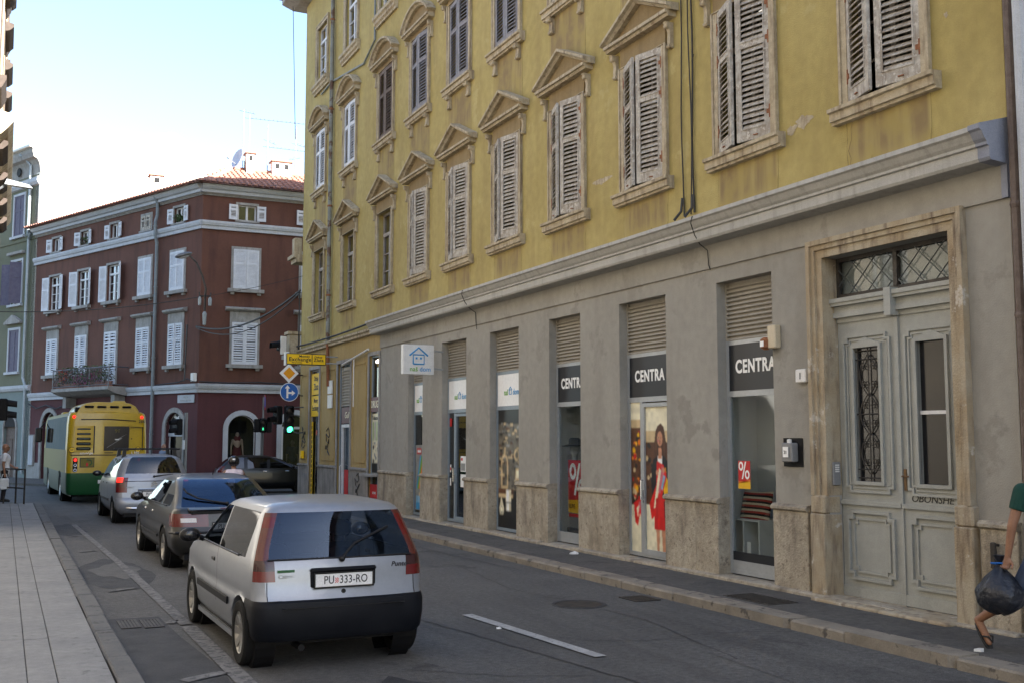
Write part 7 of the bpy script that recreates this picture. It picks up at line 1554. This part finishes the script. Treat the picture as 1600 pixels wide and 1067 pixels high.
def person(label, loc, rz, J=None, top=('cloth_white',.55), legs=('cloth_dark',1.0), shoes='sole', hair=None, skin='skin', voxel=.014, sc=1.0, grip=(0,0), name='person', cat='person', face=True, headscale=1.0, sleeves=.62, dress=None):
    j = {k: Vector(v) for k, v in {**STAND, **(J or {})}.items()}
    root = thing(name, label, cat, loc, rz); root.scale = (sc,sc,sc)
    b = MB(); h = j['head']; nk = j['neck']
    limb(b, [j['pelvis'],j['waist'],j['chest']], [.135,.118,.145], 14); limb(b, [j['shL']*.75+j['chest']*.25,j['shR']*.75+j['chest']*.25], [.075,.075]); b.ball(j['pelvis'],(.165,.115,.12),14,8); b.ball(j['chest'],(.165,.115,.16),14,8)
    limb(b, [j['chest']+Vector((0,.01,.1)),nk,nk+(h-nk)*.5], [.07,.054,.052]); hs = headscale
    b.ball(h+Vector((0,.01,.015)),(.078*hs,.098*hs,.108*hs),16,12); b.ball(h+Vector((0,-.03,-.06)),(.055*hs,.06*hs,.062*hs),14,10); b.ball(h+Vector((0,-.098,-.02)),(.012,.018,.024),8,6); b.ball(h+Vector((0,-.088,-.062)),(.024,.012,.012),8,6)
    for s in (-1,1): b.ball(h+Vector((s*.078,.01,-.01)),(.012,.022,.032),8,6)
    for S, sd in (('L',1),('R',-1)):
        limb(b, [j['sh'+S],j['el'+S],j['wr'+S]], [.054,.041,.028]); hand(b, j['wr'+S], j['wr'+S]-j['el'+S], sd, grip[0 if sd > 0 else 1])
        limb(b, [j['hip'+S],j['kn'+S]*.45+j['hip'+S]*.55,j['kn'+S]], [.085,.075,.056]); a = j['an'+S]; k_ = j['kn'+S]
        limb(b, [k_,k_*.62+a*.38+Vector((0,.015,0)),a], [.054,.053,.034]); limb(b, [a+Vector((0,.03,-.04)) if a.z < .12 else a, (a+j['to'+S])/2, j['to'+S]], [.036,.036,.030])
    skinned('body', b, skin, root, voxel)
    if face:
        for s in (-1,1): bld('eye', MB().ball(h+Vector((s*.030,-.083,.012)),(.013,.008,.007),10,6), 'print_dark', root)
        bld('mouth', MB().ball(h+Vector((0,-.099,-.062)),(.021,.004,.0035),10,6), 'dress_red', root)
    if hair:
        m = MB(); m.ball(h+Vector((0,.022,.030)),(.086,.102,.106),16,12)
        if hair[1] == 'long': limb(m, [h+Vector((0,.06,.02)),h+Vector((0,.085,-.1)),h+Vector((0,.08,-.26))], [.08,.085,.06])
        if hair[1] == 'fringe': m = MB(); m.ball(h+Vector((0,.034,-.01)),(.083,.090,.085),16,12)
        skinned('hair', m, hair[0], root, max(voxel,.01), 2)
    if top:
        m = MB(); g = .016; limb(m, [j['pelvis']+Vector((0,0,-.04)),j['waist'],j['chest']], [.148,.136,.158], 14); limb(m, [j['shL']*.75+j['chest']*.25,j['shR']*.75+j['chest']*.25], [.09,.09]); m.ball(j['pelvis'],(.182,.135,.11),14,8); m.ball(j['chest'],(.183,.133,.168),14,8); m.ball(j['chest']+Vector((0,.005,.12)),(.10,.075,.06),12,8)
        if sleeves:
            for S in 'LR': m.tube([j['sh'+S]+Vector((0,0,.0)),j['sh'+S]*(1-sleeves)+j['el'+S]*sleeves], [.075,.066], 12); m.ball(j['sh'+S],.074,12,8)
        skinned('shirt', m, top[0], root, max(voxel,.009), 3)
    if legs:
        m = MB(); m.ball(j['pelvis']+Vector((0,0,-.03)),(.178,.13,.13),14,8)
        for S in 'LR':
            k_ = j['kn'+S]; hp = j['hip'+S]; a = j['an'+S]; l = legs[1]
            if l >= 1: limb(m, [hp,hp*.5+k_*.5,k_,k_*.5+a*.5,a+Vector((0,0,.02))], [.10,.088,.070,.066,.058])
            else: m.tube([hp,hp*(1-l)+k_*l], [.105,.095], 12); m.ball(hp,.105,12,8)
        skinned('trousers' if legs[1] >= 1 else 'shorts', m, legs[0], root, max(voxel,.009), 3)
    if dress:
        m = MB(); c = j['chest']; m.lathe([(0,.28),(.12,.28),(.155,.14),(.125,-.1),(.175,-.3),(.20,-.45),(.24,dress[1]),(.0,dress[1]+.02)], c, 20); o_ = bld('dress', m, dress[0], root, smooth=True); o_.scale = (1,.72,1)
    if shoes:
        for S in 'LR':
            a, t = j['an'+S], j['to'+S]; m = MB(); limb(m, [a+Vector((0,.035,-.04)),(a+t)/2+Vector((0,0,-.005)),t], [.044,.046,.038], 10); skinned('shoe', m, shoes, root, .012, 3)
    return root
# --- the walker at the right edge, seen from the side, bag in the near hand
wk = person('person in dark green shirt and sandals striding past the entrance', (8.32,6.45,PZ), R(4), dict(pelvis=(0,.02,.95), waist=(0,.03,1.10), chest=(0,.02,1.31), neck=(0,-.06,1.49), head=(0,-.10,1.65), shR=(-.20,.11,1.44), elR=(-.27,.17,1.14), wrR=(-.275,.22,.87), shL=(.19,-.05,1.42), elL=(.24,-.10,1.14), wrL=(.24,-.28,.98),
     hipR=(-.09,.02,.92), knR=(-.10,.26,.50), anR=(-.10,.68,.24), toR=(-.10,.575,.055), hipL=(.09,-.02,.92), knL=(.10,-.32,.55), anL=(.10,-.36,.10), toL=(.10,-.53,.05)), top=('cloth_green',.5), legs=('denim',.85), shoes=None, hair=('hair_dark','fringe'), skin='skin_tan', voxel=.0075, grip=(.2,.9), sleeves=.55)
for (a, t) in (((-.10,.665,.205),(-.10,.545,.018)),((.10,-.31,.03),(.10,-.57,.02))):
    sdl = ob('sandal', None, wk); a, t = Vector(a), Vector(t); d = (t-a).normalized(); m = MB(); n = 14; s = Vector((1,0,0)); nrm = s.cross(d).normalized(); nrm = nrm if nrm.z > 0 else -nrm; top_ = []; 
    for k in range(n): an = 2*math.pi*k/n; top_.append((a+t)/2+d*(.145*math.cos(an))+s*(.046+.008*math.cos(an))*math.sin(an)-nrm*.018)
    vs = [tuple(p) for p in top_]+[tuple(p-nrm*.018) for p in top_]; m.add(vs, [tuple(range(n)),tuple(range(2*n-1,n-1,-1))]+[(i,(i+1)%n,(i+1)%n+n,i+n) for i in range(n)]); bld('sole', m, 'sole', sdl)
    toe = t-d*.03+nrm*.02; bld('strap', MB().tube([tuple((a+t)/2+s*.045-nrm*.01),tuple((a+t)/2+d*.03+s*.03+nrm*.04),tuple(toe+nrm*.01),tuple((a+t)/2+d*.03-s*.03+nrm*.04),tuple((a+t)/2-s*.045-nrm*.01)], .008, 6), 'sole', sdl)
bg_ = thing('garbage_bag','bulging black plastic garbage bag hanging from a hand','bag',(8.04,6.75,.455)); bg_.scale = (.9,.9,.92); m = MB(); q = random.Random(8); n, k2 = 40, 26; vs = []
for jj in range(k2+1):
    t = jj/k2; z = .46*t
    rad = .235*(math.sqrt(max(.04,1-(1-min(t/.36,1))**2)) if t < .45 else max(.10,1-((t-.45)/.55)**1.5*.92))
    for i in range(n):
        a = 2*math.pi*i/n; wv = 1+.035*math.sin(3*a+t*4)+.02*math.sin(7*a+t*9)+.04*math.sin(9*a-t*11)*(t+.3)+.10*math.sin(13*a+2*t)*max(0,t-.6); vs.append((rad*wv*math.cos(a)*.88, rad*wv*math.sin(a), z+.012*math.sin(4*a+3*t)))
m.add(vs, [(jj*n+i,jj*n+(i+1)%n,(jj+1)*n+(i+1)%n,(jj+1)*n+i) for jj in range(k2) for i in range(n)]+[tuple(range(n-1,-1,-1))]); bld('sack', m, 'bag_plastic', bg_, smooth=True, angle=180); bld('neck', MB().lathe([(.024,.44),(.018,.48),(.045,.53),(.06,.56)],n=14), 'bag_plastic', bg_, smooth=True); bld('tie', MB().tube([(0,0,.47),(-.05,.06,.48),(-.02,-.08,.49),(.03,-.12,.47)], .008, 5), 'sign_blue', bg_)
# --- the man in white at the left edge
person('bald man in white polo shirt standing at the black railing', (.07,35.75,PZ), R(92), dict(elL=(.27,-.10,1.14), wrL=(.24,-.30,1.02), elR=(-.24,.04,1.13), wrR=(-.25,.0,.86)), top=('cloth_white',.5), legs=('cloth_dark',1.0), shoes='sole', skin='skin_tan', voxel=.014, grip=(.3,.8), sleeves=.7)
gl = tag(bld('sunglasses', MB().cbox(-.07,-.012,-.018,-.008,.006,.018,.006).cbox(.008,-.012,-.018,.07,.006,.018,.006).box(-.008,-.008,.002,.008,0,.008).box(-.078,0,.0,-.072,.10,.008).box(.072,0,.0,.078,.10,.008), 'black_gloss', None, (.07+.115,35.75,PZ+1.645), R(92)), 'dark sunglasses on the bald man in white', 'sunglasses')
cb_ = thing('carrier_bag','white plastic carrier bag held by the man in white','bag',(.08,35.5,.48)); m = MB(); m.cbox(-.13,-.06,0,.13,.06,.34,.03); bld('sack', m, 'bag_white', cb_); bld('handle', MB().tube([(-.08,0,.33),(-.05,0,.46),(.05,0,.46),(.08,0,.33)], .012, 6), 'bag_white', cb_)
# --- the man passing the corner shop
person('bald man in pale blue shirt passing the corner shop arch', (5.75,43.9,PZ), R(-60), dict(elR=(-.23,-.06,1.14), wrR=(-.20,-.22,1.02)), top=('cloth_blue',.5), legs=('denim',1.0), skin='skin', voxel=.018, sc=.97, sleeves=.7)
# --- the scooter rider between the lanes
sco = thing('scooter','dark motor scooter under the rider in pink, mostly hidden behind the grey car','scooter',(4.68,24.35,0),R(180))
bld('body_shell', MB().prism([(.62,.35),(.70,.62),(.60,.74),(.0,.70),(-.10,.40),(-.45,.28),(-.62,.34),(-.72,.85),(-.80,.85),(-.70,.25),(-.30,.18),(.30,.22)], -.15, .15, 'x'), 'paint_black', sco); bld('seat', MB().cbox(-.14,-.02,.70,.14,.66,.80,.04), 'seat', sco); bld('handlebar', MB().tube([(-.34,-.62,1.02),(-.12,-.76,1.0),(.12,-.76,1.0),(.34,-.62,1.02)], .018, 6), 'trim', sco); bld('tail_lamp', MB().cbox(-.08,.66,.60,.08,.72,.68,.01), 'light_red', sco)
for y in (.42,-.78): w_ = bld('wheel', MB().lathe([(.10,-.05),(.2,-.06),(.245,-.03),(.25,0),(.245,.03),(.2,.06),(.10,.05)],(0,y,.25),24,'x'), 'tyre', sco, smooth=True)
rd_ = person('scooter rider in pale pink sleeveless top with black helmet, seen from behind', (4.68,24.35,0), R(180), dict(pelvis=(0,.25,.86), waist=(0,.24,.98), chest=(0,.18,1.16), neck=(0,.16,1.32), head=(0,.12,1.46), shL=(.17,.18,1.26), elL=(.30,-.08,1.10), wrL=(.30,-.38,1.04), shR=(-.17,.18,1.26), elR=(-.30,-.08,1.10), wrR=(-.30,-.38,1.04),
     hipL=(.10,.2,.86), knL=(.17,-.22,.84), anL=(.16,-.25,.42), toL=(.16,-.40,.34), hipR=(-.10,.2,.86), knR=(-.17,-.22,.84), anR=(-.16,-.25,.42), toR=(-.16,-.40,.34)), top=('cloth_pink',.0), legs=('denim',1.0), shoes='sole', skin='skin_tan', voxel=.014, sleeves=0, grip=(.8,.8))
hl_ = thing('helmet','black open-face helmet on the scooter rider','helmet',(4.68,24.23,1.48),R(180)); m = MB(); m.ball((0,.02,.02),(.125,.145,.125),20,12); bld('shell', m, 'black_gloss', hl_, smooth=True); bld('sticker', MB().box(.0,.155,.05,.06,.17,.085), 'print_white', hl_)
# --- shop dummies behind the arches
person('shop dummy in a green patterned dress inside the white corner shop arch', (CX_+lp(-1.75,.62,0)[0],CY_+lp(-1.75,.62,0)[1],.25), LROT, {}, top=None, legs=None, shoes=None, hair=('hair_dark','long'), skin='mannequin_skin', voxel=.018, name='mannequin', cat='mannequin', dress=('dress_green',-.52))
person('shop dummy in a long dark red dress inside the dark arched window', (CX_+1.72,CY_+.62,.58), 0, {}, top=None, legs=None, shoes=None, skin='mannequin_skin', voxel=.018, name='mannequin', cat='mannequin', dress=('dress_red',-1.05), sc=.97)
person('shop dummy in blue clothes inside the doorway by the green light', (CX_+4.0,CY_+.5,.25), 0, {}, top=('dress_blue',.5), legs=('cloth_dark',1.0), shoes=None, skin='mannequin_skin', voxel=.018, name='mannequin', cat='mannequin', sc=.97, sleeves=.9)
